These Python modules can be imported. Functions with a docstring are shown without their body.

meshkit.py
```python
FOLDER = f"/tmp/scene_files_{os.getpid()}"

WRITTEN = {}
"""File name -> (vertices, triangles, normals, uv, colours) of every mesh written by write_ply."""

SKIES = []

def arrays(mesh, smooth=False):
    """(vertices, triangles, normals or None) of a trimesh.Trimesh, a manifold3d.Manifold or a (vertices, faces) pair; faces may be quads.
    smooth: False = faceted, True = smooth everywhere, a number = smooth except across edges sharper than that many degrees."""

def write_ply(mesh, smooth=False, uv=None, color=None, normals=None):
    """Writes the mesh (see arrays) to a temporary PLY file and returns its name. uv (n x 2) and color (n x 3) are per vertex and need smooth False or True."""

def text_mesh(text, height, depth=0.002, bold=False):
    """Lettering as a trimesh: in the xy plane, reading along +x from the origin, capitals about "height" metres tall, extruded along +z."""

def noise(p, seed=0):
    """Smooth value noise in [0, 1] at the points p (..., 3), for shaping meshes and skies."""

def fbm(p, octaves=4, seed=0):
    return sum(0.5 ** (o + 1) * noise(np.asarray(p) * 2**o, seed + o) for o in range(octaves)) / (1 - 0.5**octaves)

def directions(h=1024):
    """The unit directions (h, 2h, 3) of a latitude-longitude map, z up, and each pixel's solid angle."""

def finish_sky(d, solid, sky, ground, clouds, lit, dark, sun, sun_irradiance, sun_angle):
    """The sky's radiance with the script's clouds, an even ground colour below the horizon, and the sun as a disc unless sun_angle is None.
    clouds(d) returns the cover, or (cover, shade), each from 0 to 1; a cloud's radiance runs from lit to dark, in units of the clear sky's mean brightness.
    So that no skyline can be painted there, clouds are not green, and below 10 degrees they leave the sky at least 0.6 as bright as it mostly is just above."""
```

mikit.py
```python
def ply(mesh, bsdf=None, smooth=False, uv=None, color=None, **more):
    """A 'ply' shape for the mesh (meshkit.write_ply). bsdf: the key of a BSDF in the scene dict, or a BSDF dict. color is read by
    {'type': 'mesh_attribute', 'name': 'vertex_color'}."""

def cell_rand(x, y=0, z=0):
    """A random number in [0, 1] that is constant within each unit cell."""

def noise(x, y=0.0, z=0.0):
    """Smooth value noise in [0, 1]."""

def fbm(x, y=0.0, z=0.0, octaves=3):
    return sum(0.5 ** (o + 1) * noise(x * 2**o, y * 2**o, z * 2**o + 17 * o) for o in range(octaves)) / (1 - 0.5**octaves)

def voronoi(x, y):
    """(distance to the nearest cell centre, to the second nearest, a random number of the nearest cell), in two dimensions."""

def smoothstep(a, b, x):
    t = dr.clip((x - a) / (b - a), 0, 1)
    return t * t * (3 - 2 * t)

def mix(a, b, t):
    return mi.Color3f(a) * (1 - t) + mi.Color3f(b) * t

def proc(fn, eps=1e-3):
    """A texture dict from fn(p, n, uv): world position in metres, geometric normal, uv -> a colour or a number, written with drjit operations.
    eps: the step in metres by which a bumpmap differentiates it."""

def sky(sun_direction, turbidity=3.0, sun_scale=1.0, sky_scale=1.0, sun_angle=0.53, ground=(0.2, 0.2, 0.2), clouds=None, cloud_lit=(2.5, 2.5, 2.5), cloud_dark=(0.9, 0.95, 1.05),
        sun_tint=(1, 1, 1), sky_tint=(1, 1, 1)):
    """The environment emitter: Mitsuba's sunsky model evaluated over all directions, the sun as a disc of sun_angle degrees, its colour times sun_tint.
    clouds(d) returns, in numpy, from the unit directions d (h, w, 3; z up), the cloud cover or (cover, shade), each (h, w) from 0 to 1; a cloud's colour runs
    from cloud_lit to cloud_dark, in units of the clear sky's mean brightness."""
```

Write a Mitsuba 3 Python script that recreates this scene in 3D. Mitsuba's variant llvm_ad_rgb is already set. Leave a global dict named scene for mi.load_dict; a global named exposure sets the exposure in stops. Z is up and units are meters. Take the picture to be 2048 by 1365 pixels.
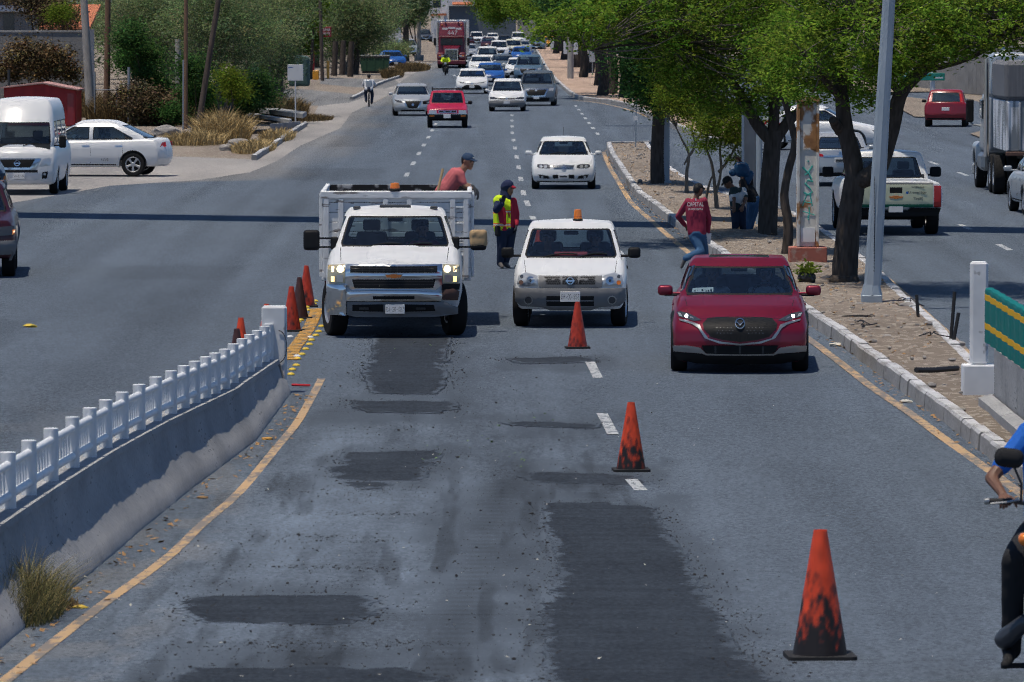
import math, random
import numpy as np, trimesh, shapely, drjit as dr, mitsuba as mi, mikit, meshkit
import manifold3d as m3
from mikit import fbm, noise, voronoi, smoothstep, mix, proc
from scipy.interpolate import LinearNDInterpolator, NearestNDInterpolator

T = mi.ScalarTransform4f
R = random.Random(7)
NR = np.random.default_rng(11)
scene, labels = {}, {}

# ---------------------------------------------------------------- camera, sky, exposure
CAMZ, FPX, HOR = 4.8, 12000.0, 13.0                # eye height, focal length in photo pixels, horizon row
PITCH = math.atan((682.5 - HOR) / FPX)
scene['camera'] = {'type': 'thinlens', 'fov': 2 * math.degrees(math.atan(1024 / FPX)), 'fov_axis': 'x',
                   'to_world': T().look_at(origin=[0, 0, CAMZ], target=[0, math.cos(PITCH), CAMZ - math.sin(PITCH)], up=[0, 0, 1]),
                   'aperture_radius': 0.009, 'focus_distance': 84.0, 'near_clip': 0.5, 'far_clip': 6000.0}
scene['daylight'] = mikit.sky([-0.21, -0.17, 1.0], turbidity=3.0, sun_scale=1.0, sky_scale=0.88, ground=(0.22, 0.21, 0.2), sky_tint=(0.9, 1.0, 1.12), sun_tint=(0.94, 1.0, 1.07))
exposure = 1.14


def ray(px, py):
    d = np.array([(px - 1024) / FPX, 1.0, 0.0]) + 0.0
    u = -(py - 682.5) / FPX
    c, s = math.cos(PITCH), math.sin(PITCH)
    return np.array([(px - 1024) / FPX, c + u * s, -s + u * c])


def G(px, py, z=0.0):
    """ground point seen at a photo pixel, on the plane of height z"""
    d = ray(px, py)
    t = (z - CAMZ) / d[2]
    return np.array([d[0] * t, d[1] * t, z])


def ramp_z(y):
    y = np.asarray(y, float)
    return np.where(y < 63, 0.0007 * (63 - np.maximum(y, 20)) ** 2, 0.0)


def GR(px, py):
    z = 0.0
    for _ in range(40):
        p = G(px, py, z)
        z = 0.5 * z + 0.5 * float(ramp_z(p[1]))
    p[2] = float(ramp_z(p[1]))
    return p


# ---------------------------------------------------------------- bookkeeping
def numbered(key):
    if key not in scene and key not in labels:
        return key
    n = 1
    while f'{key}_{n:03d}' in scene or f'{key}_{n:03d}' in labels:
        n += 1
    return f'{key}_{n:03d}'


def thing(name, label, cat, group=None, kind=None):
    key = numbered(name)
    labels[key] = {'label': label, 'category': cat}
    if group: labels[key]['group'] = group
    if kind: labels[key]['kind'] = kind
    return key


COUNT = {}


def part(parent, name, mesh, m, smooth=30, tw=None, color=None, label=None, holder=False):
    """adds one entry of the scene; mesh may be a ready ply dict. Returns its key."""
    base = f'{parent}__{name}' if parent else name
    if base in scene or base in COUNT:
        COUNT[base] = COUNT.get(base, 0) + 1
        key = f'{base}_{COUNT[base]:03d}'
    else:
        COUNT[base] = 0
        key = base
    if not holder:
        d = dict(mesh) if isinstance(mesh, dict) else mikit.ply(mesh, None, smooth if color is None else (smooth if smooth in (True, False) else False), color=color)
        d['bsdf'] = {'type': 'ref', 'id': m}
        if tw is not None: d['to_world'] = tw
        scene[key] = d
    if label: labels[key] = {'label': label}
    return key


def single(name, mesh, m, label, cat, group=None, smooth=30, tw=None, color=None, kind=None):
    key = thing(name, label, cat, group, kind)
    d = dict(mesh) if isinstance(mesh, dict) else mikit.ply(mesh, None, smooth if color is None else (smooth if smooth in (True, False) else False), color=color)
    d['bsdf'] = {'type': 'ref', 'id': m}
    if tw is not None: d['to_world'] = tw
    scene[key] = d
    return key


def struct(name, mesh, m, smooth=False, label=None, color=None, uv=None):
    key = numbered(name)
    labels[key] = {'kind': 'structure'}
    if label: labels[key]['label'] = label
    d = mikit.ply(mesh, None, smooth, uv=uv, color=color)
    d['bsdf'] = {'type': 'ref', 'id': m}
    scene[key] = d
    return key


# ---------------------------------------------------------------- materials
def M(key, color, rough=0.5, metal=0.0, spec=0.5, coat=0.0, coatg=0.95, bump=None, bscale=1.0, two=True):
    c = color if isinstance(color, dict) else {'type': 'rgb', 'value': list(color)}
    b = {'type': 'principled', 'base_color': c, 'roughness': rough if isinstance(rough, dict) else float(rough), 'metallic': float(metal), 'specular': float(spec)}
    if coat: b['clearcoat'], b['clearcoat_gloss'] = float(coat), float(coatg)
    if bump is not None: b = {'type': 'bumpmap', 'arbitrary': bump, 'scale': bscale, 'bsdf': b}
    scene[key] = {'type': 'twosided', 'bsdf': b} if two else b
    return key


VC = {'type': 'mesh_attribute', 'name': 'vertex_color'}


HALO = [(-1.78, -0.72, 73.3, 87.5), (-2.03, -0.65, 69.6, 73.2), (-1.78, -0.70, 60.2, 64.8), (-2.15, -0.92, 45.0, 47.6), (-2.2, -0.6, 37.5, 41.5), (0.05, 1.05, 79.5, 82.0), (-0.05, 1.05, 67.6, 69.6), (0.2, 1.45, 60.3, 62.1), (0.25, 1.5, 39.0, 58.0), (-0.6, 0.2, 40.0, 60.0)]
EDGE = [(110, -22.0), (132, -14.5), (161, -12.8), (166, -8.6), (186, -7.26), (205, -7.2), (270, -7.2), (335, -6.7), (480, -6.5)]


DARKER = [(-7.2, -4.9, 105.5, 111.2), (-6.4, -3.8, 166, 178), (-6.3, -4.9, 205, 300), (-10.2, -7.2, 84, 92)]
TRACKS = [(-0.38, 0.018, 0.0, 0.17), (0.55, 0.012, 0.0006, 0.20), (-1.3, 0.01, 0.0008, 0.14)]


def asphalt_fn(p, n, uv):
    g = fbm(p.x * 42, p.y * 16, 0.0, 3)
    big = fbm(p.x * 0.55 + 3, p.y * 0.07, 5.0, 3)
    trk = fbm(p.x * 2.1, p.y * 0.035, 9.0, 2)
    med = fbm(p.x * 1.7, p.y * 0.45, 2.0, 3)
    v = 0.78 + 0.80 * (g - 0.5) + 0.26 * (big - 0.5) + 0.32 * (trk - 0.5) + 0.14 * (med - 0.5)
    spk = smoothstep(0.80, 0.90, noise(p.x * 55, p.y * 22, 3.0))
    # two-track wear: each lane a little paler between the wheel paths
    near = 1 - smoothstep(58, 78, p.y)
    inb = smoothstep(-3.3, -2.6, p.x) * (1 - smoothstep(1.0, 1.5, p.x))
    v = v * (1 + near * inb * (0.12 + 0.75 * (med - 0.42) + 0.5 * (big - 0.45)))
    v = v + 0.22 * spk
    # transverse cracks and seams
    w = p.y * 0.23 + 0.35 * fbm(p.x * 0.8, p.y * 0.05, 1.0, 3)
    c = dr.abs(w - dr.floor(w) - 0.5)
    crack = (1 - smoothstep(0.0, 0.006, c)) * smoothstep(0.52, 0.62, noise(p.x * 0.3 + 11, dr.floor(w) * 3.7, 4.0))
    w2 = fbm(p.x * 0.9, p.y * 0.25, 21.0, 3)
    crack2 = (1 - smoothstep(0.0, 0.012, dr.abs(w2 - 0.5))) * smoothstep(0.62, 0.75, noise(p.x * 0.4, p.y * 0.1, 8.0))
    v = v * (1 - 0.5 * crack) * (1 - 0.4 * crack2 * smoothstep(0.5, 0.6, noise(p.x * 0.7, p.y * 0.3, 77.0)) * 0.5)
    # bitumen tracked off the fresh patches
    tr = smoothstep(0.55, 0.75, fbm(p.x * 5.0, p.y * 0.30, 31.0, 3)) * near * inb
    v = v * (1 - 0.38 * tr)
    nz = fbm(p.x * 3.0, p.y * 0.6, 41.0, 4)
    hal = mi.Float(0)
    for x0, x1, y0, y1 in HALO:
        d = dr.maximum(dr.maximum(x0 - p.x, p.x - x1), dr.maximum(y0 - p.y, p.y - y1) * 0.28)
        hal = dr.maximum(hal, 1 - smoothstep(-0.05, 0.32, d + 0.75 * (nz - 0.55)))
    v = v * (1 - 0.34 * hal * smoothstep(0.25, 0.6, g))
    xe = mi.Float(EDGE[0][1])
    for (ya, xa), (yb, xb) in zip(EDGE[:-1], EDGE[1:]): xe = xe + (xb - xa) * dr.clip((p.y - ya) / (yb - ya), 0, 1)
    dust = (1 - smoothstep(0.0, 2.6, p.x - xe + 2.6 * (big - 0.4))) * smoothstep(105, 135, p.y)
    wl = smoothstep(0.42, 0.62, nz) * (1 - smoothstep(-2.9, -2.5, p.x - 0.006 * (70 - p.y))) * near
    for x0, x1, y0, y1 in DARKER:
        d = dr.maximum(dr.maximum(x0 - p.x, p.x - x1), dr.maximum(y0 - p.y, p.y - y1) * 0.2)
        v = v * (1 - 0.20 * (1 - smoothstep(-0.12, 0.16, d + 0.5 * (nz - 0.5))))
    for a0, a1, a2, wd in TRACKS:
        e = p.x - (a0 + a1 * (p.y - 45) + a2 * dr.square(p.y - 45))
        trd = 0.72 + 0.28 * dr.sin(p.y * 14.0 + 3 * med)
        v = v * (1 - 0.30 * dr.exp(-dr.square(e / wd)) * trd * (1 - smoothstep(60, 64, p.y)) * smoothstep(0.25, 0.6, med + 0.2))
    base = mix((0.088, 0.112, 0.147), (0.20, 0.195, 0.19), dr.clip(0.75 * dust + 0.28 * wl, 0, 1))
    return base * v


M('asphalt', proc(asphalt_fn), 0.78, spec=0.35)


def tar_fn(p):
    g = fbm(p.x * 40, p.y * 14, 0.0, 2)
    b = fbm(p.x * 2.2, p.y * 0.5, 0.0, 3)
    st = fbm(p.x * 1.2, p.y * 6.0, 3.0, 2)
    return mix((0.003, 0.004, 0.006), (0.031, 0.040, 0.053), 0.62 * g + b * 0.4 + 0.3 * (st - 0.5))


def fresh_fn(p, n, uv):
    """uv.x is the distance to the patch's rim: the tar thins out there over the old asphalt"""
    nz = fbm(p.x * 7.0, p.y * 2.4, 13.0, 4)
    gr = noise(p.x * 38, p.y * 20, 1.0)
    t = smoothstep(0.0, 0.075, uv.x + 0.20 * (nz - 0.5) + 0.06 * (gr - 0.5))
    return mix(asphalt_fn(p, n, uv), tar_fn(p), t)


M('tar_load', proc(lambda p, n, uv: tar_fn(p)), 0.7, spec=0.4)
M('fresh_asphalt', proc(fresh_fn), 0.7, spec=0.4)
M('crumb', (0.02, 0.021, 0.024), 0.8)


def dirt_fn(p, n, uv):
    a = fbm(p.x * 0.35, p.y * 0.08, 0.0, 4)
    b = fbm(p.x * 9, p.y * 4, p.z * 9, 3)
    st = smoothstep(0.62, 0.74, noise(p.x * 14, p.y * 6, 3.0))
    c = mix((0.085, 0.069, 0.056), (0.225, 0.192, 0.165), 0.65 * a + 0.5 * b - 0.05)
    return mix(c, (0.30, 0.275, 0.245), st * 0.45)


M('dirt', proc(dirt_fn), 0.95, spec=0.1)


def lot_fn(p, n, uv):
    a = fbm(p.x * 0.5, p.y * 0.09, 0.0, 4)
    b = fbm(p.x * 22, p.y * 7, 0.0, 2)
    return mix((0.12, 0.12, 0.125), (0.29, 0.275, 0.265), 0.75 * a + 0.45 * b - 0.08)


M('gravel_lot', proc(lot_fn), 0.95, spec=0.1)


def conc_fn(p, n, uv):
    a = fbm(p.x * 2.0 + p.y, p.y * 0.9, p.z * 2.5, 4)
    b = fbm(p.x * 30, p.y * 30, p.z * 30, 2)
    pit = smoothstep(0.76, 0.82, noise(p.x * 30, p.y * 12, p.z * 30)) * smoothstep(0.5, 0.7, a)
    stn = smoothstep(0.5, 0.75, fbm(p.y * 1.3, p.z * 1.1, p.x, 4))
    v = 0.5 * a + 0.35 * b + 0.12
    return mix((0.13, 0.135, 0.145), (0.36, 0.365, 0.375), v) * (1 - 0.45 * pit) * (1 - 0.16 * stn * a * 2)


M('concrete', proc(conc_fn), 0.9, spec=0.2)


def kerb_fn(p, n, uv):
    a = fbm(p.x * 3.0 + p.y, p.y * 1.2, p.z * 4, 4)
    b = fbm(p.x * 24, p.y * 12, p.z * 24, 2)
    worn = smoothstep(0.44, 0.66, 0.6 * a + 0.4 * b)
    up = smoothstep(0.3, 0.8, n.z)  # upward faces keep the pale coat, upright faces turn grey
    paint = mix((0.30, 0.31, 0.33), (0.52, 0.525, 0.55), b)
    bare = mix((0.15, 0.15, 0.155), (0.28, 0.28, 0.28), b)
    return mix(paint, bare, dr.clip(worn * 1.0 + 0.8 * (1 - up), 0, 1))


M('kerb_paint', proc(kerb_fn), 0.85, spec=0.2)


def white_fn(p, n, uv):
    a = fbm(p.x * 4, p.y * 4, p.z * 4, 3)
    ch = smoothstep(0.66, 0.72, fbm(p.x * 9, p.y * 9, p.z * 5, 3))
    return mix(mix((0.50, 0.52, 0.54), (0.74, 0.755, 0.78), a), (0.33, 0.33, 0.33), ch * 0.8)


M('white_paint_worn', proc(white_fn), 0.7)
M('rail_white', proc(lambda p, n, uv: mix((0.56, 0.585, 0.61), (0.76, 0.78, 0.81), fbm(p.x * 6, p.y * 6, p.z * 3, 3))), 0.45)


def yline_fn(p, n, uv):
    a = fbm(p.x * 20, p.y * 6, 0.0, 3)
    b = fbm(p.x * 3, p.y * 0.6, 0.0, 3)
    w = smoothstep(0.40, 0.62, 0.5 * a + 0.5 * b)
    return mix(mix((0.33, 0.225, 0.125), (0.42, 0.285, 0.17), a), (0.125, 0.125, 0.13), w * 0.85)


M('yellow_line', proc(yline_fn), 0.8)


def wline_fn(p, n, uv):
    a = fbm(p.x * 22, p.y * 7, 0.0, 3)
    w = smoothstep(0.42, 0.7, a)
    return mix((0.33, 0.35, 0.37), (0.13, 0.145, 0.165), w * 0.85)


M('white_line', proc(wline_fn), 0.8)


# ---------------------------------------------------------------- mesh helpers
def man(mesh):
    v, f = (mesh.vertices, mesh.faces) if hasattr(mesh, 'vertices') else mesh
    return m3.Manifold(m3.Mesh(vert_properties=np.ascontiguousarray(v, dtype=np.float32), tri_verts=np.ascontiguousarray(f, dtype=np.uint32)))


def tm(mf):
    if isinstance(mf, trimesh.Trimesh): return mf
    m = mf.to_mesh()
    return trimesh.Trimesh(np.array(m.vert_properties[:, :3], float), np.array(m.tri_verts), process=False)


def cat(*ms):
    ms = [tm(m) for m in (ms[0] if len(ms) == 1 and isinstance(ms[0], (list, tuple)) else ms)]
    return trimesh.util.concatenate(ms) if len(ms) > 1 else ms[0]


def box(x0, x1, y0, y1, z0, z1, c=0.0):
    """box, with chamfer c"""
    if c <= 0:
        return m3.Manifold.cube([x1 - x0, y1 - y0, z1 - z0]).translate([x0, y0, z0])
    c = min(c, 0.49 * min(x1 - x0, y1 - y0, z1 - z0))
    pts = []
    for a in (0, 1, 2):
        for X in (x0, x1):
            for Y in (y0, y1):
                for Z in (z0, z1):
                    q = [X + (c if X == x0 else -c), Y + (c if Y == y0 else -c), Z + (c if Z == z0 else -c)]
                    q[a] = (X, Y, Z)[a]
                    pts.append(q)
    return m3.Manifold.hull_points(np.array(pts))


def cyl(p0, p1, r0, r1=None, n=14):
    p0, p1 = np.array(p0, float), np.array(p1, float)
    h = np.linalg.norm(p1 - p0)
    c = tm(m3.Manifold.cylinder(h, r0, r0 if r1 is None else r1, n))
    c.apply_transform(trimesh.geometry.align_vectors([0, 0, 1], (p1 - p0) / h))
    c.apply_translation(p0)
    return c


def tube(pts, rad, n=8, squash=None):
    """swept tube with closed ends through pts; rad: number or one per point"""
    pts = np.array(pts, float)
    rad = np.full(len(pts), rad) if np.isscalar(rad) else np.array(rad, float)
    t = np.gradient(pts, axis=0)
    t /= np.linalg.norm(t, axis=1, keepdims=True) + 1e-12
    ref = np.array([0, 0, 1.0]) if abs(t[0, 2]) < 0.85 else np.array([0, 1.0, 0])
    a = np.cross(t, ref); a /= np.linalg.norm(a, axis=1, keepdims=True) + 1e-12
    b = np.cross(t, a)
    th = np.arange(n) * 2 * np.pi / n
    ring = pts[:, None] + rad[:, None, None] * (np.cos(th)[None, :, None] * a[:, None] + np.sin(th)[None, :, None] * b[:, None])
    v = np.vstack([ring.reshape(-1, 3), pts[:1], pts[-1:]])
    k = len(pts); f = []
    for i in range(k - 1):
        for j in range(n):
            q = (j + 1) % n
            f += [[i * n + j, i * n + q, (i + 1) * n + q], [i * n + j, (i + 1) * n + q, (i + 1) * n + j]]
    for j in range(n):
        q = (j + 1) % n
        f += [[k * n, q, j], [k * n + 1, (k - 1) * n + j, (k - 1) * n + q]]
    m = trimesh.Trimesh(v, np.array(f), process=False)
    if m.volume < 0: m.invert()
    return m


def lathe(prof, n=24):
    """revolve (r, z) profile about z"""
    m = trimesh.creation.revolve(np.array(prof, float), sections=n)
    if m.volume < 0: m.invert()
    return m


def prism(poly, h, z0=0.0):
    """extrude (x, y) polygon along z"""
    cs = m3.CrossSection([np.array(poly, float)], m3.FillRule.NonZero)
    return cs.extrude(h).translate([0, 0, z0])


def xf(mesh, loc=(0, 0, 0), rz=0.0, rx=0.0, ry=0.0, s=1.0):
    m = tm(mesh).copy()
    if s != 1.0: m.apply_scale(s)
    for a, ax in ((rx, [1, 0, 0]), (ry, [0, 1, 0]), (rz, [0, 0, 1])):
        if a: m.apply_transform(trimesh.transformations.rotation_matrix(a, ax))
    m.apply_translation(loc)
    return m


def hull2(p0, r0, p1, r1, n=10):
    return m3.Manifold.batch_hull([m3.Manifold.sphere(r0, n).translate(list(map(float, p0))), m3.Manifold.sphere(r1, n).translate(list(map(float, p1)))])


def sheet(px_poly, z, ground=G, res=None):
    """flat polygon on the ground from photo pixels"""
    pts = np.array([ground(x, y) for x, y in px_poly])
    return flat(pts[:, :2], z)


def flat(xy, z, zfn=None, step=None):
    v, f = trimesh.creation.triangulate_polygon(shapely.Polygon(xy).buffer(0), engine='earcut')
    return trimesh.Trimesh(np.column_stack([v, np.full(len(v), z)]), f, process=False)


def ribbon(line, w, z, zfn=None, step=1.5):
    """a flat strip of width w along an (x, y) polyline; z may follow zfn"""
    L = shapely.LineString(line)
    n = max(2, int(L.length / step) + 1)
    P = np.array([L.interpolate(t, normalized=True).coords[0] for t in np.linspace(0, 1, n)])
    t = np.gradient(P, axis=0); t /= np.linalg.norm(t, axis=1, keepdims=True)
    nrm = np.column_stack([-t[:, 1], t[:, 0]])
    ww = np.asarray(w)
    A, B = P + nrm * (ww / 2), P - nrm * (ww / 2)
    zz = (lambda q: np.full(len(q), z)) if zfn is None else (lambda q: zfn(q[:, 1]) + z)
    v = np.vstack([np.column_stack([A, zz(A)]), np.column_stack([B, zz(B)])])
    i = np.arange(n - 1)
    f = np.vstack([np.column_stack([i, i + n, i + n + 1]), np.column_stack([i, i + n + 1, i + 1])])
    m = trimesh.Trimesh(v, f, process=False)
    if m.face_normals[0][2] < 0: m.invert()
    return m


def grid_sheet(x0, x1, y0, y1, nx, ny, zf):
    X, Y = np.meshgrid(np.linspace(x0, x1, nx), np.linspace(y0, y1, ny))
    v = np.column_stack([X.ravel(), Y.ravel(), zf(X.ravel(), Y.ravel())])
    i, j = np.meshgrid(np.arange(nx - 1), np.arange(ny - 1))
    a = (j * nx + i).ravel()
    return trimesh.Trimesh(v, np.vstack([np.column_stack([a, a + 1, a + nx + 1]), np.column_stack([a, a + nx + 1, a + nx])]), process=False)


def resample(line, step):
    L = shapely.LineString(line)
    n = max(1, int(round(L.length / step)))
    return np.array([L.interpolate(t, normalized=True).coords[0] for t in np.linspace(0, 1, n + 1)])


def smooth_line(pts, n=60):
    """Catmull-Rom-like smooth interpolation"""
    from scipy.interpolate import PchipInterpolator
    pts = np.array(pts, float)
    s = np.r_[0, np.cumsum(np.linalg.norm(np.diff(pts, axis=0), axis=1))]
    q = np.linspace(0, s[-1], n)
    return np.column_stack([PchipInterpolator(s, pts[:, k])(q) for k in range(pts.shape[1])])
# ================================================================ the setting
# ground to the horizon, the asphalt, the central ramp
struct('ground', grid_sheet(-400, 400, 10, 3000, 5, 12, lambda x, y: x * 0 - 0.03), 'dirt')
LEDGE = [G(*q)[:2] for q in ((31, 405), (220, 372), (400, 360), (500, 345), (555, 322), (600, 292), (680, 257), (705, 225), (760, 200), (787, 185), (805, 160), (835, 143), (862, 127))]
LEDGE = [(-26, 20), (-22, 110), (-14.5, 132)] + [tuple(q) for q in LEDGE] + [(-6.4, 560), (-6.0, 700), (-5.8, 900), (-30, 960), (-30, 1000)]
REDGE = [(26, 20), (22, 120), (21, 160), (21.5, 200), (22.5, 250), (24, 330), (25, 420), (25, 520), (16, 700), (16, 1000)]
struct('road', flat(LEDGE + REDGE[::-1], 0.0), 'asphalt')
LOT = [(-60, 100)] + LEDGE[2:8] + [tuple(G(505, 318)[:2]), tuple(G(330, 312)[:2]), tuple(G(150, 330)[:2]), (-30, 240), (-60, 200)]
struct('parking_lot', flat(LOT, -0.012), 'gravel_lot')
# the shoulder and the paved mouth of the side street on the left
struct('shoulder', flat([tuple(G(*q)[:2]) for q in ((505, 318), (555, 322), (600, 292), (680, 257), (705, 225), (787, 185), (862, 127), (830, 122), (790, 150), (700, 195), (640, 205), (625, 235), (600, 262))], -0.010), 'gravel_lot')
struct('side_street', flat([tuple(G(*q)[:2]) for q in ((530, 180), (600, 178), (740, 192), (700, 205), (640, 212), (540, 207))], -0.004), 'asphalt')
struct('side_street', flat([tuple(G(*q)[:2]) for q in ((640, 155), (790, 160), (800, 168), (770, 178), (700, 174), (640, 168))], -0.004), 'asphalt')

# wall base line (photo pixels), wall top front edge
BASE_PX = [(580, 787), (510, 882), (383, 977), (281, 1060), (171, 1154), (60, 1245), (-60, 1345)]
TOP_PX = [(568, 710), (492, 763), (348, 837), (197, 921), (0, 1051), (-120, 1130)]
WB = np.array([GR(*q) for q in BASE_PX])
WB = np.vstack([WB, [WB[-1] + (WB[-1] - WB[-2]) * 4]])
WBx = lambda y: np.interp(y, WB[::-1, 1], WB[::-1, 0])
# height of the wall top along y: solve so that the top edge falls on TOP_PX
BAT = 0.33
def wall_top():
    out = []
    for px, py in TOP_PX:
        d = ray(px, py)
        best = None
        for y in np.linspace(30, 78, 2000):
            x = d[0] / d[1] * y
            z = CAMZ + d[2] / d[1] * y
            e = abs(x - (WBx(y) - BAT * (z - float(ramp_z(y)))))
            if best is None or e < best[0]: best = (e, y, z)
        out.append(best[1:])
    return np.array(out)
WT = wall_top()
WTz = lambda y: np.interp(y, WT[::-1, 0], WT[::-1, 1])
WEx = lambda y: WBx(y) - BAT * (WTz(y) - ramp_z(y))
Y0W, Y1W = 30.0, float(WB[0, 1])

# right hand edge of the central carriageway: left kerb of the median
KL_PX = [(1213, 296), (1225, 325), (1265, 387), (1310, 425), (1350, 455), (1425, 512), (1520, 580), (1613, 645), (1696, 702), (1765, 754), (1831, 803), (1890, 846), (1956, 900), (2040, 965), (2150, 1060)]
KL = np.array([GR(*q) for q in KL_PX])
KR_PX = [(1297, 294), (1337, 340), (1380, 368), (1425, 389), (1510, 415), (1595, 440), (1662, 482), (1710, 517), (1760, 556), (1798, 593), (1831, 625), (1880, 668), (1926, 718), (2000, 790), (2100, 890)]
KR = np.array([G(*q) for q in KR_PX])

xw = np.linspace(0, 1, 22)
ys = np.linspace(16, 66, 101)
V = []
for y in ys:
    xl = WBx(y) - 0.25; xr = np.interp(y, KL[::-1, 1], KL[::-1, 0]) + 0.1
    for t in xw: V.append([xl + (xr - xl) * t, y, float(ramp_z(y)) + 0.004])
V = np.array(V)
i, j = np.meshgrid(np.arange(21), np.arange(100)); a = (j * 22 + i).ravel()
struct('ramp', trimesh.Trimesh(V, np.vstack([np.column_stack([a, a + 1, a + 23]), np.column_stack([a, a + 23, a + 22])]), process=False), 'asphalt', smooth=True)

# painted lines
def strip(name, px, w, m='yellow_line', z=0.009, ground=GR, step=1.5):
    P = smooth_line(np.array([ground(*q) for q in px])[:, :2], 50)
    struct(name, ribbon(P, w, z, ramp_z if ground is GR else None, step), m)
strip('edge_line', [(643, 759), (600, 838), (548, 903), (475, 990), (394, 1060), (360, 1095), (176, 1233), (9, 1365), (-120, 1470)], 0.10)
strip('edge_line', [(1207, 305), (1225, 345), (1258, 400), (1300, 440), (1420, 540), (1520, 610), (1616, 678), (1699, 741), (1748, 780), (1814, 823), (1880, 873), (1989, 950), (2110, 1040)], 0.13)
strip('edge_line', [(1345, 340), (1380, 362), (1420, 380), (1600, 436), (1672, 482), (1722, 517), (1775, 560), (1815, 595), (1850, 628), (1900, 672), (1960, 735), (2048, 820)], 0.13, ground=G)
strip('edge_line', [(1145, 201), (1200, 207), (1275, 226), (1320, 246), (1420, 284)], 0.14, ground=G)


def dashes(pxs, w=0.13, ln=None, ground=GR):
    for q in pxs:
        (x0, y0), (x1, y1) = q
        A, B = ground(x0, y0), ground(x1, y1)
        m = ribbon([A[:2], B[:2]], w, 0.008, ramp_z, 0.7)
        d = mikit.ply(m, None, False); d['bsdf'] = {'type': 'ref', 'id': 'white_line'}
        k = part('lane_marking', 'dash', d, 'white_line')
labels['lane_marking'] = {'kind': 'structure'}
def dash_row(xa, xb, ya, yb, n0, n1, cyc=12.2, ln=4.0, off=0.0):
    for k in range(n0, n1):
        y = ya + k * cyc + off
        if y > yb: break
        f = lambda q: xa + (xb - xa) * (q - ya) / (yb - ya)
        m = ribbon([(f(y), y), (f(y + ln), y + ln)], 0.13, 0.008, None, 2)
        part('lane_marking', 'dash', m, 'white_line', smooth=False)
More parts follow.
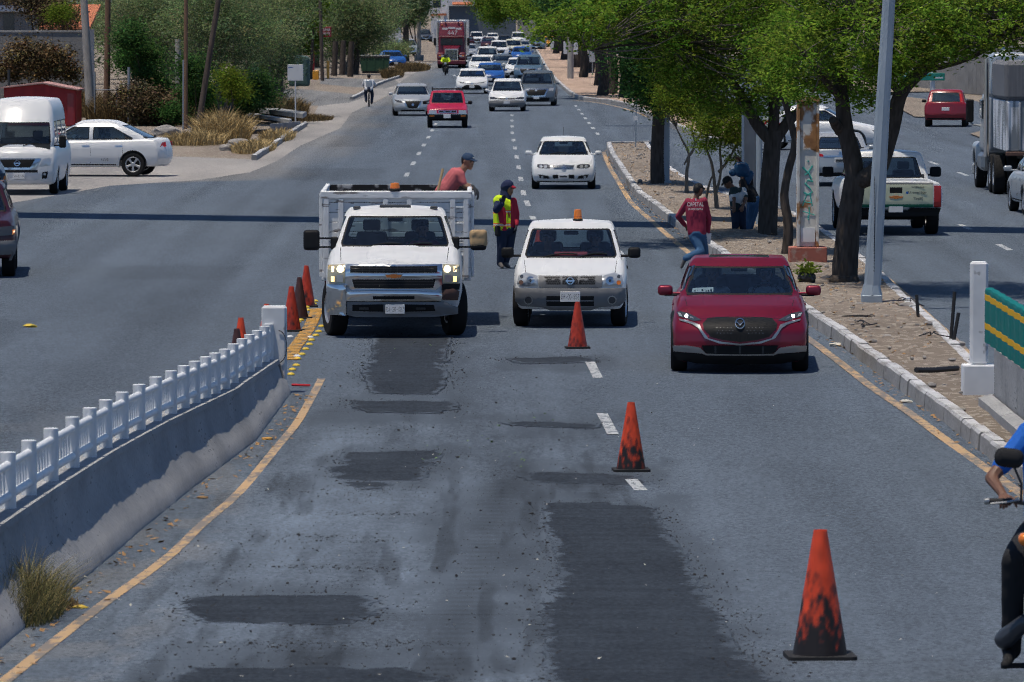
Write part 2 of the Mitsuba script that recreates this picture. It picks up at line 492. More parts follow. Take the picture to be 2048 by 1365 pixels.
# the dashes seen one by one, and the rows going on
dashes([((1180, 725), (1196, 757)), ((1204, 828), (1226, 870)), ((1262, 960), (1282, 982)), ((1064, 433), (1069, 443)), ((1052, 402), (1057, 413))])
dash_row(0.30, 0.0, 152.5, 230, 0, 7); dash_row(0.0, -0.1, 238, 620, 0, 12)
dash_row(-2.98, -3.3, 157, 380, 0, 9); dash_row(-3.3, -3.35, 268, 620, 0, 24)
dash_row(3.22, 3.05, 224, 300, 0, 7, cyc=10.5)
dash_row(9.8, 9.9, 118, 150, 0, 1, ln=3.0); dash_row(9.86, 10.2, 129, 330, 0, 9, ln=3.0, cyc=14.5); dash_row(12.9, 13.0, 170, 260, 0, 6, ln=3.5, cyc=12)

# ---------------------------------------------------------------- asphalt patches (proud sheets with ragged edges)
PATCH = [
    ('fresh long', [(745, 672), (905, 672), (893, 705), (880, 735), (896, 745), (890, 775), (870, 789), (742, 787), (735, 770), (722, 745), (745, 715)]),
    ('cross strip', [(700, 802), (905, 805), (915, 818), (880, 829), (735, 826), (705, 815)]),
    ('square', [(690, 905), (870, 902), (890, 912), (868, 922), (850, 940), (858, 955), (830, 964), (700, 963), (668, 955), (665, 935), (680, 915)]),
    ('square skirt', [(690, 965), (780, 965), (765, 983), (720, 982)]),
    ('front', [(400, 1193), (735, 1191), (755, 1200), (750, 1220), (725, 1243), (690, 1252), (400, 1247), (372, 1228), (378, 1208)]),
    ('bottom', [(385, 1338), (800, 1336), (880, 1350), (900, 1400), (360, 1400), (362, 1350)]),
    ('thin cross', [(1008, 718), (1150, 714), (1190, 717), (1185, 727), (1040, 729)]),
    ('thin cross two', [(1000, 847), (1050, 844), (1190, 850), (1210, 857), (1180, 858), (1030, 852)]),
    ('thin cross three', [(1060, 948), (1080, 946), (1290, 952), (1302, 968), (1270, 971), (1070, 966), (1050, 957)]),
    ('wide', [(1085, 1008), (1200, 1006), (1310, 1016), (1330, 1060), (1372, 1110), (1400, 1180), (1440, 1230), (1480, 1300), (1560, 1380), (1100, 1400), (1090, 1300), (1085, 1200), (1120, 1150), (1105, 1090), (1090, 1060)]),
]
rp = np.random.default_rng(5)
crumbs = []
for nm, px in PATCH:
    P = np.array([GR(*q)[:2] for q in px])
    L = shapely.Polygon(P).exterior
    n = int(L.length / 0.045)
    q = np.array([L.interpolate(t, normalized=True).coords[0] for t in np.linspace(0, 1, n, endpoint=False)])
    jit = (meshkit.fbm(np.column_stack([q * 2.2, q[:, :1] * 0]), 3, 3) - 0.5)[:, None] * 0.35
    c = q.mean(0)
    d = (q - c) / (np.linalg.norm(q - c, axis=1, keepdims=True) + 1e-9)
    q2 = q + d * (jit + 0.16 * (meshkit.fbm(np.column_stack([q * 14, q[:, :1] * 0]), 3, 9) - 0.5)[:, None]) + rp.normal(0, 0.014, q.shape)
    poly = shapely.Polygon(q2).buffer(0)
    if poly.geom_type != 'Polygon': poly = max(poly.geoms, key=lambda g: g.area)
    cs = m3.CrossSection([np.array(poly.exterior.coords)[:-1]], m3.FillRule.NonZero)
    mf = tm(cs.extrude(0.016).refine_to_length(0.13))
    rim = shapely.distance(poly.exterior, shapely.points(mf.vertices[:, 0], mf.vertices[:, 1]))
    mf.vertices[:, 2] += ramp_z(mf.vertices[:, 1]) - 0.008
    struct('asphalt_patch', mf, 'fresh_asphalt', uv=np.column_stack([rim, rim * 0]))
    for t in rp.random(int(L.length * 55)):
        e = np.array(L.interpolate(t, normalized=True).coords[0])
        crumbs.append(np.r_[e + rp.normal(0, 0.13, 2) * [1, 2.2], 0.0025 + rp.gamma(1.3, 0.0022)])
# rows of loose crumbs swept across the ramp and a thin scatter
for (x, y, sx, sy, n) in ((640, 1075, 70, 3, 70), (720, 1085, 60, 2, 60), (640, 1135, 70, 3, 90), (760, 1140, 60, 3, 70), (800, 1030, 70, 3, 60), (700, 1028, 60, 3, 60), (850, 985, 120, 10, 110), (760, 860, 110, 8, 130), (700, 990, 80, 12, 110), (600, 1290, 130, 6, 140), (820, 1290, 60, 6, 80), (500, 1300, 90, 12, 80), (560, 1100, 130, 30, 170), (700, 1170, 170, 20, 150), (1010, 930, 200, 30, 220), (1480, 1290, 60, 60, 160), (1420, 1200, 60, 50, 110), (980, 1100, 120, 80, 230), (440, 1180, 80, 60, 120), (980, 790, 160, 50, 170), (640, 700, 40, 40, 120), (330, 1290, 90, 50, 80), (960, 1330, 160, 40, 160)):
    for k in range(int(n * 1.5)):
        p = GR(x + rp.normal(0, sx), y + rp.normal(0, sy))
        if p[0] > WBx(p[1]) + 0.1: crumbs.append(np.r_[p[:2], 0.0025 + rp.gamma(1.2, 0.0021)])


def pebbles(pts, seed=1, flatn=0.7):
    ico = trimesh.creation.icosphere(0)
    v0, f0 = ico.vertices, ico.faces
    r = np.random.default_rng(seed)
    V, F = [], []
    for k, (x, y, z, s) in enumerate(pts):
        vv = v0 * (s * r.uniform(0.6, 1.3, 3)) * [1, 1, flatn]
        V.append(vv + [x, y, z + s * 0.3]); F.append(f0 + 12 * k)
    return trimesh.Trimesh(np.vstack(V), np.vstack(F), process=False)
C = np.array(crumbs)
k = 'asphalt_crumbs'
labels[k] = {'label': 'loose black asphalt crumbs scattered round the fresh patches', 'category': 'gravel', 'kind': 'stuff'}
scene[k] = dict(mikit.ply(pebbles(np.column_stack([C[:, 0], C[:, 1], ramp_z(C[:, 1]) + 0.004, C[:, 2]])), None, False), bsdf={'type': 'ref', 'id': 'crumb'})

# ---------------------------------------------------------------- retaining wall with its railing
def wall_section(y):
    xb, zt, zb = WBx(y), WTz(y), float(ramp_z(y))
    lip = 0.07
    xe = float(WEx(y))
    return [(xb + 0.03, zb - 0.1), (xb + 0.012, zb + 0.02), (xb - 0.04, zb + 0.17), (xe + 0.045, zb + (zt - zb) * (0.46 + 0.20 * (float(meshkit.fbm(np.array([[y * 1.1, 7.0, 0.0]]), 3, 3)[0]) - 0.5))), (xe - 0.008, zt - 0.06), (xe + 0.016, zt - 0.055), (xe + 0.010, zt), (xe - 0.30, zt), (xe - 0.32, zt - 0.03), (xe - 0.32, -0.3)]
yy = np.linspace(Y0W, Y1W - 0.02, 150)
sec = []
for y in yy:
    s = np.array(wall_section(y))
    jag = meshkit.fbm(np.array([[y * 3.1, q * 0.7, 0.0] for q in range(len(s))]), 3, 4) - 0.5
    s = s + 0.02 * jag[:, None] * [1, 0.6]
    sec.append(np.column_stack([s[:, 0], np.full(len(s), y), s[:, 1]]))
sec = np.array(sec); ns, nk = sec.shape[:2]
f = []
for i in range(ns - 1):
    for j in range(nk - 1):
        a = i * nk + j
        f += [[a, a + 1, a + nk + 1], [a, a + nk + 1, a + nk]]
f += [[(ns - 1) * nk, (ns - 1) * nk + j, (ns - 1) * nk + j + 1] for j in range(1, nk - 1)]
wall = trimesh.Trimesh(sec.reshape(-1, 3), np.array(f), process=False)
if (wall.face_normals[:, 0] * (wall.triangles_center[:, 0] > -3)).sum() < 0: wall.invert()
RW = thing('retaining_wall', 'long grey concrete parapet wall carrying the white railing on the left', 'wall')
scene[RW] = dict(mikit.ply(wall, None, 25), bsdf={'type': 'ref', 'id': 'concrete'})
RL = thing('railing', 'white painted steel railing of fat posts and pipes along the grey wall', 'railing')
# posts: photo columns of the post tops, solved along the wall centre line
POSTX = [547, 521, 499, 479, 458, 437, 412, 386, 358, 327, 294, 258, 227, 196, 162, 126, 85, 40, -8]
post_y = []
for px in [545, 529, 514, 499, 484, 466, 449, 430, 411, 389, 367, 342, 311, 278, 244, 211, 179, 144, 101, 57, 15, -36]:
    d = ray(px, 700)
    yq = np.linspace(30, Y1W, 3000)
    e = np.abs(d[0] / d[1] * yq - (WEx(yq) - 0.125))
    post_y.append(float(yq[np.argmin(e)]))
PH = 0.47
pc = [np.array([float(WEx(y)) - 0.125, y, WTz(y)]) for y in post_y]
post = mikit.ply(cat(lathe([(0.001, 0), (0.062, 0), (0.062, PH - 0.004), (0.056, PH), (0.001, PH)], 20)), None, 30)
for p in pc: part(RL, 'post', post, 'rail_white', tw=T().translate(list(p - [0, 0, 0.03])))
bal = mikit.ply(lathe([(0.001, 0), (0.010, 0), (0.010, 0.2), (0.001, 0.2)], 8), None, 40)
for a, b in zip(pc[:-1], pc[1:]):
    part(RL, 'top_pipe', tube([a + [0, 0, 0.34], b + [0, 0, 0.34]], 0.033, 14), 'rail_white', 40)
    part(RL, 'lower_pipe', tube([a + [0, 0, 0.10], b + [0, 0, 0.10]], 0.035, 14), 'rail_white', 40)
    for t in np.linspace(0.18, 0.82, 6):
        p = a + (b - a) * t
        part(RL, 'baluster', bal, 'rail_white', tw=T().translate(list(p + [0, 0, 0.125])))
# white end pillar
p = np.array([WBx(Y1W) - 0.2, Y1W + 0.16, 0])
EP = thing('end_pillar', 'white painted concrete pillar closing the far end of the railing', 'pillar')
scene[EP] = dict(mikit.ply(xf(box(-0.155, 0.155, -0.13, 0.13, -0.1, 1.08, 0.025), p), None, 30), bsdf={'type': 'ref', 'id': 'white_paint_worn'})
wt = [p + [0.06, -0.15, 0.78] + np.array([0.1 * math.sin(t), 0, -0.2 + 0.2 * math.cos(t)]) for t in np.linspace(0, 3.1, 12)]
M('black_rubber', (0.018, 0.018, 0.02), 0.75)
M('dark_metal', (0.06, 0.062, 0.066), 0.45, metal=0.4)
single('wire_loop', tube(wt, 0.006, 5), 'dark_metal', 'thin dark wire loop hanging on the white end pillar', 'wire')

# ---------------------------------------------------------------- median
KLs = smooth_line(KL[:, :2], 140); KRs = smooth_line(KR[:, :2], 140)
med = [tuple(q) for q in KLs] + [tuple(q) for q in KRs[::-1]]
zmed = lambda y: 0.17 + ramp_z(y) * 0.6


def median_mesh(KLs, KRs, z):
    V = []; n = 140
    yq = np.linspace(max(KLs[0, 1], 0), 44, 220)
    nt = 26
    for y in yq:
        a = np.interp(y, KLs[::-1, 1], KLs[::-1, 0]) + 0.12; b = np.interp(y, KRs[::-1, 1], KRs[::-1, 0]) - 0.12
        for t in np.linspace(0, 1, nt): V.append([a + (b - a) * t, y, 0])
    V = np.array(V)
    bump = meshkit.fbm(np.column_stack([V[:, :2] * [1.3, 0.5], V[:, 2:]]), 4, 6) - 0.5
    edge = np.minimum(np.tile(np.linspace(0, 1, nt), len(yq)), 1 - np.tile(np.linspace(0, 1, nt), len(yq))) * 4
    V[:, 2] = z(V[:, 1]) + 0.11 * bump * np.clip(edge, 0.15, 1) - 0.015
    i, j = np.meshgrid(np.arange(nt - 1), np.arange(len(yq) - 1)); a = (j * nt + i).ravel()
    m = trimesh.Trimesh(V, np.vstack([np.column_stack([a, a + nt, a + nt + 1]), np.column_stack([a, a + nt + 1, a + 1])]), process=False)
    if m.face_normals[0][2] < 0: m.invert()
    return m
struct('median', median_mesh(KLs, KRs, zmed), 'dirt', smooth=True)


def kerb(name, line, w=0.16, h=0.2, side=1, step=1.0, zfn=ramp_z, m='kerb_paint', seed=0):
    """a row of kerb stones, each a part"""
    labels[name] = {'kind': 'structure'}
    r = np.random.default_rng(seed)
    P = resample(line, step)
    for a, b in zip(P[:-1], P[1:]):
        ln = np.linalg.norm(b - a)
        u = (b - a) / ln; nn = np.array([-u[1], u[0]]) * side
        s = r.uniform(-0.012, 0.012, 2); hh = h + r.uniform(-0.012, 0.012)
        za, zb = (float(zfn(a[1])), float(zfn(b[1]))) if zfn else (0.0, 0.0)
        V = []
        for e, z, o in ((a + u * 0.012, za, s[0]), (b - u * 0.012, zb, s[1])):
            for (q, zz) in ((-0.02, -0.1), (0.0, hh - 0.03), (0.025, hh), (w - 0.02, hh), (w, hh - 0.02), (w, -0.1)):
                V.append([*(e + nn * (q + o)), z + zz])
        V = np.array(V)
        mh = tm(m3.Manifold.hull_points(V))
        part(name, 'kerbstone', mh, m, smooth=False)
kerb('median_kerb', KLs, step=1.15, side=1, seed=1)
kerb('median_kerb', KRs, step=1.5, side=-1, zfn=None, h=0.17, seed=2)
kerb('median_kerb', [KLs[0], KRs[0]], step=0.7, side=-1, zfn=None, h=0.2, seed=3)
# far median with its curved nose beyond the crossing
FM_L = smooth_line([G(*q)[:2] for q in ((1171, 203), (1150, 197), (1125, 178), (1107, 160), (1090, 137), (1075, 108), (1060, 88))], 60)
FM_R = smooth_line([G(*q)[:2] for q in ((1171, 203), (1225, 209), (1272, 221), (1305, 241), (1350, 259), (1400, 279), (1440, 292))], 40)
fmp = [tuple(q) for q in FM_L] + [(4.6, 760), (9.5, 700), (11, 420), (10.2, 260), (9.6, 222)] + [tuple(q) for q in FM_R[::-1]][:-1]
M('brick_pavement', proc(lambda p, n, uv: mix((0.22, 0.15, 0.115), (0.36, 0.27, 0.21), fbm(p.x * 2, p.y * 0.25, 0.0, 3))), 0.9)
struct('far_median', flat(fmp, 0.17), 'brick_pavement')
kerb('far_median_kerb', FM_L, step=3.0, side=-1, zfn=None, h=0.2, seed=4)
kerb('far_median_kerb', FM_R, step=1.5, side=1, zfn=None, h=0.22, seed=5)
kerb('left_kerb', smooth_line([G(*q)[:2] for q in ((503, 320), (540, 296), (570, 275), (590, 262), (607, 252))], 20), step=1.5, side=-1, zfn=None, h=0.16, seed=6)
kerb('left_kerb', smooth_line([G(*q)[:2] for q in ((700, 200), (720, 190), (735, 180), (800, 155))], 20), step=3, side=-1, zfn=None, h=0.16, seed=7)
# low dirt islands on the right beyond the crossing, and the right verge
struct('verge', flat([tuple(G(*q)[:2]) for q in ((1800, 195), (1850, 200), (1905, 236), (1830, 236), (1790, 215))], 0.05), 'dirt')
struct('verge', flat([tuple(G(*q)[:2]) for q in ((1940, 270), (2000, 255), (2100, 270), (2100, 300), (1980, 285))], 0.05), 'dirt')
struct('verge', flat([(17.5, 330), (24, 335), (60, 300), (60, 440), (20, 440)], 0.06), 'dirt')
# ================================================================ vehicles: builder
M('white_paint', (0.67, 0.685, 0.70), 0.28, spec=0.5, coat=0.6)
M('mottled_white_paint', proc(lambda p, n, uv: mix((0.46, 0.47, 0.475), (0.66, 0.67, 0.68), fbm(p.x * 3, p.y * 3, p.z * 4, 3) * 0.7 + 0.5 * smoothstep(0.25, 0.7, n.z))), 0.35, coat=0.3)  # mottled by noise, and lighter on upward faces
M('red_paint', (0.22, 0.005, 0.026), 0.28, metal=0.45, coat=1.0, coatg=1.0)
M('lorry_red', (0.13, 0.010, 0.024), 0.3, coat=0.6)
M('crimson_paint', (0.40, 0.010, 0.045), 0.3, coat=0.8)
M('hatch_red_paint', (0.24, 0.008, 0.018), 0.3, coat=0.8)
M('maroon_paint', (0.045, 0.006, 0.013), 0.25, metal=0.3, coat=0.8)
M('silver_paint', (0.50, 0.53, 0.56), 0.3, metal=0.5, coat=0.6)
M('blue_paint', (0.015, 0.09, 0.34), 0.3, coat=0.8)
M('slate_paint', (0.13, 0.16, 0.19), 0.3, metal=0.4, coat=0.7)
M('steel_blue_paint', (0.10, 0.17, 0.24), 0.3, metal=0.3, coat=0.7)
M('dark_paint', (0.035, 0.04, 0.05), 0.3, coat=0.7)
M('cream_paint', (0.62, 0.62, 0.50), 0.35, coat=0.5)
M('taxi_yellow', (0.70, 0.30, 0.02), 0.35, coat=0.4)
M('grey_plastic', (0.17, 0.175, 0.185), 0.6)
M('black_plastic', (0.012, 0.013, 0.015), 0.6, spec=0.2)
M('chrome', (0.78, 0.79, 0.80), 0.12, metal=1.0)
M('dull_chrome', (0.42, 0.43, 0.44), 0.35, metal=0.9)
M('alloy', (0.50, 0.51, 0.53), 0.35, metal=0.8)
M('tyre', (0.016, 0.016, 0.017), 0.85, spec=0.2)
M('lens_clear', (0.55, 0.57, 0.58), 0.12, metal=0.55, coat=1.0)
M('lens_yellowed', (0.52, 0.47, 0.33), 0.2, metal=0.3, coat=0.8)
M('lens_dark', (0.04, 0.045, 0.055), 0.1, coat=1.0)
M('lens_amber', (0.75, 0.20, 0.02), 0.2, coat=0.8)
M('lens_red', (0.45, 0.012, 0.015), 0.2, coat=0.8)
M('glass_dark', (0.012, 0.020, 0.028), 0.06, spec=0.7, coat=1.0)
M('cabin_grey', (0.035, 0.038, 0.042), 0.8)
M('cabin_pale', (0.16, 0.17, 0.18), 0.8)
M('seat_cloth', (0.045, 0.05, 0.06), 0.9)
M('plate_white', (0.68, 0.69, 0.70), 0.5)
M('ink', (0.03, 0.04, 0.05), 0.6)
M('emblem_gold', (0.62, 0.20, 0.05), 0.3, metal=0.3)
M('rust_brown', (0.10, 0.055, 0.045), 0.8)
M('red_card', (0.42, 0.02, 0.03), 0.6)
M('white_cloth', (0.70, 0.70, 0.70), 0.9)
M('tan_cloth', (0.42, 0.29, 0.16), 0.9)
scene['pane'] = {'type': 'thindielectric', 'int_ior': 1.5, 'specular_transmittance': {'type': 'rgb', 'value': [0.52, 0.62, 0.66]}}
scene['pane_tinted'] = {'type': 'thindielectric', 'int_ior': 1.6, 'specular_transmittance': {'type': 'rgb', 'value': [0.20, 0.26, 0.30]}}
scene['beacon_glass'] = {'type': 'principled', 'base_color': {'type': 'rgb', 'value': [0.85, 0.20, 0.02]}, 'roughness': 0.2, 'clearcoat': 0.6, 'spec_trans': 0.25}


def rgrid(hx, hy, hz, r, nx, ny, nz):
    """rounded box as a welded quad grid, centred"""
    def ln(h, n):
        a = h - r
        return np.r_[-h, -a - 0.414 * r, np.linspace(-a, a, n + 1), a + 0.414 * r, h]
    A = [ln(hx, nx), ln(hy, ny), ln(hz, nz)]
    H = np.array([hx, hy, hz])
    V, F, o = [], [], 0
    for k in range(3):
        i, j = (k + 1) % 3, (k + 2) % 3
        P, Q = np.meshgrid(A[i], A[j], indexing='ij')
        for sgn in (-1, 1):
            v = np.zeros((P.size, 3)); v[:, i] = P.ravel(); v[:, j] = Q.ravel(); v[:, k] = sgn * H[k]
            ni, nj = P.shape
            a, b = np.meshgrid(np.arange(ni - 1), np.arange(nj - 1), indexing='ij')
            q = (a * nj + b).ravel()
            t = np.vstack([np.column_stack([q, q + nj, q + nj + 1]), np.column_stack([q, q + nj + 1, q + 1])])
            if sgn < 0: t = t[:, ::-1]
            V.append(v); F.append(t + o); o += len(v)
    V, F = np.vstack(V), np.vstack(F)
    inner = np.clip(V, -(H - r), H - r)
    d = V - inner
    V = inner + r * d / np.maximum(np.linalg.norm(d, axis=1, keepdims=True), 1e-9)
    _, idx, inv = np.unique(np.round(V, 6), axis=0, return_index=True, return_inverse=True)
    V, F = V[idx], inv.ravel()[F]
    F = F[(F[:, 0] != F[:, 1]) & (F[:, 1] != F[:, 2]) & (F[:, 0] != F[:, 2])]
    return V, F


ip = lambda x, tab: np.interp(x, [t[0] for t in tab], [t[1] for t in tab])


class Surf:
    def __init__(s, mesh, face, lim=0.2):
        n = mesh.vertex_normals; v = mesh.vertices
        k, sg = {'front': (1, -1), 'rear': (1, 1), 'left': (0, -1), 'right': (0, 1), 'top': (2, 1)}[face]
        ok = n[:, k] * sg > lim
        s.ab = {0: (1, 2), 1: (0, 2), 2: (0, 1)}[k]
        P, q = v[ok][:, s.ab], v[ok][:, k]
        s.f, s.g = LinearNDInterpolator(P, q), NearestNDInterpolator(P, q)
        s.k, s.sg = k, sg

    def __call__(s, a, b):
        r = s.f(a, b)
        bad = np.isnan(r)
        if bad.any(): r[bad] = s.g(np.asarray(a)[bad], np.asarray(b)[bad])
        return r


def patch_mesh(surf, poly, proud=0.004, th=0.02, ref=0.07, single_sheet=False, bevel=0.0):
    poly = shapely.Polygon(poly).buffer(0)
    ext = np.array(poly.exterior.coords)[:-1]
    loops = [ext] + [np.array(i.coords)[:-1] for i in poly.interiors]
    mf = m3.CrossSection(loops, m3.FillRule.EvenOdd).extrude(th).refine_to_length(ref)
    m = tm(mf)
    v = m.vertices.copy()
    a, b, c = v[:, 0], v[:, 1], v[:, 2]
    off = proud - th + c
    if bevel:
        top = c > th * 0.5
        dist = np.array(shapely.distance(shapely.boundary(poly), shapely.points(a, b)))
        off = off - np.where(top, bevel * np.clip(1 - dist / max(ref, 0.02), 0, 1) ** 2, 0)
    d = surf(a, b) + surf.sg * off
    out = np.zeros_like(v); out[:, surf.ab[0]] = a; out[:, surf.ab[1]] = b; out[:, surf.k] = d
    m = trimesh.Trimesh(out, m.faces, process=False)
    if m.volume < 0: m.invert()
    if single_sheet:
        topf = (c[m.faces] > th * 0.5).all(1)
        m = trimesh.Trimesh(m.vertices, m.faces[topf], process=False); m.remove_unreferenced_vertices()
    return m


WHEELS = {}


def wheel(r, w, style='alloy', n=36):
    key = (round(r, 3), round(w, 3), style, n)
    if key in WHEELS: return WHEELS[key]
    rr = r * (0.66 if style != 'truck' else 0.58)
    h = w / 2
    ty = lathe([(rr - 0.01, -h + 0.015), (rr + 0.015, -h), (r - 0.03, -h), (r - 0.008, -h + 0.02), (r, -h * 0.5), (r, h * 0.5), (r - 0.008, h - 0.02), (r - 0.03, h), (rr + 0.015, h), (rr - 0.01, h - 0.015), (rr - 0.01, -h + 0.015)], n)
    parts = [lathe([(rr - 0.012, -h + 0.02), (rr, -h + 0.02), (rr, h - 0.012), (rr - 0.012, h - 0.006), (rr - 0.03, h - 0.03), (rr - 0.03, -h + 0.02), (rr - 0.012, -h + 0.02)], n),
             lathe([(0.001, h - 0.045), (0.06, h - 0.045), (0.065, h - 0.02), (0.05, h - 0.005), (0.001, h - 0.003)], 16)]
    k = {'alloy': 5, 'steel': 8, 'truck': 10}[style]
    for q in range(k):
        a = 2 * math.pi * q / k
        if style == 'alloy':
            for e in (-0.11, 0.11):
                sp = box(0.04, rr - 0.015, -0.016, 0.016, h - 0.05, h - 0.016, 0.006)
                parts.append(xf(sp, (0, 0, 0), rz=a + e))
        else:
            sp = box(0.05, rr - 0.015, -0.045 * r / 0.33, 0.045 * r / 0.33, h - 0.055, h - 0.035, 0.006)
            parts.append(xf(sp, (0, 0, 0), rz=a))
    back = lathe([(0.001, -h + 0.05), (rr - 0.02, -h + 0.05), (rr - 0.02, -h + 0.055), (0.001, -h + 0.06)], 20)
    disc = lathe([(0.001, h - 0.075), (rr - 0.03, h - 0.08), (rr - 0.03, h - 0.085), (0.001, h - 0.085)], 20)
    def roty(m): return xf(m, rx=0, ry=math.pi / 2)
    W = (mikit.ply(roty(ty), None, 35), mikit.ply(roty(cat(parts)), None, 30), mikit.ply(roty(cat(back, disc)), None, 30))
    WHEELS[key] = W
    return W


class Veh:
    def __init__(s, L, W, top, bot, fa, ra, wr=0.31, ww=0.2, gh=None, wz=((0, .94), (.35, 1), (.75, 1), (1, .93)), wy=((0, .95), (.5, 1), (9, 1)), front=((0, .06), (.3, 0), (.6, 0), (1, .1)),
                 rear=((0, .05), (.3, 0), (1, .06)), bowf=0.22, bowr=0.12, r=0.07, res=(10, 26, 7), cabin=True, bed=None, pillars=(), wheel_style='alloy', arch=None, crown=0.03, ghcut=None, side_z=None,
                 steer=0.0, dual=False, tint='pane', rear_glass=True, seats=True, cabin_mat='cabin_grey', track=None, wsm=0.075):
        s.parts, s.L, s.W, s.fa, s.ra = [], L, W, fa, ra
        hz = 0.33
        V, F = rgrid(W / 2, L / 2, hz, r, *res)
        yy, zf, xf_ = V[:, 1] + L / 2, (V[:, 2] + hz) / (2 * hz), V[:, 0] / (W / 2)
        zt, zb = ip(yy, top), ip(yy, bot)
        z = zb + zf * (zt - zb) + crown * (1 - xf_ ** 2) * zf
        x = V[:, 0] * ip(zf, wz) * ip(yy, wy)
        wf, wr_ = np.clip(1 - yy / 0.9, 0, 1), np.clip(1 - (L - yy) / 0.9, 0, 1)
        y = yy + wf * (ip(zf, front) + bowf * np.abs(xf_) ** 2.4) - wr_ * (ip(zf, rear) + bowr * np.abs(xf_) ** 2.4)
        B = trimesh.Trimesh(np.column_stack([x, y, z]), F, process=False)
        s.body0 = B
        s.surf = {}
        body = man(B)
        s.gh = gh
        if gh:
            Gm = s.greenhouse(gh, 0.0)
            s.gh0 = Gm
            shell = body + man(Gm)
            if cabin:
                belt = gh['zb']
                inner = man(s.greenhouse(gh, 0.05))
                y0c, y1c = gh['wsb'] + 0.12, gh['rb'] - (0.06 if bed else 0.2)
                cav = box(-gh['wb'] + 0.10, gh['wb'] - 0.10, y0c, y1c, 0.42, belt + 0.12)
                wins = s.window_prisms(gh, pillars, side_z, rear_glass, wsm)
                shell = shell - inner - cav
                for wp in wins: shell = shell - wp
                lin = (man(s.greenhouse(gh, 0.055)) + box(-gh['wb'] + 0.105, gh['wb'] - 0.105, y0c + .005, y1c - .005, 0.425, belt + 0.12)) - (man(s.greenhouse(gh, 0.07)) + box(-gh['wb'] + 0.12, gh['wb'] - 0.12, y0c + .02, y1c - .02, 0.44, belt + 0.16))
                for wp in wins: lin = lin - wp
                s.parts.append(('cabin_lining', mikit.ply(tm(lin), None, 30), cabin_mat))
            for nm, face, poly in s.window_polys(gh, pillars, side_z, rear_glass, wsm):
                sf = s.S('gh_' + face)
                pm = patch_mesh(sf, shapely.Polygon(poly).buffer(0.012 if cabin else 0.0), -0.012 if cabin else 0.004, 0.012, 0.12, single_sheet=cabin)
                s.parts.append((nm, mikit.ply(pm, None, True if cabin else 30), (tint if nm != 'windshield' else 'pane') if cabin else 'glass_dark'))
                if cabin:   # black rubber seal round the pane
                    q = shapely.Polygon(poly)
                    ring = q.buffer(0.004).difference(q.buffer(-0.022))
                    s.parts.append((nm + '__seal', mikit.ply(patch_mesh(sf, ring, -0.004, 0.012, 0.15), None, 30), 'black_plastic'))
        else:
            shell = body
        ar = arch or wr * 1.17
        for ya in (fa, ra):
            for sx in (-1, 1):
                c = m3.Manifold.cylinder(0.42 if not dual else 0.6, ar, ar, 32).rotate([0, 90, 0]).translate([0, ya, wr])
                shell = shell - (c.translate([W / 2 - 0.36, 0, 0]) if sx > 0 else c.translate([-W / 2 - 0.06, 0, 0]))
        if bed:
            y0, y1, zfl, wx = bed
            shell = shell - box(-wx, wx, y0, y1, zfl, 3.0)
        s.shell = shell
        s.parts.append(('body', mikit.ply(tm(shell), None, 28), 'PAINT'))
        tr = (track or W / 2 - 0.02) - ww / 2
        for nm, ya in (('front', fa), ('rear', ra)):
            for sx in (-1, 1):
                P = wheel(wr, ww, wheel_style)
                rot = T().rotate([0, 0, 1], (steer if nm == 'front' else 0.0) + (180 if sx < 0 else 0))
                offs = [0] + ([-ww - 0.03] if dual and nm == 'rear' else [])
                for o in offs:
                    t = T().translate([sx * (tr + o), ya, wr]) @ rot
                    h = ('wheel', t)
                    s.parts.append((h, P, None))
        if cabin and seats and gh: s.interior(gh, bool(bed))

    def greenhouse(s, g, ins):
        wb, wr, zb, zr = g['wb'] - ins, g['wr'] - ins, g['zb'] - (0.10 if ins == 0 else 0.02), g['zr'] - ins
        hz = 0.3
        V, F = rgrid(1.0, 1.5, hz, g.get('r', 0.09), 8, 10, 6)
        t = (V[:, 2] + hz) / (2 * hz); yf = (V[:, 1] + 1.5) / 3; xfr = V[:, 0]
        k = (zb - g['zb']) / (g['zr'] - g['zb'])
        tt = t * (1 - k) + k
        ya = (g['wsb'] + 1.1 * ins) * (1 - tt) + (g['rf'] + ins) * tt
        yb = (g['rb'] - 1.1 * ins) * (1 - tt) + (g['rr'] - ins) * tt
        y = ya + (yb - ya) * yf + g.get('bow', 0.12) * xfr ** 2 * np.clip(1 - 2 * yf, 0, 1) - g.get('bowr', 0.06) * xfr ** 2 * np.clip(2 * yf - 1, 0, 1)
        cv = g.get('curve', 0.05)
        x = xfr * (wb + (wr - wb) * np.clip(tt, 0, 1) + cv * 4 * np.clip(tt, 0, 1) * (1 - np.clip(tt, 0, 1)) * 0.25)
        z = zb + t * (zr - zb) + g.get('crown', 0.04) * (1 - xfr ** 2) * t * (1 - (2 * yf - 1) ** 2 * 0.7)
        return trimesh.Trimesh(np.column_stack([x, y, z]), F, process=False)

    def lw(s, g, z):
        t = (z - g['zb']) / (g['zr'] - g['zb'])
        return g['wb'] + (g['wr'] - g['wb']) * t, g['wsb'] + (g['rf'] - g['wsb']) * t, g['rb'] + (g['rr'] - g['rb']) * t

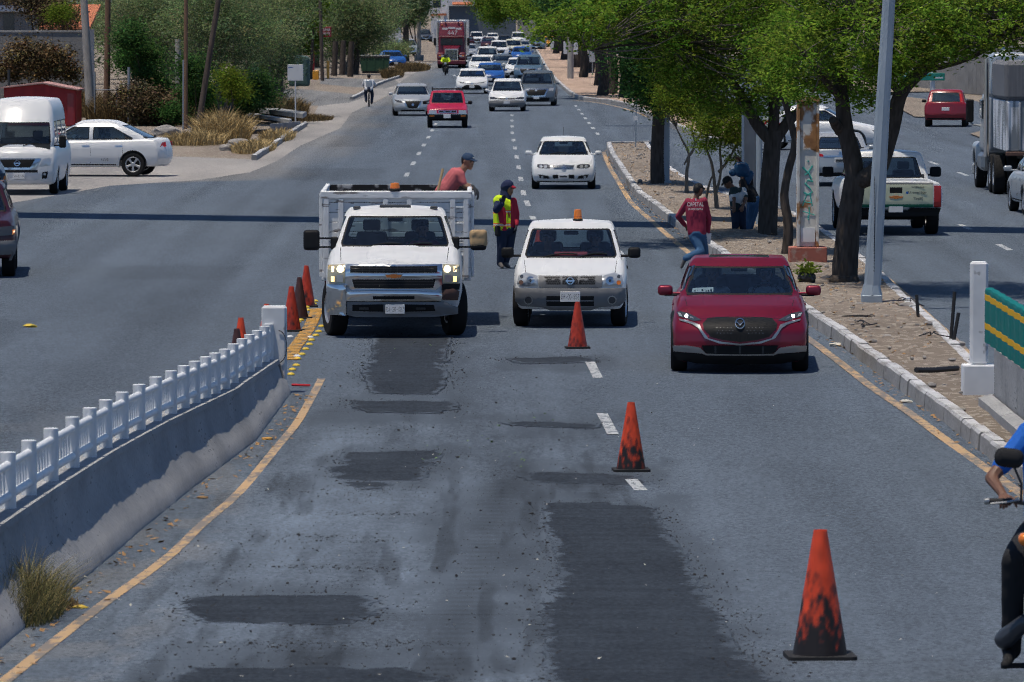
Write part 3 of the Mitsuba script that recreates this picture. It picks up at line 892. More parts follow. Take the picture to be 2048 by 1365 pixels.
    def window_polys(s, g, pillars, side_z, rear_glass, wsm):
        z0, z1 = g.get('wz0', g['zb'] + 0.015), g.get('wz1', g['zr'] - 0.075)
        w0, w1 = s.lw(g, z0)[0] - wsm, s.lw(g, z1)[0] - wsm
        def rounded(p, r=0.05):
            q = shapely.Polygon(p)
            return list(q.buffer(-r).buffer(r, quad_segs=3).exterior.coords)[:-1]
        out = [('windshield', 'front', rounded([(-w0, z0), (w0, z0), (w1, z1), (-w1, z1)]))]
        if rear_glass:
            m = 0.11
            z0r = g.get('rz0', z0 + 0.05)
            out.append(('rear_window', 'rear', rounded([(-w0 + m - .05, z0r), (w0 - m + .05, z0r), (w1 - m + .05, z1 - 0.02), (-w1 + m - .05, z1 - 0.02)])))
        zs0, zs1 = side_z or (g['zb'] + 0.04, g['zr'] - 0.10)
        f0, r0 = s.lw(g, zs0)[1:]; f1, r1 = s.lw(g, zs1)[1:]
        ed = [None] + list(pillars) + [None]
        mf, mr = g.get('mf', 0.16), g.get('mr', 0.16)
        for a, b in zip(ed[:-1], ed[1:]):
            p = [(f0 + mf if a is None else a + 0.05, zs0), (r0 - mr if b is None else b - 0.05, zs0), (r1 - mr * 0.8 if b is None else b - 0.05, zs1), (f1 + mf * 0.8 if a is None else a + 0.05, zs1)]
            if b is not None and f1 + mf > b - 0.1: continue
            p = rounded(p, 0.03)
            out += [('side_window', 'left', p), ('side_window', 'right', p)]
        return out

    def window_prisms(s, g, pillars, side_z, rear_glass, wsm):
        ps, mid = [], (g['rf'] + g['rr']) / 2
        for nm, face, poly in s.window_polys(g, pillars, side_z, rear_glass, wsm):
            e = m3.CrossSection([np.array(poly)], m3.FillRule.NonZero).extrude(4.0)
            if face == 'front': ps.append(e.rotate([90, 0, 0]).translate([0, mid, 0]))
            elif face == 'rear': ps.append(e.rotate([90, 0, 0]).translate([0, mid + 4.0, 0]))
            elif face == 'left': ps.append(man(xyz(tm(e), -1)))
            else: ps.append(man(xyz(tm(e), 1)))
        return ps

    def S(s, name):
        if name not in s.surf:
            m = s.gh0 if name.startswith('gh_') else s.body0
            s.surf[name] = Surf(m, name.replace('gh_', ''))
        return s.surf[name]

    def patch(s, name, face, poly, m, proud=0.004, th=0.02, mirror=False, ref=0.07, bevel=0.0, smooth=30):
        if face in ('front', 'rear'): proud, th = proud + 0.010, th + 0.010
        s.parts.append((name, mikit.ply(patch_mesh(s.S(face), poly, proud, th, ref, bevel=bevel), None, smooth), m))
        if mirror:
            s.parts.append((name, mikit.ply(patch_mesh(s.S(face), [(-a, b) for a, b in poly][::-1], proud, th, ref, bevel=bevel), None, smooth), m))

    def add(s, name, mesh, m, smooth=30):
        s.parts.append((name, mikit.ply(tm(mesh), None, smooth), m))

    def interior(s, g, pick):
        b = g['zb']
        wi = g['wb'] - 0.13
        s.add('dashboard', cat(box(-wi, wi, g['wsb'] + 0.16, g['wsb'] + 0.62, 0.5, b - 0.01, 0.06)), 'cabin_grey')
        ring = trimesh.creation.torus(0.18, 0.014, 28, 8)
        ys = g['wsb'] + 0.86
        s.add('steering_wheel', cat(xf(ring, (0.36, ys, b - 0.02), rx=math.radians(68)), cyl((0.36, ys, b - .02), (0.36, ys - 0.25, b - 0.14), 0.025), xf(box(-0.17, 0.17, -0.012, 0.012, -0.02, 0.02, 0.004), (0.36, ys, b - .02), rx=math.radians(-22))), 'black_plastic')
        for sx in (-0.36, 0.36):
            y = g['wsb'] + 1.30
            s.add('seat', cat(xf(tm(man(rgrid(0.24, 0.25, 0.08, 0.06, 2, 2, 2))), (sx, y, b - 0.42)), xf(tm(man(rgrid(0.23, 0.07, 0.30, 0.06, 2, 1, 2))), (sx, y + 0.26, b - 0.10), rx=-0.16), xf(tm(man(rgrid(0.13, 0.05, 0.085, 0.04, 1, 1, 1))), (sx, y + 0.32, b + 0.29))), 'seat_cloth')
        if not pick and g['rb'] - g['wsb'] > 2.4:
            y = g['wsb'] + 2.15
            s.add('rear_seat', cat(xf(tm(man(rgrid(0.55, 0.08, 0.28, 0.06, 3, 1, 2))), (0, y + 0.1, b - 0.08), rx=-0.2)), 'seat_cloth')
        s.add('inner_mirror', xf(box(-0.11, 0.11, -0.015, 0.015, -0.03, 0.03, 0.012), (0, g['rf'] - 0.02, g['zr'] - 0.15)), 'black_plastic')

    def mirror(s, x, y, z, w=0.11, h=0.075, m='PAINT', arm=0.10):
        for sx in (-1, 1):
            s.parts.append(('side_mirror', mikit.ply(cat(xf(tm(man(rgrid(w, 0.06, h, min(h, 0.05) * .95, 2, 1, 2))), (sx * x, y, z)), xf(box(-arm, arm, -0.03, 0.03, -0.018, 0.018, 0.01), (sx * (x - w - arm * 0.4), y + 0.01, z - h * 0.6))), None, 35), m))

    def plate(s, face, x, z, text=None, w=0.30, h=0.15, proud=0.03):
        sf = s.S(face)
        yv = float(np.mean(sf(np.array([x, x + .1, x - .1]), np.array([z, z, z])))) + sf.sg * proud
        s.add('license_plate', box(x - w / 2, x + w / 2, min(yv, yv - sf.sg * .02), max(yv, yv - sf.sg * .02), z - h / 2, z + h / 2, 0.006), 'plate_white')
        if text:
            t = meshkit.text_mesh(text, h * 0.50, 0.003, bold=False)
            ext = t.bounds[1, 0] - t.bounds[0, 0]
            t.apply_translation([-t.bounds[0, 0], 0, 0]); t.vertices[:, 0] *= (w * 0.90) / ext
            t.vertices[:, 0] -= w * 0.45
            if sf.sg < 0: t = xf(t, (x, yv - 0.001, z - h * 0.25), rx=math.pi / 2)
            else: t = xf(xf(t, (0, 0, 0), rx=math.pi / 2), (x, yv + 0.001, z - h * 0.25), rz=math.pi)
            s.parts.append(('license_plate__lettering', mikit.ply(t, None, False), 'ink'))

    def wipers(s, g):
        sf = s.S('gh_front')
        for x0, x1 in ((-0.42, 0.10), (0.12, 0.55)):
            xs = np.linspace(x0, x1, 8); zs = np.linspace(g['zb'] + 0.03, g['zb'] + 0.075, 8) + 0.03 * np.sin(np.linspace(0, 3.1, 8))
            s.add('wiper', tube(np.column_stack([xs, sf(xs, zs) - 0.018, zs]), 0.010, 6), 'black_plastic')

    def place(s, key, px, py, rz=0.0, paint='white_paint', ref='front', z=0.0, at=None, remap=None, scale=1.0):
        p = G(px, py) if at is None else np.array([*at, 0.0])
        y0 = {'front': s.fa - 0.05, 'rear': s.ra, 'mid': s.L / 2}[ref]
        base = T().translate([p[0], p[1], z]) @ T().rotate([0, 0, 1], rz) @ T().scale(scale) @ T().translate([0, -y0, 0])
        remap = dict(remap or {}, PAINT=paint)
        for nm, pl, m in s.parts:
            if isinstance(nm, tuple):
                wk = part(key, 'wheel', None, None, holder=True)
                part(wk, 'tyre', pl[0], 'tyre', tw=base @ nm[1])
                part(wk, 'rim', pl[1], remap.get('rim', 'alloy'), tw=base @ nm[1])
                part(wk, 'brake_disc', pl[2], 'black_plastic', tw=base @ nm[1])
            else:
                part(key, nm, pl, remap.get(m, m), tw=base)
        return base


def xyz(m, sg):
    v = m.vertices
    out = np.column_stack([sg * v[:, 2] , v[:, 0], v[:, 1]])
    q = trimesh.Trimesh(out, m.faces, process=False)
    if q.volume < 0: q.invert()
    return q


def rect(x0, x1, z0, z1): return [(x0, z0), (x1, z0), (x1, z1), (x0, z1)]
def circ(x, z, r, n=20): return [(x + r * math.cos(t), z + r * math.sin(t)) for t in np.linspace(0, 2 * math.pi, n, endpoint=False)]
def sym(pts): return list(pts) + [(-x, z) for x, z in reversed(pts)]
# ================================================================ the three vehicles in front
# ---- white stake-bed truck
g = dict(wsb=1.38, rf=2.12, rr=3.12, rb=3.30, zb=1.24, zr=1.80, wb=0.88, wr=0.715, bow=0.14, crown=0.05, wz0=1.275, wz1=1.705, r=0.08)
S = Veh(3.36, 1.98, [(0, 1.075), (0.12, 1.10), (0.5, 1.155), (1.38, 1.265), (3.36, 1.26)], [(0, 0.36), (0.5, 0.42), (3.36, 0.45)], 0.97, 6.2, wr=0.40, ww=0.25, gh=g, bowf=0.16, bowr=0.03, r=0.08,
        front=((0, .10), (.25, .06), (.5, .03), (.95, .02), (1, .10)), rear=((0, 0), (1, 0)), wheel_style='truck', arch=0.47, steer=13, dual=True, wy=((0, .97), (.4, 1), (9, 1)), track=0.99, pillars=(2.75,), wsm=0.06)
S.parts = [q for q in S.parts]
# grille: chrome surround, two dark mesh openings with bars, central bar, badge
S.patch('grille_surround', 'front', sym([(0.0, 0.70), (0.60, 0.70), (0.70, 0.78), (0.70, 1.075), (0.0, 1.075)]), 'chrome', 0.045, 0.06, bevel=0.01)
S.patch('grille', 'front', rect(-0.63, 0.63, 0.955, 1.05), 'black_plastic', 0.052, 0.02)
S.patch('grille', 'front', sym([(0, 0.735), (0.57, 0.735), (0.605, 0.86), (0, 0.86)]), 'black_plastic', 0.052, 0.02)
for z in (0.785, 0.823): S.patch('grille_bar', 'front', rect(-0.585, 0.585, z, z + 0.006), 'dark_metal', 0.060, 0.01)
for z in (0.99, 1.018): S.patch('grille_bar', 'front', rect(-0.62, 0.62, z, z + 0.005), 'dark_metal', 0.060, 0.01)
for x in np.linspace(-0.55, 0.55, 12): S.patch('grille_bar', 'front', rect(x - 0.003, x + 0.003, 0.96, 1.045), 'dark_metal', 0.058, 0.006, ref=.2)
S.patch('grille_band', 'front', rect(-0.70, 0.70, 0.872, 0.945), 'chrome', 0.068, 0.03, bevel=0.012)
tie = sym([(0.0, 0.935), (0.042, 0.935), (0.048, 0.925), (0.115, 0.925), (0.10, 0.888), (0.042, 0.888), (0.036, 0.878), (0, 0.878)])
S.patch('badge_rim', 'front', list(shapely.Polygon(tie).buffer(0.012, join_style=2).exterior.coords)[:-1], 'chrome', 0.078, 0.02)
S.patch('badge', 'front', tie, 'emblem_gold', 0.086, 0.02)
# headlamps: yellowed housing, lit bulbs
hl = [(0.71, 0.80), (0.93, 0.79), (0.965, 0.86), (0.955, 1.06), (0.71, 1.075)]
S.patch('headlight', 'front', hl, 'lens_yellowed', 0.03, 0.05, mirror=True, bevel=0.012)
scene['lamp_warm'] = {'type': 'diffuse', 'reflectance': {'type': 'rgb', 'value': [0.8, 0.7, 0.5]}}
EMIT = []
def lit(S, name, face, poly, proud, rad, mirror=False):
    for sg in ((1, -1) if mirror else (1,)):
        pm = patch_mesh(S.S(face), [(sg * a, b) for a, b in poly][::sg], proud + 0.010, 0.01, 0.2)
        d = mikit.ply(pm, None, False); d['emitter'] = {'type': 'area', 'radiance': {'type': 'rgb', 'value': list(rad)}}
        S.parts.append((name, d, 'lamp_warm'))
lit(S, 'headlight__bulb', 'front', circ(0.775, 1.005, 0.052, 12), 0.036, (1.7, 1.4, 0.85), True)
lit(S, 'headlight__bulb', 'front', rect(0.865, 0.905, 0.96, 1.045), 0.036, (1.1, 0.75, 0.35), True)
lit(S, 'headlight__bulb', 'front', rect(0.86, 0.91, 0.82, 0.90), 0.036, (1.1, 0.65, 0.22), True)
S.patch('headlight__low_lens', 'front', rect(0.735, 0.83, 0.82, 0.92), 'lens_clear', 0.036, 0.02, mirror=True)
# bumper: chrome blade in three pieces, one corner torn off, grey valance
S.patch('bumper', 'front', [(-0.70, 0.545), (0.68, 0.545), (0.70, 0.60), (0.70, 0.665), (0.35, 0.69), (-0.35, 0.69), (-0.70, 0.68)], 'chrome', 0.12, 0.12, bevel=0.02, ref=0.05)
S.patch('bumper__slot', 'front', rect(-0.30, 0.30, 0.575, 0.62), 'black_plastic', 0.124, 0.02)
S.patch('bumper_corner', 'front', [(-0.985, 0.40), (-0.93, 0.34), (-0.69, 0.33), (-0.69, 0.775), (-0.97, 0.785)], 'chrome', 0.13, 0.12, bevel=0.02, ref=0.05)
S.patch('bumper_valance', 'front', [(-0.68, 0.34), (-0.55, 0.31), (0.6, 0.31), (0.93, 0.35), (0.93, 0.44), (0.72, 0.53), (-0.68, 0.535)], 'grey_plastic', 0.105, 0.10, bevel=0.015)
S.patch('valance_recess', 'front', [(-0.60, 0.40), (-0.15, 0.39), (-0.15, 0.50), (-0.60, 0.49)], 'black_plastic', 0.110, 0.02)
S.patch('valance_recess', 'front', [(0.16, 0.39), (0.60, 0.40), (0.58, 0.49), (0.16, 0.50)], 'black_plastic', 0.110, 0.02)
S.patch('tow_hook', 'front', [(-0.50, 0.42), (-0.36, 0.42), (-0.36, 0.455), (-0.50, 0.455)], 'dark_metal', 0.13, 0.03)
S.patch('tow_hook', 'front', [(0.32, 0.42), (0.46, 0.42), (0.46, 0.455), (0.32, 0.455)], 'dark_metal', 0.13, 0.03)
S.patch('broken_bracket', 'front', [(0.70, 0.56), (0.93, 0.55), (0.95, 0.68), (0.86, 0.72), (0.70, 0.70)], 'rust_brown', 0.06, 0.09, bevel=0.02)
S.patch('bumper_gap', 'front', [(0.69, 0.70), (0.95, 0.70), (0.96, 0.79), (0.70, 0.79)], 'black_plastic', 0.012, 0.03)
S.plate('front', 0.02, 0.43, 'DJ-28-007', 0.28, 0.135, proud=0.15)
# hood: raised centre, shut lines
S.patch('hood_ridge', 'top', [(-0.36, 0.10), (0.36, 0.10), (0.40, 0.7), (0.34, 1.36), (-0.34, 1.36), (-0.40, 0.7)], 'PAINT', 0.020, 0.03, bevel=0.018, ref=0.09)
for sx in (-1, 1): S.patch('hood_gap', 'top', [(sx * 0.76, 0.12), (sx * 0.768, 0.12), (sx * 0.80, 1.34), (sx * 0.79, 1.34)], 'black_plastic', 0.0015, 0.01, ref=0.15)
S.wipers(g)
for sx in (-1, 1):
    S.add('tow_mirror', cat(xf(man(rgrid(0.12, 0.07, 0.15, 0.05, 2, 1, 3)), (sx * 1.23, 1.75, 1.36))), 'black_plastic')
    S.add('mirror_arm', cat(box(min(sx * .84, sx * 1.16), max(sx * .84, sx * 1.16), 1.72, 1.76, 1.375, 1.40), box(min(sx * .84, sx * 1.16), max(sx * .84, sx * 1.16), 1.72, 1.76, 1.245, 1.27), box(min(sx * .84, sx * .95), max(sx * .84, sx * .95), 1.69, 1.79, 1.22, 1.41, 0.02)), 'black_plastic')
# a rag tied over the mirror on the driver's side
sf_ = man(rgrid(0.128, 0.078, 0.125, 0.05, 6, 3, 6)); sfv = tm(sf_)
sfv.vertices += 0.012 * (meshkit.fbm(sfv.vertices * 14, 3, 2)[:, None] - 0.4) * sfv.vertex_normals * 2
for k, x in enumerate((-0.57, 0.0, 0.57)):
    w = 0.055 if k != 1 else 0.23
    S.add('roof_marker', box(x - w, x + w, 2.19, 2.27, 1.80, 1.868 if k == 1 else 1.845, 0.015), 'lens_dark')
for sx in (-1, 1): S.add('step_bar', tube([(sx * 0.93, 1.55, 0.40), (sx * 0.95, 2.4, 0.38), (sx * 0.93, 3.2, 0.40)], 0.05, 8), 'dull_chrome')
S.add('chassis', cat(box(-0.45, 0.45, 0.4, 7.3, 0.42, 0.60), box(-0.85, 0.85, 0.90, 1.02, 0.34, 0.46), box(-0.8, 0.8, 6.13, 6.27, 0.32, 0.46)), 'black_plastic')
# stake bed: front wall of sheet and posts, side walls of boards, ladder
M('bed_white', proc(lambda p, n, uv: mix(mix((0.52, 0.54, 0.56), (0.74, 0.76, 0.78), fbm(p.x * 4, p.y * 3, p.z * 5, 3)), (0.09, 0.06, 0.05), smoothstep(0.62, 0.72, fbm(p.x * 5 + 3, p.y * 3, p.z * 16, 4)) * 0.75)), 0.5)
M('bed_tar', proc(lambda p, n, uv: mix((0.012, 0.012, 0.014), (0.42, 0.42, 0.43), smoothstep(0.52, 0.72, fbm(p.x * 9, p.y * 3, p.z * 7, 4)))), 0.85)
bx = 1.12; b0, b1, bz0, bz1 = 3.5, 7.2, 0.82, 2.03
S.add('bed_floor', box(-bx, bx, b0, b1, bz0 - 0.14, bz0, 0.01), 'bed_white')
S.add('bed_top_rail', box(-bx - 0.02, bx + 0.02, b0 - 0.06, b0 + 0.08, bz1 - 0.115, bz1, 0.015), 'bed_white')
for z in np.arange(bz0 + 0.005, bz1 - 0.15, 0.148):
    S.add('bed_front_board', box(-bx + 0.02, bx - 0.02, b0, b0 + 0.035, z, z + 0.14, 0.006), 'bed_white')
for x in (-1.05, -0.83, -0.16, 0.20, 0.85, 1.05): S.add('bed_post', box(x - 0.04, x + 0.04, b0 - 0.05, b0 - 0.002, bz0 - 0.1, bz1 - 0.118, 0.008), 'bed_white')
for sx in (-1, 1):
    for z in np.arange(bz0 + 0.005, bz1 - 0.12, 0.19):
        S.add('bed_side_board', box(min(sx * bx, sx * (bx - 0.035)), max(sx * bx, sx * (bx - 0.035)), b0 + 0.09, b1 - 0.05, z, z + 0.18, 0.006), 'bed_white')
    S.add('bed_side_rail', box(min(sx * (bx - .05), sx * (bx + 0.02)), max(sx * (bx - .05), sx * (bx + 0.02)), b0 + 0.085, b1, bz1 - 0.05, bz1 + 0.002, 0.01), 'bed_white')
    for y in np.linspace(b0 + 0.5, b1 - 0.3, 5): S.add('bed_post', box(min(sx * (bx + .003), sx * (bx + 0.05)), max(sx * (bx + .003), sx * (bx + 0.05)), y - 0.04, y + 0.04, bz0 - 0.1, bz1 - 0.055, 0.008), 'bed_white')
for z in np.arange(bz0 + 0.005, bz1 - 0.18, 0.20): S.add('bed_rear_board', box(-bx + 0.04, bx - 0.04, b1 - 0.045, b1 - 0.005, z, z + 0.19, 0.006), 'bed_tar')
for z in (1.05, 1.29, 1.53, 1.77): S.add('ladder_rung', box(0.89, 1.01, b0 - 0.042, b0 - 0.012, z, z + 0.03, 0.004), 'bed_white')
hp = [(x, y) for x, y in zip(np.linspace(-1.0, 1.0, 12), [1.2, 1.3, 1.5, 1.42, 1.55, 1.6, 1.52, 1.45, 1.5, 1.4, 1.3, 1.2])]
heap = grid_sheet(-1.07, 1.07, b0 + 0.05, b1 - 0.06, 30, 40, lambda x, y: 1.10 + 0.35 * meshkit.fbm(np.column_stack([x * 1.5, y, x * 0]), 4, 8) - 0.15 * np.abs(x) ** 2)
S.add('asphalt_load', heap, 'tar_load', True)
S.add('red_flap', box(-1.15, -0.62, 6.72, 6.74, 0.25, 0.72), 'maroon_paint')
k = thing('stake_truck', 'white stake-bed work truck with lit headlights and a torn chrome bumper corner', 'truck')
TRUCK = S.place(k, 789, 671, rz=0.5, paint='mottled_white_paint')
labels[k + '__bumper_corner'] = {'label': 'dented chrome bumper corner on the left of the picture'}


def local(base, p):
    q = np.array(base.matrix) @ np.array([*p, 1.0])
    return q[:3]


def beacon(base, p, h, r, label):
    o = local(base, p)
    k = thing('beacon_light', label, 'beacon')
    part(k, 'foot', xf(lathe([(0.001, 0), (r * 1.25, 0), (r * 1.25, 0.02), (r * 1.05, 0.035), (0.001, 0.035)], 20), o), 'black_plastic')
    part(k, 'dome', xf(lathe([(0.001, 0.035), (r, 0.035), (r * 0.97, h * 0.5), (r * 0.86, h * 0.94), (r * 0.75, h), (0.001, h + 0.004)], 24), o), 'lens_amber')
    part(k, 'dome_ring', xf(lathe([(r * .985, h * .35), (r * 1.015, h * .35), (r * 1.01, h * .38), (r * 0.98, h * .38)], 24), o), 'lens_red')
beacon(TRUCK, (-0.02, 3.50, 2.035), 0.115, 0.075, 'squat amber beacon on the front rail of the stake bed')
o = local(TRUCK, (1.23, 1.75, 1.385))
single('mirror_rag', xf(sfv, o), 'tan_cloth', 'tan rag wrapped round the truck mirror beside the flagger', 'rag', smooth=True)
o1, o2 = local(TRUCK, (0.46, 4.1, 1.3)), local(TRUCK, (0.70, 4.35, 2.34))
single('shovel_handle', tube([o1, o2], 0.02, 8), 'tan_cloth', 'wooden tool handle sticking up out of the truck bed', 'tool handle')

# ---- white pickup with grey plastic bumper
g = dict(wsb=1.10, rf=1.88, rr=3.15, rb=3.42, zb=0.985, zr=1.50, wb=0.765, wr=0.625, bow=0.13, crown=0.045, wz0=1.005, wz1=1.425, r=0.08)
S = Veh(5.0, 1.70, [(0, 0.775), (0.15, 0.82), (0.5, 0.89), (1.1, 0.985), (3.42, 0.99), (5.0, 0.97)], [(0, 0.27), (0.3, 0.30), (1.0, 0.34), (5, 0.36)], 0.78, 3.73, wr=0.34, ww=0.215, gh=g, bowf=0.15, bowr=0.05, r=0.07,
        front=((0, .07), (.3, .02), (.6, .01), (.9, .03), (1, .10)), wheel_style='steel', arch=0.41, bed=(3.62, 4.9, 0.62, 0.70), pillars=(2.35,), cabin_mat='cabin_grey', steer=-5, track=0.84, wsm=0.05)
S.patch('bumper', 'front', sym([(0.0, 0.262), (0.30, 0.262), (0.42, 0.31), (0.74, 0.33), (0.825, 0.40), (0.83, 0.60), (0.0, 0.60)]), 'grey_plastic', 0.07, 0.09, bevel=0.018, ref=0.05)
S.patch('bumper_opening', 'front', rect(-0.355, 0.355, 0.335, 0.485), 'black_plastic', 0.074, 0.02)
S.patch('opening_bar', 'front', rect(-0.35, 0.35, 0.405, 0.425), 'grey_plastic', 0.080, 0.015)
S.patch('fog_light_rim', 'front', circ(0.625, 0.42, 0.068), 'dull_chrome', 0.076, 0.02, mirror=True)
S.patch('fog_light', 'front', circ(0.625, 0.42, 0.052), 'lens_dark', 0.081, 0.02, mirror=True)
S.patch('grille_panel', 'front', sym([(0, 0.605), (0.42, 0.605), (0.475, 0.62), (0.475, 0.785), (0, 0.785)]), 'grey_plastic', 0.035, 0.04, bevel=0.01)
for xa, xb in ((-0.375, -0.145), (-0.115, 0.115), (0.145, 0.375)):
    sk = 0.02 if xa < -0.2 else (-0.02 if xa > 0 else 0)
    S.patch('grille', 'front', [(xa + sk * 1.2, 0.655), (xb + sk * (0.2), 0.655), (xb - sk * .2, 0.772), (xa - sk * 0.6, 0.772)], 'black_plastic', 0.038, 0.02)
    for r_ in range(4):
        for c_ in range(6):
            x = xa + 0.035 + c_ * 0.033 + (0.016 if r_ % 2 else 0); z = 0.672 + r_ * 0.027
            S.patch('grille_mesh', 'front', rect(x - 0.002, x + 0.002, z - 0.012, z + 0.012), 'grey_plastic', 0.042, 0.008, ref=0.3)
    for r_ in range(3): S.patch('grille_mesh', 'front', rect(xa + 0.015, xb - 0.015, 0.682 + r_ * 0.030, 0.685 + r_ * 0.030), 'grey_plastic', 0.042, 0.008, ref=0.3)
def ring(x, z, r0, r1): return shapely.Point(x, z).buffer(r1, 10).difference(shapely.Point(x, z).buffer(r0, 10))
def badge(S, face, shp, m, proud, th=0.012, name='badge'):
    for q in getattr(shp, 'geoms', [shp]):
        S.parts.append((name, mikit.ply(patch_mesh(S.S(face), q, proud + 0.010, th, 0.2), None, 30), m))
badge(S, 'front', shapely.union_all([ring(0, 0.712, 0.042, 0.055), shapely.box(-0.066, 0.700, 0.066, 0.724)]), 'chrome', 0.055)
hl = [(0.485, 0.625), (0.775, 0.625), (0.80, 0.66), (0.775, 0.78), (0.66, 0.825), (0.55, 0.80), (0.485, 0.775)]
S.patch('headlight', 'front', hl, 'lens_clear', 0.028, 0.04, mirror=True, bevel=0.02, ref=0.05)
S.patch('headlight__reflector', 'front', circ(0.595, 0.71, 0.062), 'chrome', 0.031, 0.02, mirror=True)
S.patch('headlight__bulb', 'front', circ(0.595, 0.71, 0.022), 'lens_dark', 0.034, 0.02, mirror=True)
S.patch('headlight__turn_lens', 'front', circ(0.725, 0.68, 0.034), 'lens_amber', 0.031, 0.02)
S.patch('headlight__turn_lens', 'front', circ(-0.735, 0.68, 0.034), 'rust_brown', 0.031, 0.02)
S.patch('headlight__side_lens', 'front', circ(0.725, 0.765, 0.026), 'lens_dark', 0.031, 0.02, mirror=True)
S.plate('front', 0.0, 0.475, 'UH-00-853', 0.30, 0.155, proud=0.09)
for sx in (-1, 1): S.patch('hood_gap', 'top', [(sx * 0.66, 0.14), (sx * 0.667, 0.14), (sx * 0.705, 1.08), (sx * 0.697, 1.08)], 'black_plastic', 0.0015, 0.01, ref=0.15)
S.patch('hood_ridge', 'top', [(-0.40, 0.12), (0.40, 0.12), (0.44, 0.6), (0.40, 1.05), (-0.40, 1.05), (-0.44, 0.6)], 'PAINT', 0.010, 0.03, bevel=0.010, ref=0.09)
S.wipers(g); S.mirror(0.96, 1.42, 1.075, 0.095, 0.082, 'black_plastic')
for q in (rect(-0.60, -0.54, 1.375, 1.415), rect(0.46, 0.56, 1.39, 1.41)): S.parts.append(('windshield__sticker', mikit.ply(patch_mesh(S.S('gh_front'), q, -0.016, 0.002, .3), None, False), 'plate_white'))
S.parts.append(('windshield__sticker', mikit.ply(patch_mesh(S.S('gh_front'), rect(0.56, 0.61, 1.035, 1.075), -0.016, 0.002, .3), None, False), 'blue_paint'))
card = xf(box(-0.24, 0.24, -0.01, 0.01, -0.035, 0.035, 0.008), (0.0, 1.42, 1.045), rx=-0.9)
S.add('chassis', cat(box(-0.4, 0.4, 0.4, 4.8, 0.33, 0.45), box(-0.7, 0.7, 0.7, 0.86, 0.28, 0.4), box(-0.7, 0.7, 3.65, 3.8, 0.28, 0.4)), 'black_plastic')
S.patch('door_handle', 'left', rect(2.10, 2.28, 0.80, 0.84), 'black_plastic', 0.02, 0.02); S.patch('door_handle', 'right', rect(2.10, 2.28, 0.80, 0.84), 'black_plastic', 0.02, 0.02)
for fc in ('left', 'right'):
    for y in (1.25, 2.40): S.patch('door_gap', fc, rect(y, y + 0.008, 0.40, 0.97), 'black_plastic', 0.0015, 0.01, ref=0.2)
k = thing('pickup_truck', 'white pickup with grey plastic bumper and a tall amber beacon on its roof', 'pickup')
PICK = S.place(k, 1141, 652, rz=-1.0, paint='white_paint')
beacon(PICK, (0.10, 2.15, 1.528), 0.175, 0.062, 'tall amber beacon on the roof of the white pickup')
DASH = local(PICK, (0, 1.42, 1.05))
single('dash_folder', xf(box(-0.25, 0.25, -0.012, 0.012, -0.04, 0.04, 0.008), DASH, rx=-0.9), 'red_card', 'red folder lying on the dashboard of the white pickup', 'folder')

# ---- red crossover
g = dict(wsb=1.12, rf=1.98, rr=3.15, rb=4.0, zb=0.955, zr=1.435, wb=0.80, wr=0.625, bow=0.17, crown=0.03, wz0=0.985, wz1=1.335, r=0.09, mr=0.34)
S = Veh(4.35, 1.80, [(0, 0.70), (0.10, 0.75), (0.35, 0.84), (1.12, 0.965), (2.4, 0.985), (4.0, 1.0), (4.35, 0.94)], [(0, 0.14), (0.3, 0.17), (1.0, 0.22), (3.8, 0.22), (4.35, 0.3)], 0.86, 3.5, wr=0.335, ww=0.215, gh=g, bowf=0.26, bowr=0.2, r=0.09, res=(14, 30, 9),
        front=((0, .12), (.22, .03), (.45, .0), (.75, .02), (.93, .10), (1, .24)), wz=((0, .95), (.35, 1.0), (.7, 1.0), (1, .90)), rear=((0, .1), (.4, 0), (1, .2)), arch=0.39, pillars=(2.22,), tint='pane_tinted', wheel_style='alloy', track=0.905, wsm=0.055)
gp = sym([(0, 0.425), (0.22, 0.45), (0.38, 0.49), (0.475, 0.60), (0.485, 0.66), (0.42, 0.725), (0.30, 0.738), (0, 0.738)])
S.patch('grille_frame', 'front', sym([(0, 0.402), (0.24, 0.428), (0.41, 0.47), (0.50, 0.585), (0.525, 0.645), (0.62, 0.675), (0.80, 0.71), (0.79, 0.69), (0.62, 0.645), (0.545, 0.60), (0.46, 0.47), (0.27, 0.405), (0, 0.38)]), 'dull_chrome', 0.028, 0.03, bevel=0.006, ref=0.05)
S.patch('grille', 'front', gp, 'black_plastic', 0.014, 0.03, ref=0.04)
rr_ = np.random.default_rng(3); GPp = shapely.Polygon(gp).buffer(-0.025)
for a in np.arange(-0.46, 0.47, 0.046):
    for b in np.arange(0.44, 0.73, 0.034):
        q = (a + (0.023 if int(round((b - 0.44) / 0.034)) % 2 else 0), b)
        if GPp.contains(shapely.Point(q)) and 0.09 < abs(q[0]) < 0.30 and 0.54 < q[1] < 0.63: S.patch('grille_stud', 'front', [(q[0] - .006, q[1]), (q[0], q[1] - .003), (q[0] + .006, q[1]), (q[0], q[1] + .003)], 'lens_clear', 0.019, 0.008, ref=0.5)  # pale studs only in a band, standing in for glints on the mesh
badge(S, 'front', ring(0, 0.665, 0.055, 0.066).simplify(0.001), 'chrome', 0.045)
badge(S, 'front', shapely.Polygon([(-0.055, 0.692), (-0.045, 0.694), (0, 0.658), (0.045, 0.694), (0.055, 0.692), (0.05, 0.682), (0.03, 0.668), (0, 0.637), (-0.03, 0.668), (-0.05, 0.682)]), 'chrome', 0.045)
hl = [(0.50, 0.700), (0.60, 0.685), (0.80, 0.735), (0.83, 0.785), (0.79, 0.80), (0.66, 0.772)]
S.patch('headlight', 'front', hl, 'lens_dark', 0.018, 0.03, mirror=True, bevel=0.006, ref=0.05)
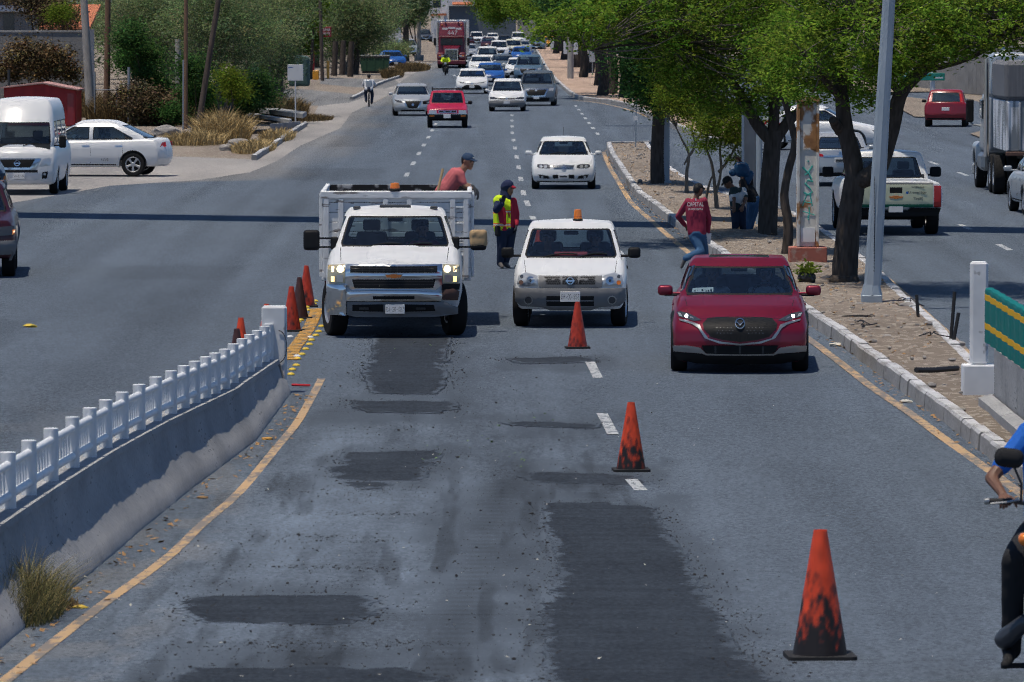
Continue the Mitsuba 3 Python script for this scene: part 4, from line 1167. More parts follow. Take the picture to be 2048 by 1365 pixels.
lit(S, 'headlight__bulb', 'front', circ(0.70, 0.745, 0.022, 10), 0.024, (9, 9.5, 10), True)
S.patch('headlight__reflector', 'front', [(0.755, 0.735), (0.80, 0.75), (0.815, 0.782), (0.775, 0.778)], 'lens_clear', 0.021, 0.02, mirror=True)
S.patch('headlight__reflector', 'front', [(0.60, 0.715), (0.65, 0.722), (0.66, 0.745), (0.62, 0.735)], 'dull_chrome', 0.021, 0.02, mirror=True)
S.patch('air_intake', 'front', sym([(0, 0.265), (0.40, 0.265), (0.46, 0.29), (0.50, 0.375), (0, 0.378)]), 'black_plastic', 0.012, 0.03)
for x in (-0.32, 0.0, 0.30): S.patch('intake_bar', 'front', rect(x - 0.012, x + 0.012, 0.27, 0.37), 'dark_metal', 0.018, 0.01)
S.patch('bumper_lip', 'front', sym([(0, 0.245), (0.44, 0.245), (0.50, 0.27), (0.87, 0.285), (0.88, 0.36), (0.70, 0.37), (0.52, 0.345), (0.44, 0.268), (0, 0.262)]), 'dull_chrome', 0.024, 0.03, bevel=0.006, ref=0.05)
S.patch('lower_bumper', 'front', sym([(0, 0.12), (0.55, 0.13), (0.82, 0.17), (0.88, 0.28), (0.50, 0.266), (0.44, 0.242), (0, 0.242)]), 'black_plastic', 0.014, 0.04)
for sx in (-1, 1): S.patch('hood_gap', 'top', [(sx * 0.66, 0.34), (sx * 0.667, 0.34), (sx * 0.735, 1.10), (sx * 0.727, 1.10)], 'black_plastic', 0.0015, 0.01, ref=0.12)
S.patch('hood_gap', 'top', sym([(0, 0.235), (0.35, 0.245), (0.6, 0.32), (0.6, 0.327), (0.35, 0.252), (0, 0.242)]), 'black_plastic', 0.0012, 0.01, ref=0.12)
for sx in (-1, 1): S.patch('hood_crease', 'top', [(sx * 0.40, 0.28), (sx * 0.43, 0.28), (sx * 0.56, 1.08), (sx * 0.50, 1.08)], 'PAINT', 0.008, 0.02, bevel=0.008, ref=0.05)
S.add('sunroof', box(-0.40, 0.40, 2.12, 2.55, 1.44, 1.462, 0.01), 'glass_dark')
S.mirror(0.985, 1.50, 1.03, 0.10, 0.068, 'PAINT')
for sx in (-1, 1):
    S.add('mirror_base', box(min(sx * .82, sx * 1.0), max(sx * .82, sx * 1.0), 1.46, 1.54, 0.955, 0.985, 0.01), 'black_plastic')
    S.patch('a_pillar_trim', 'gh_front', [(sx * 0.715, 1.0), (sx * 0.745, 1.0), (sx * 0.615, 1.33), (sx * 0.59, 1.33)], 'cabin_pale', -0.02, 0.004, ref=0.1)
for fc in ('left', 'right'):
    S.patch('wheel_arch_trim', fc, [(q[0], q[1]) for q in shapely.Point(0.86, 0.335).buffer(0.46, 12).difference(shapely.Point(0.86, 0.335).buffer(0.395, 12)).intersection(shapely.box(0, 0.2, 5, 2)).exterior.coords][:-1], 'black_plastic', 0.012, 0.02)
    S.patch('sill_trim', fc, rect(1.28, 3.08, 0.235, 0.36), 'black_plastic', 0.012, 0.02)
    S.patch('door_handle', fc, rect(2.05, 2.25, 0.80, 0.83), 'PAINT', 0.02, 0.02)
    for y in (1.35, 2.22): S.patch('door_gap', fc, rect(y, y + 0.007, 0.38, 0.95), 'black_plastic', 0.0015, 0.01, ref=0.2)
pm = patch_mesh(S.S('gh_front'), [(-0.63, 1.005), (-0.345, 1.015), (-0.345, 1.072), (-0.62, 1.055)], -0.03, 0.003, 0.3); S.parts.append(('windshield__permit', mikit.ply(pm, None, False), 'plate_white'))
for k_, x in enumerate((-0.60, -0.56, -0.50, -0.45, -0.42, -0.385)):
    S.parts.append(('permit_letter', mikit.ply(patch_mesh(S.S('gh_front'), rect(x, x + 0.022, 1.016, 1.030 + 0.008 * (k_ % 3)), -0.026, 0.003, 0.3), None, False), 'ink'))
S.parts.append(('windshield__sticker', mikit.ply(patch_mesh(S.S('gh_front'), rect(-0.56, -0.48, 1.305, 1.325), -0.018, 0.002, .3), None, False), 'plate_white'))
k = thing('crossover_car', 'glossy dark red crossover with black mesh grille driving beside the median', 'car')
MAZ = S.place(k, 1479, 742, rz=-1.8, paint='red_paint')
# ================================================================ the other traffic
# ---- white saloon in the middle distance
g = dict(wsb=1.12, rf=1.95, rr=3.0, rb=3.75, zb=0.86, zr=1.32, wb=0.74, wr=0.565, bow=0.16, crown=0.04, wz0=0.885, wz1=1.235, mr=0.3)
S = Veh(4.38, 1.68, [(0, 0.66), (0.1, 0.70), (0.4, 0.77), (1.12, 0.87), (3.7, 0.90), (4.38, 0.85)], [(0, 0.19), (0.4, 0.2), (4.38, 0.26)], 0.87, 3.38, wr=0.31, ww=0.2, gh=g, bowf=0.24, bowr=0.15, pillars=(2.3,), front=((0, .10), (.25, .0), (.5, .01), (.85, .06), (1, .16)), track=0.84)
S.patch('grille', 'front', sym([(0, 0.545), (0.25, 0.545), (0.28, 0.64), (0, 0.645)]), 'black_plastic', 0.008, 0.02)
for z in (0.565, 0.595, 0.625): S.patch('grille_bar', 'front', rect(-0.26, 0.26, z - .007, z + 0.007), 'chrome', 0.018, 0.01)
badge(S, 'front', shapely.union_all([ring(0, 0.60, 0.048, 0.06), shapely.Polygon([(-.04, .63), (-.02, .565), (0, .60), (.02, .565), (.04, .63), (.025, .63), (.018, .60), (0, .635), (-.018, .60), (-.025, .63)])]), 'chrome', 0.04)
S.patch('headlight', 'front', [(0.35, 0.555), (0.64, 0.56), (0.70, 0.60), (0.68, 0.66), (0.45, 0.665), (0.35, 0.64)], 'lens_dark', 0.012, 0.03, mirror=True, bevel=0.008)
S.patch('headlight__reflector', 'front', circ(0.47, 0.605, 0.045, 14), 'lens_clear', 0.016, 0.01, mirror=True)
S.patch('headlight__reflector', 'front', circ(0.595, 0.605, 0.042, 14), 'lens_clear', 0.016, 0.01, mirror=True)
S.patch('air_intake', 'front', rect(-0.28, 0.28, 0.29, 0.39), 'black_plastic', 0.006, 0.02)
S.patch('air_intake', 'front', [(0.36, 0.28), (0.62, 0.30), (0.66, 0.40), (0.40, 0.36)], 'black_plastic', 0.006, 0.02, mirror=True)
S.patch('fog_light', 'front', circ(0.56, 0.33, 0.035, 12), 'lens_clear', 0.012, 0.02, mirror=True)
S.patch('bumper_lip', 'front', sym([(0, 0.185), (0.7, 0.20), (0.7, 0.225), (0, 0.215)]), 'black_plastic', 0.012, 0.02)
S.plate('front', 0, 0.345, None, 0.27, 0.12, 0.03)
S.add('license_plate__lettering', box(-0.10, 0.10, -0.06, -0.045, 0.325, 0.365), 'ink')
S.mirror(0.92, 1.45, 0.93, 0.09, 0.06); S.wipers(g)
S.add('antenna', tube([(0.0, 2.6, 1.35), (0.0, 2.75, 1.58)], 0.006, 5), 'black_plastic')
S.add('chassis', cat(box(-0.3, 0.3, 0.3, 4.1, 0.22, 0.3), box(-0.7, 0.7, 0.8, 0.92, 0.22, 0.34)), 'black_plastic')
BORA = S
k = thing('saloon_car', 'white saloon driving alone towards the flagger past the median tip', 'car')
BORA_B = S.place(k, 1127, 378, rz=-0.5)

# ---- far saloons and hatchbacks share one shape each
def saloon(H=1.42, style=0, W=1.76, L=4.45):
    zb = 0.90 if H < 1.5 else 1.02
    g = dict(wsb=1.12, rf=2.0, rr=3.1, rb=3.95 if style != 2 else 4.3, zb=zb, zr=H, wb=W / 2 - 0.08, wr=W / 2 - 0.24, bow=0.16, crown=0.03, wz0=zb + 0.03, wz1=H - 0.10, mr=0.3 if style != 2 else 0.15)
    if style == 2: g['rr'] = 3.9
    S = Veh(L, W, [(0, zb - 0.22), (0.12, zb - 0.14), (0.4, zb - 0.07), (1.12, zb + 0.01), (3.7, zb + 0.03), (L, zb - 0.02)], [(0, 0.20), (0.4, 0.2), (L, 0.26)], 0.88, L - 0.98, wr=0.32 if H < 1.5 else 0.36, ww=0.21, gh=g, bowf=0.26, bowr=0.16, pillars=(2.3,), cabin=True, tint='pane_tinted', res=(8, 20, 6), seats=False,
            front=((0, .10), (.25, .0), (.5, .01), (.85, .07), (1, .18)))
    return S, zb
def add_front(S, zb, kind):
    W = S.W / 2
    if kind == 'wedge':          # thin swept lamps over a wide dark trapezoid
        S.patch('headlight', 'front', [(0.38, zb - 0.32), (0.62, zb - 0.30), (0.80, zb - 0.20), (0.66, zb - 0.235), (0.38, zb - 0.285)], 'lens_dark', 0.012, 0.03, mirror=True)
        S.patch('grille_bar', 'front', sym([(0, zb - 0.345), (0.4, zb - 0.315), (0.4, zb - 0.295), (0, zb - 0.32)]), 'black_plastic', 0.012, 0.02)
        S.patch('grille', 'front', sym([(0, 0.235), (0.52, 0.235), (0.56, 0.30), (0.42, 0.46), (0.3, 0.50), (0, 0.50)]), 'black_plastic', 0.008, 0.02)
        S.patch('fog_light', 'front', [(0.60, 0.26), (0.78, 0.28), (0.80, 0.36), (0.62, 0.33)], 'black_plastic', 0.008, 0.02, mirror=True)
        badge(S, 'front', shapely.Point(0, zb - 0.33).buffer(0.05, 6), 'chrome', 0.02)
        S.plate('front', 0, 0.40, None, 0.28, 0.14, 0.03)
    elif kind == 'vee':          # V-shaped bright grille
        S.patch('grille', 'front', sym([(0, 0.33), (0.24, 0.34), (0.38, zb - 0.24), (0, zb - 0.24)]), 'black_plastic', 0.008, 0.02)
        S.patch('grille_frame', 'front', [(0.20, 0.35), (0.26, 0.35), (0.42, zb - 0.22), (0.36, zb - 0.22)], 'chrome', 0.018, 0.02, mirror=True)
        S.patch('grille_frame', 'front', sym([(0, 0.30), (0.22, 0.31), (0.26, 0.35), (0, 0.34)]), 'chrome', 0.018, 0.02)
        S.patch('headlight', 'front', [(0.42, zb - 0.33), (0.70, zb - 0.30), (0.82, zb - 0.17), (0.5, zb - 0.24)], 'lens_dark', 0.012, 0.03, mirror=True)
        S.patch('air_intake', 'front', sym([(0, 0.21), (0.55, 0.21), (0.5, 0.275), (0, 0.275)]), 'black_plastic', 0.008, 0.02)
        S.patch('fog_light', 'front', circ(0.66, 0.31, 0.05, 10), 'lens_clear', 0.010, 0.02, mirror=True)
        badge(S, 'front', shapely.Point(0, 0.50).buffer(0.055, 8), 'chrome', 0.03)
    elif kind == 'grey':         # small utility: grey plastic bumper
        S.patch('bumper', 'front', sym([(0, 0.20), (0.80, 0.22), (0.84, 0.42), (0.78, 0.50), (0.4, 0.52), (0, 0.52)]), 'grey_plastic', 0.03, 0.05, bevel=0.01)
        S.patch('headlight', 'front', [(0.40, 0.565), (0.76, 0.56), (0.80, 0.66), (0.60, 0.665), (0.42, 0.62)], 'lens_dark', 0.012, 0.03, mirror=True)
        S.patch('grille', 'front', sym([(0, 0.55), (0.38, 0.55), (0.40, 0.615), (0, 0.615)]), 'black_plastic', 0.008, 0.02)
        badge(S, 'front', shapely.Point(0, 0.60).buffer(0.05, 8), 'chrome', 0.02)
        S.patch('air_intake', 'front', rect(-0.5, 0.5, 0.225, 0.27), 'black_plastic', 0.034, 0.01)
        S.plate('front', 0, 0.42, None, 0.28, 0.12, 0.06)
    elif kind == 'suv':          # broad chrome grille
        S.patch('grille', 'front', sym([(0, 0.50), (0.42, 0.52), (0.52, zb - 0.22), (0, zb - 0.22)]), 'black_plastic', 0.008, 0.02)
        S.patch('grille_frame', 'front', sym([(0, 0.44), (0.44, 0.47), (0.60, zb - 0.2), (0.52, zb - 0.2), (0.40, 0.515), (0, 0.49)]), 'chrome', 0.018, 0.02)
        S.patch('grille_frame', 'front', rect(-0.55, 0.55, zb - 0.225, zb - 0.18), 'chrome', 0.018, 0.02)
        S.patch('headlight', 'front', [(0.60, zb - 0.28), (0.82, zb - 0.28), (0.86, zb - 0.15), (0.64, zb - 0.16)], 'lens_clear', 0.012, 0.03, mirror=True)
        S.patch('air_intake', 'front', sym([(0, 0.24), (0.6, 0.24), (0.66, 0.40), (0, 0.40)]), 'black_plastic', 0.008, 0.02)
        badge(S, 'front', shapely.Point(0, zb - 0.25).buffer(0.06, 8), 'chrome', 0.03)
        S.plate('front', 0.02, 0.40, None, 0.28, 0.12, 0.03)
    S.mirror(W + 0.09, 1.5, zb + 0.06, 0.09, 0.06, 'PAINT')
def mk(H, style, front, W=1.76, L=4.45):
    S, zb = saloon(H, style, W, L); add_front(S, zb, front); return S
WEDGE, VEE, UTIL, SUV = mk(1.36, 0, 'wedge'), mk(1.38, 0, 'vee', 1.72), mk(1.46, 0, 'grey', 1.68), mk(1.66, 2, 'suv', 1.84, 4.7)
QUEUE = 'cars queueing up the far carriageway'
def car(S, px, py, paint, label, rz=0.0, cat_='car', group=QUEUE, nm='queueing_car', **kw):
    k = thing(nm, label, cat_, group)
    return S.place(k, px, py, rz=rz, paint=paint, **kw)
car(VEE, 825, 232, 'silver_paint', 'silver saloon with V-shaped chrome grille behind the red pickup', group=None, nm='saloon_car', rz=2)
car(UTIL, 1014, 223, 'white_paint', 'white small utility with grey plastic bumper leading the middle lane', group=None, nm='utility_car', rz=-1)
car(SUV, 1073, 212, 'slate_paint', 'slate grey utility with broad chrome grille beside the far median kerb', group=None, nm='utility_car', rz=-2)
car(WEDGE, 944, 188, 'white_paint', 'white saloon with dark trapezoid grille behind the red pickup and the lone white saloon', group=None, nm='saloon_car')
car(WEDGE, 980, 172, 'blue_paint', 'bright blue car half hidden behind the white saloon with trapezoid grille')
car(WEDGE, 962, 150, 'white_paint', 'white saloon behind the bright blue car', )
car(SUV, 975, 137, 'white_paint', 'white tall utility behind two white saloons in the queue', nm='queueing_car')
car(SUV, 1056, 163, 'steel_blue_paint', 'steel blue utility right behind the slate grey one by the kerb', rz=-2)
car(WEDGE, 1036, 157, 'white_paint', 'white car peeping out left of the steel blue utility', rz=-2)
car(WEDGE, 1004, 148, 'slate_paint', 'grey saloon between the white tall utility and the right lane', rz=-1)
car(SUV, 998, 118, 'white_paint', 'white van-like car with dark windscreen behind the white tall utility')
car(WEDGE, 1042, 126, 'blue_paint', 'dark blue car in the right lane of the queue', rz=-2)
car(WEDGE, 1044, 108, 'silver_paint', 'pale silver car behind the dark blue one in the right lane', rz=-2)
car(SUV, 1026, 114, 'cream_paint', 'cream pickup-like car beside the pale silver car', rz=-1)
car(SUV, 1010, 101, 'dark_paint', 'black car with a bright lamp between the far lanes')
car(WEDGE, 977, 100, 'maroon_paint', 'brownish saloon far up the middle lane')
car(WEDGE, 985, 88, 'white_paint', 'white saloon far behind the brownish one')
car(SUV, 953, 91, 'white_paint', 'white utility far up the road right of the red lorry')
car(WEDGE, 934, 96, 'maroon_paint', 'dark red car just right of the red lorry roof')
car(WEDGE, 936, 118, 'silver_paint', 'pale grey car half hidden by the right flank of the red lorry')
car(SUV, 1073, 102, 'steel_blue_paint', 'blue grey utility with a lit lamp by the far kerb', rz=-3)
car(WEDGE, 1075, 84, 'maroon_paint', 'dark red car parked far off under the trees')
car(WEDGE, 1093, 97, 'taxi_yellow', 'orange taxi parked far off at the kerb under the trees', rz=-4)
car(SUV, 1036, 92, 'white_paint', 'white van far off in the right lane of the queue')
car(SUV, 818, 113, 'silver_paint', 'silver car parked beside the concrete lamp column on the left', group=None, nm='parked_car', rz=8)
car(WEDGE, 789, 137, 'blue_paint', 'dark blue car parked beside the green container', group=None, nm='parked_car', rz=10)
car(SUV, 851, 84, 'dark_paint', 'dark car far off by the corner house', group=None, nm='parked_car', rz=5)

# ---- red pickup with a roof rack
g = dict(wsb=1.05, rf=1.72, rr=2.75, rb=2.95, zb=0.95, zr=1.44, wb=0.72, wr=0.62, bow=0.08, crown=0.03, wz0=0.975, wz1=1.375, r=0.06)
S = Veh(4.5, 1.62, [(0, 0.74), (0.1, 0.77), (0.4, 0.82), (1.05, 0.92), (4.5, 0.92)], [(0, 0.36), (4.5, 0.38)], 0.72, 3.4, wr=0.34, ww=0.2, gh=g, bowf=0.06, bowr=0.04, r=0.05, bed=(3.1, 4.42, 0.6, 0.68), tint='pane_tinted', seats=True, front=((0, .04), (.5, 0), (1, .05)), wheel_style='steel')
S.patch('grille', 'front', rect(-0.36, 0.36, 0.60, 0.70), 'black_plastic', 0.01, 0.02)
for x in (-0.245, 0.0, 0.245): S.patch('grille_frame', 'front', shapely.box(x - 0.115, 0.605, x + 0.115, 0.695).exterior.coords[:-1], 'chrome', 0.014, 0.01); S.patch('grille', 'front', rect(x - 0.09, x + 0.09, 0.622, 0.68), 'black_plastic', 0.018, 0.01)
S.patch('headlight', 'front', rect(0.43, 0.74, 0.575, 0.705), 'lens_clear', 0.012, 0.02, mirror=True)
S.patch('bumper', 'front', rect(-0.80, 0.80, 0.36, 0.55), 'black_plastic', 0.08, 0.09, bevel=0.015)
S.patch('turn_light', 'front', rect(0.52, 0.72, 0.45, 0.51), 'lens_amber', 0.085, 0.02, mirror=True)
S.patch('bumper_trim', 'front', rect(-0.78, 0.78, 0.548, 0.572), 'chrome', 0.06, 0.06)
S.plate('front', -0.02, 0.47, None, 0.29, 0.15, 0.11)
S.mirror(0.90, 1.35, 0.99, 0.08, 0.07, 'black_plastic')
S.add('roof_rack', cat(*[tube([(sx * 0.58, 1.9, 1.42), (sx * 0.60, 1.9, 1.60)], 0.018, 6) for sx in (-1, 1)], tube([(-0.62, 1.9, 1.53), (0.62, 1.9, 1.53)], 0.02, 6), tube([(-0.62, 2.6, 1.50), (0.62, 2.6, 1.50)], 0.02, 6)), 'black_plastic')
S.add('chassis', cat(box(-0.4, 0.4, 0.4, 4.3, 0.36, 0.45), box(-0.7, 0.7, 0.66, 0.78, 0.28, 0.4)), 'black_plastic')
k = thing('pickup_truck', 'bright red old pickup with black roof rack and black bumper', 'pickup')
REDP = S.place(k, 895, 256, rz=1.0, paint='crimson_paint', remap={'rim': 'dull_chrome'})

# ---- red lorry with sleeper and high box behind
def semi(hood=True):
    P = []
    def add(n, mesh, m, smooth=30): P.append((n, mikit.ply(tm(mesh), None, smooth), m))
    V, F = rgrid(0.72, 0.9, 0.55, 0.10, 6, 6, 6)   # hood tapering forward
    t = (V[:, 1] + 0.9) / 1.8
    hoodm = trimesh.Trimesh(np.column_stack([V[:, 0] * (0.66 + 0.34 * t), V[:, 1] + 1.0, 1.05 + V[:, 2] * (0.85 + 0.30 * t) + 0.12 * t]), F)
    add('hood', hoodm, 'PAINT')
    for sx in (-1, 1):
        V2, F2 = rgrid(0.28, 0.75, 0.30, 0.14, 3, 6, 4)
        fm = trimesh.Trimesh(V2 + [sx * 0.84, 0.92, 0.92], F2)
        add('fender', tm(man(fm) - m3.Manifold.cylinder(1, .56, .56, 28).rotate([0, 90, 0]).translate([sx * .84 - .5, 0.95, 0.5])), 'PAINT')
        add('headlight', box(min(sx * .60, sx * .98), max(sx * .60, sx * .98), 0.13, 0.2, 0.86, 1.02, 0.02), 'lens_clear')
        add('turn_light', box(min(sx * .80, sx * .97), max(sx * .80, sx * .97), 0.11, 0.18, 0.92, 1.03, 0.02), 'lens_amber')
    add('grille_frame', box(-0.50, 0.50, 0.06, 0.12, 0.62, 1.50, 0.03), 'chrome')
    for x in np.linspace(-0.40, 0.40, 9): add('grille', box(x - 0.035, x + 0.035, 0.045, 0.07, 0.68, 1.42, 0.01), 'black_plastic')
    add('bumper', box(-1.10, 1.10, -0.05, 0.12, 0.32, 0.62, 0.04), 'PAINT')
    V, F = rgrid(1.05, 1.35, 0.75, 0.12, 6, 8, 6)
    t = (V[:, 2] + 0.75) / 1.5
    cab = trimesh.Trimesh(np.column_stack([V[:, 0] * (1 - 0.05 * t), V[:, 1] + 3.0 + (1 - V[:, 1] / 1.35) * 0.10 * t, V[:, 2] + 1.75]), F)
    add('cab', cab, 'PAINT')
    V, F = rgrid(1.02, 1.0, 0.60, 0.15, 6, 8, 6)
    t = (V[:, 2] + 0.6) / 1.2; fr = np.clip(-V[:, 1], 0, 1)
    fair = trimesh.Trimesh(np.column_stack([V[:, 0] * (1 - 0.10 * t), V[:, 1] + 3.4 + 0.55 * t * fr, V[:, 2] + 3.0]), F)
    add('roof_fairing', fair, 'PAINT')
    add('windshield', box(-0.86, -0.02, 1.61, 1.66, 1.78, 2.33, 0.015), 'glass_dark'); add('windshield', box(0.02, 0.86, 1.61, 1.66, 1.78, 2.33, 0.015), 'glass_dark')
    add('sun_visor', tm(box(-0.95, 0.95, 1.45, 1.70, 2.36, 2.50, 0.04)), 'PAINT')
    for sx in (-1, 1):
        add('side_window', box(min(sx * .995, sx * 1.062), max(sx * .995, sx * 1.062), 1.95, 2.75, 1.85, 2.35, 0.02), 'glass_dark')
        add('exhaust_stack', cyl((sx * 1.08, 4.55, 0.9), (sx * 1.08, 4.55, 3.55), 0.07), 'chrome')
        add('side_mirror', box(sx * 1.30 - 0.10, sx * 1.30 + 0.10, 1.75, 1.88, 1.75, 2.35, 0.03), 'black_plastic')
        add('mirror_arm', tube([(sx * 1.0, 1.85, 1.65), (sx * 1.2, 1.82, 1.68), (sx * 1.30, 1.8, 1.76)], 0.03, 6), 'dull_chrome')
        add('fuel_tank', box(min(sx * .62, sx * 1.12), max(sx * .62, sx * 1.12), 2.0, 3.4, 0.50, 0.98, 0.10), 'dull_chrome')
        add('air_horn', cyl((sx * 0.5, 2.9, 3.63), (sx * 0.5, 2.7, 3.68), 0.05, 0.08), 'chrome')
        add('cab_marker', box(sx * 0.75 - 0.06, sx * 0.75 + 0.06, 2.72, 2.80, 3.30, 3.36, 0.01), 'lens_amber')
    add('chassis', cat(box(-0.42, 0.42, 0.5, 7.0, 0.65, 0.9), box(-0.95, 0.95, 0.88, 1.02, 0.42, 0.6), box(-0.9, 0.9, 5.25, 5.4, 0.42, 0.6), box(-0.9, 0.9, 6.45, 6.6, 0.42, 0.6)), 'black_plastic')
    for ya, xs in ((0.95, 0.94), (5.33, 0.92), (6.52, 0.92)):
        for sx in (-1, 1):
            t = T().translate([sx * xs, ya, 0.5]) @ T().rotate([0, 0, 1], 180 if sx < 0 else 0)
            P.append((('wheel', t), wheel(0.5, 0.28, 'truck'), None))
            if ya > 2: P.append((('wheel', T().translate([sx * (xs - 0.32), ya, 0.5]) @ T().rotate([0, 0, 1], 180 if sx < 0 else 0)), wheel(0.5, 0.28, 'truck'), None))
    return P
SEMI = semi()
def put(P, key, loc, rz, remap, z=0.0):
    base = T().translate([loc[0], loc[1], z]) @ T().rotate([0, 0, 1], rz)
    for nm, pl, m in P:
        if isinstance(nm, tuple):
            wk = part(key, 'wheel', None, None, holder=True)
            part(wk, 'tyre', pl[0], 'tyre', tw=base @ nm[1]); part(wk, 'rim', pl[1], 'alloy', tw=base @ nm[1])
        else: part(key, nm, pl, remap.get(m, m), tw=base)
    return base
p = G(903, 137)
k = thing('red_lorry', 'dark red long-nosed lorry with high roof fairing coming down the far road', 'lorry')
LOR = put(SEMI, k, (p[0], p[1] - 0.5), 0, {'PAINT': 'lorry_red'})
part(k, 'number', xf(meshkit.text_mesh('447', 0.30, 0.02, bold=True), local(LOR, (-0.34, 2.38, 2.60)), rx=math.pi / 2), 'plate_white', smooth=False)
for j, (x0, x1, zz) in enumerate(((-0.75, -0.32, 2.98), (-0.28, 0.28, 3.04), (0.32, 0.75, 2.98))):
    part(k, 'name_lettering', xf(box(x0, x1, 0, 0.02, zz, zz + 0.15), local(LOR, (0, 2.63, 0))), 'plate_white')
k = thing('box_trailer', 'pale box trailer drawn by the red lorry', 'trailer')
q = (p[0], p[1] - 0.5)
part(k, 'box', xf(box(-1.25, 1.25, 4.9, 17, 1.1, 3.72, 0.03), (*q, 0)), 'silver_paint')
part(k, 'corner_post', xf(box(-1.28, -1.15, 4.86, 4.94, 1.1, 3.74), (*q, 0)), 'plate_white'); part(k, 'corner_post', xf(box(1.15, 1.28, 4.86, 4.94, 1.1, 3.74), (*q, 0)), 'plate_white')
part(k, 'axle_block', xf(box(-1.1, 1.1, 14, 16, 0.1, 1.0, 0.1), (*q, 0)), 'tyre')

# ---- silver lorry at the right edge, seen from behind, its trailer beyond the frame
M('streaked_steel', proc(lambda p, n, uv: mix((0.20, 0.22, 0.24), (0.70, 0.72, 0.76), smoothstep(0.40, 0.66, fbm(p.x * 9 + p.y, p.y * 5, p.z * 0.8, 3)))), 0.5)
M('tarp_grey', proc(lambda p, n, uv: mix((0.10, 0.105, 0.12), (0.16, 0.165, 0.18), fbm(p.x * 22, 0.0, p.z * 0.8, 2))), 0.75)
k = thing('silver_lorry', 'pale silver tipper lorry with grey tarpaulin and a tall black mirror at the right edge', 'lorry')
SL = put(SEMI, k, (13.38, 160.2), 180, {'PAINT': 'silver_paint'})
tx, ty = 12.44, 151.2
part(k, 'tailboard', box(tx, tx + 2.5, ty, ty + 0.12, 1.15, 2.42, 0.02), 'streaked_steel')
for x in np.linspace(tx + 0.06, tx + 2.4, 9): part(k, 'tailboard_rib', box(x - 0.03, x + 0.03, ty - 0.05, ty - 0.003, 1.18, 2.38, 0.01), 'streaked_steel')
part(k, 'tipper_side', box(tx, tx + 0.08, ty + 0.13, ty + 4, 1.15, 2.42, 0.02), 'streaked_steel'); part(k, 'tipper_side', box(tx + 2.42, tx + 2.5, ty + 0.13, ty + 4, 1.15, 2.42, 0.02), 'streaked_steel')
part(k, 'tarpaulin', box(tx - 0.04, tx + 2.54, ty - 0.06, ty + 4, 2.43, 3.42, 0.10), 'tarp_grey')
part(k, 'tail_rail', box(tx, tx + 2.5, ty - 0.06, ty + 0.1, 1.03, 1.14, 0.02), 'rust_brown')

# ---- rear views: white and green pickup, silver saloon, red hatchback; side view: white saloon
M('green_trim', (0.02, 0.20, 0.12), 0.4)
M('pickup_cream', (0.55, 0.58, 0.42), 0.4, coat=0.4)
g = dict(wsb=1.5, rf=2.25, rr=3.60, rb=3.85, zb=1.12, zr=1.70, wb=0.86, wr=0.70, bow=0.1, crown=0.05, wz0=1.14, wz1=1.62, rz0=1.16, r=0.07)
S = Veh(5.7, 1.96, [(0, 1.0), (0.3, 1.08), (1.5, 1.14), (5.7, 1.12)], [(0, 0.42), (5.7, 0.52)], 1.0, 4.45, wr=0.39, ww=0.26, gh=g, bowf=0.1, bowr=0.05, r=0.05, bed=(4.0, 5.6, 0.75, 0.8), tint='pane_tinted', rear=((0, .12), (.2, 0), (1, 0)), arch=0.45, track=0.98)
S.patch('tailgate', 'rear', rect(-0.78, 0.78, 0.66, 1.10), 'pickup_cream', 0.012, 0.03, bevel=0.006)
S.patch('tailgate_band', 'rear', rect(-0.78, 0.78, 0.60, 0.665), 'green_trim', 0.014, 0.03)
S.patch('tailgate_cap', 'rear', rect(-0.78, 0.78, 1.08, 1.118), 'grey_plastic', 0.016, 0.03)
S.patch('tail_light', 'rear', rect(0.80, 0.95, 0.60, 1.05), 'lens_red', 0.02, 0.04, mirror=True)
for z in (0.83, 0.96): S.patch('tail_light__lamp', 'rear', rect(0.835, 0.925, z, z + 0.085), 'lens_red', 0.026, 0.02, mirror=True)
S.patch('handle', 'rear', [(-0.13, 0.90), (0.13, 0.90), (0.13, 1.02), (-0.13, 1.02)], 'black_plastic', 0.022, 0.02)
tie2 = sym([(0.0, 0.845), (0.055, 0.845), (0.06, 0.832), (0.145, 0.832), (0.125, 0.79), (0.05, 0.79), (0.045, 0.777), (0, 0.777)])
S.patch('badge', 'rear', tie2, 'emblem_gold', 0.03, 0.02)
for (tx_, xx, zz, hh) in (('Mineral Star', -0.64, 0.885, 0.05), ('Swift', -0.56, 0.755, 0.06), ('landfarmer', -0.60, 1.005, 0.04)):
    t = meshkit.text_mesh(tx_, hh, 0.004); t.vertices[:, 0] -= t.bounds[0, 0]
    S.parts.append(('tailgate_lettering', mikit.ply(xf(xf(t, rx=math.pi / 2), (xx + t.bounds[1, 0], 5.725, zz), rz=math.pi), None, False), 'ink'))
S.patch('tailgate_logo', 'rear', circ(-0.235, 0.905, 0.03, 12), 'blue_paint', 0.02, 0.01)
S.patch('bumper', 'rear', sym([(0, 0.40), (0.9, 0.42), (0.95, 0.58), (0.3, 0.585), (0.26, 0.52), (0, 0.52)]), 'black_plastic', 0.10, 0.10, bevel=0.015)
S.plate('rear', 0.0, 0.56, None, 0.30, 0.13, 0.09); S.mirror(1.16, 1.9, 1.24, 0.12, 0.11, 'black_plastic', 0.16)
S.add('brake_light', box(-0.10, 0.10, 3.60, 3.66, 1.70, 1.76, 0.01), 'lens_red')
S.add('chassis', cat(box(-0.45, 0.45, 0.4, 5.5, 0.42, 0.6), box(-0.8, 0.8, 4.35, 4.55, 0.3, 0.48), box(0.25, 0.75, 5.0, 5.5, 0.34, 0.5, .05)), 'black_plastic')
k = thing('pickup_truck', 'white pickup with cream tailgate and green band seen from behind', 'pickup')
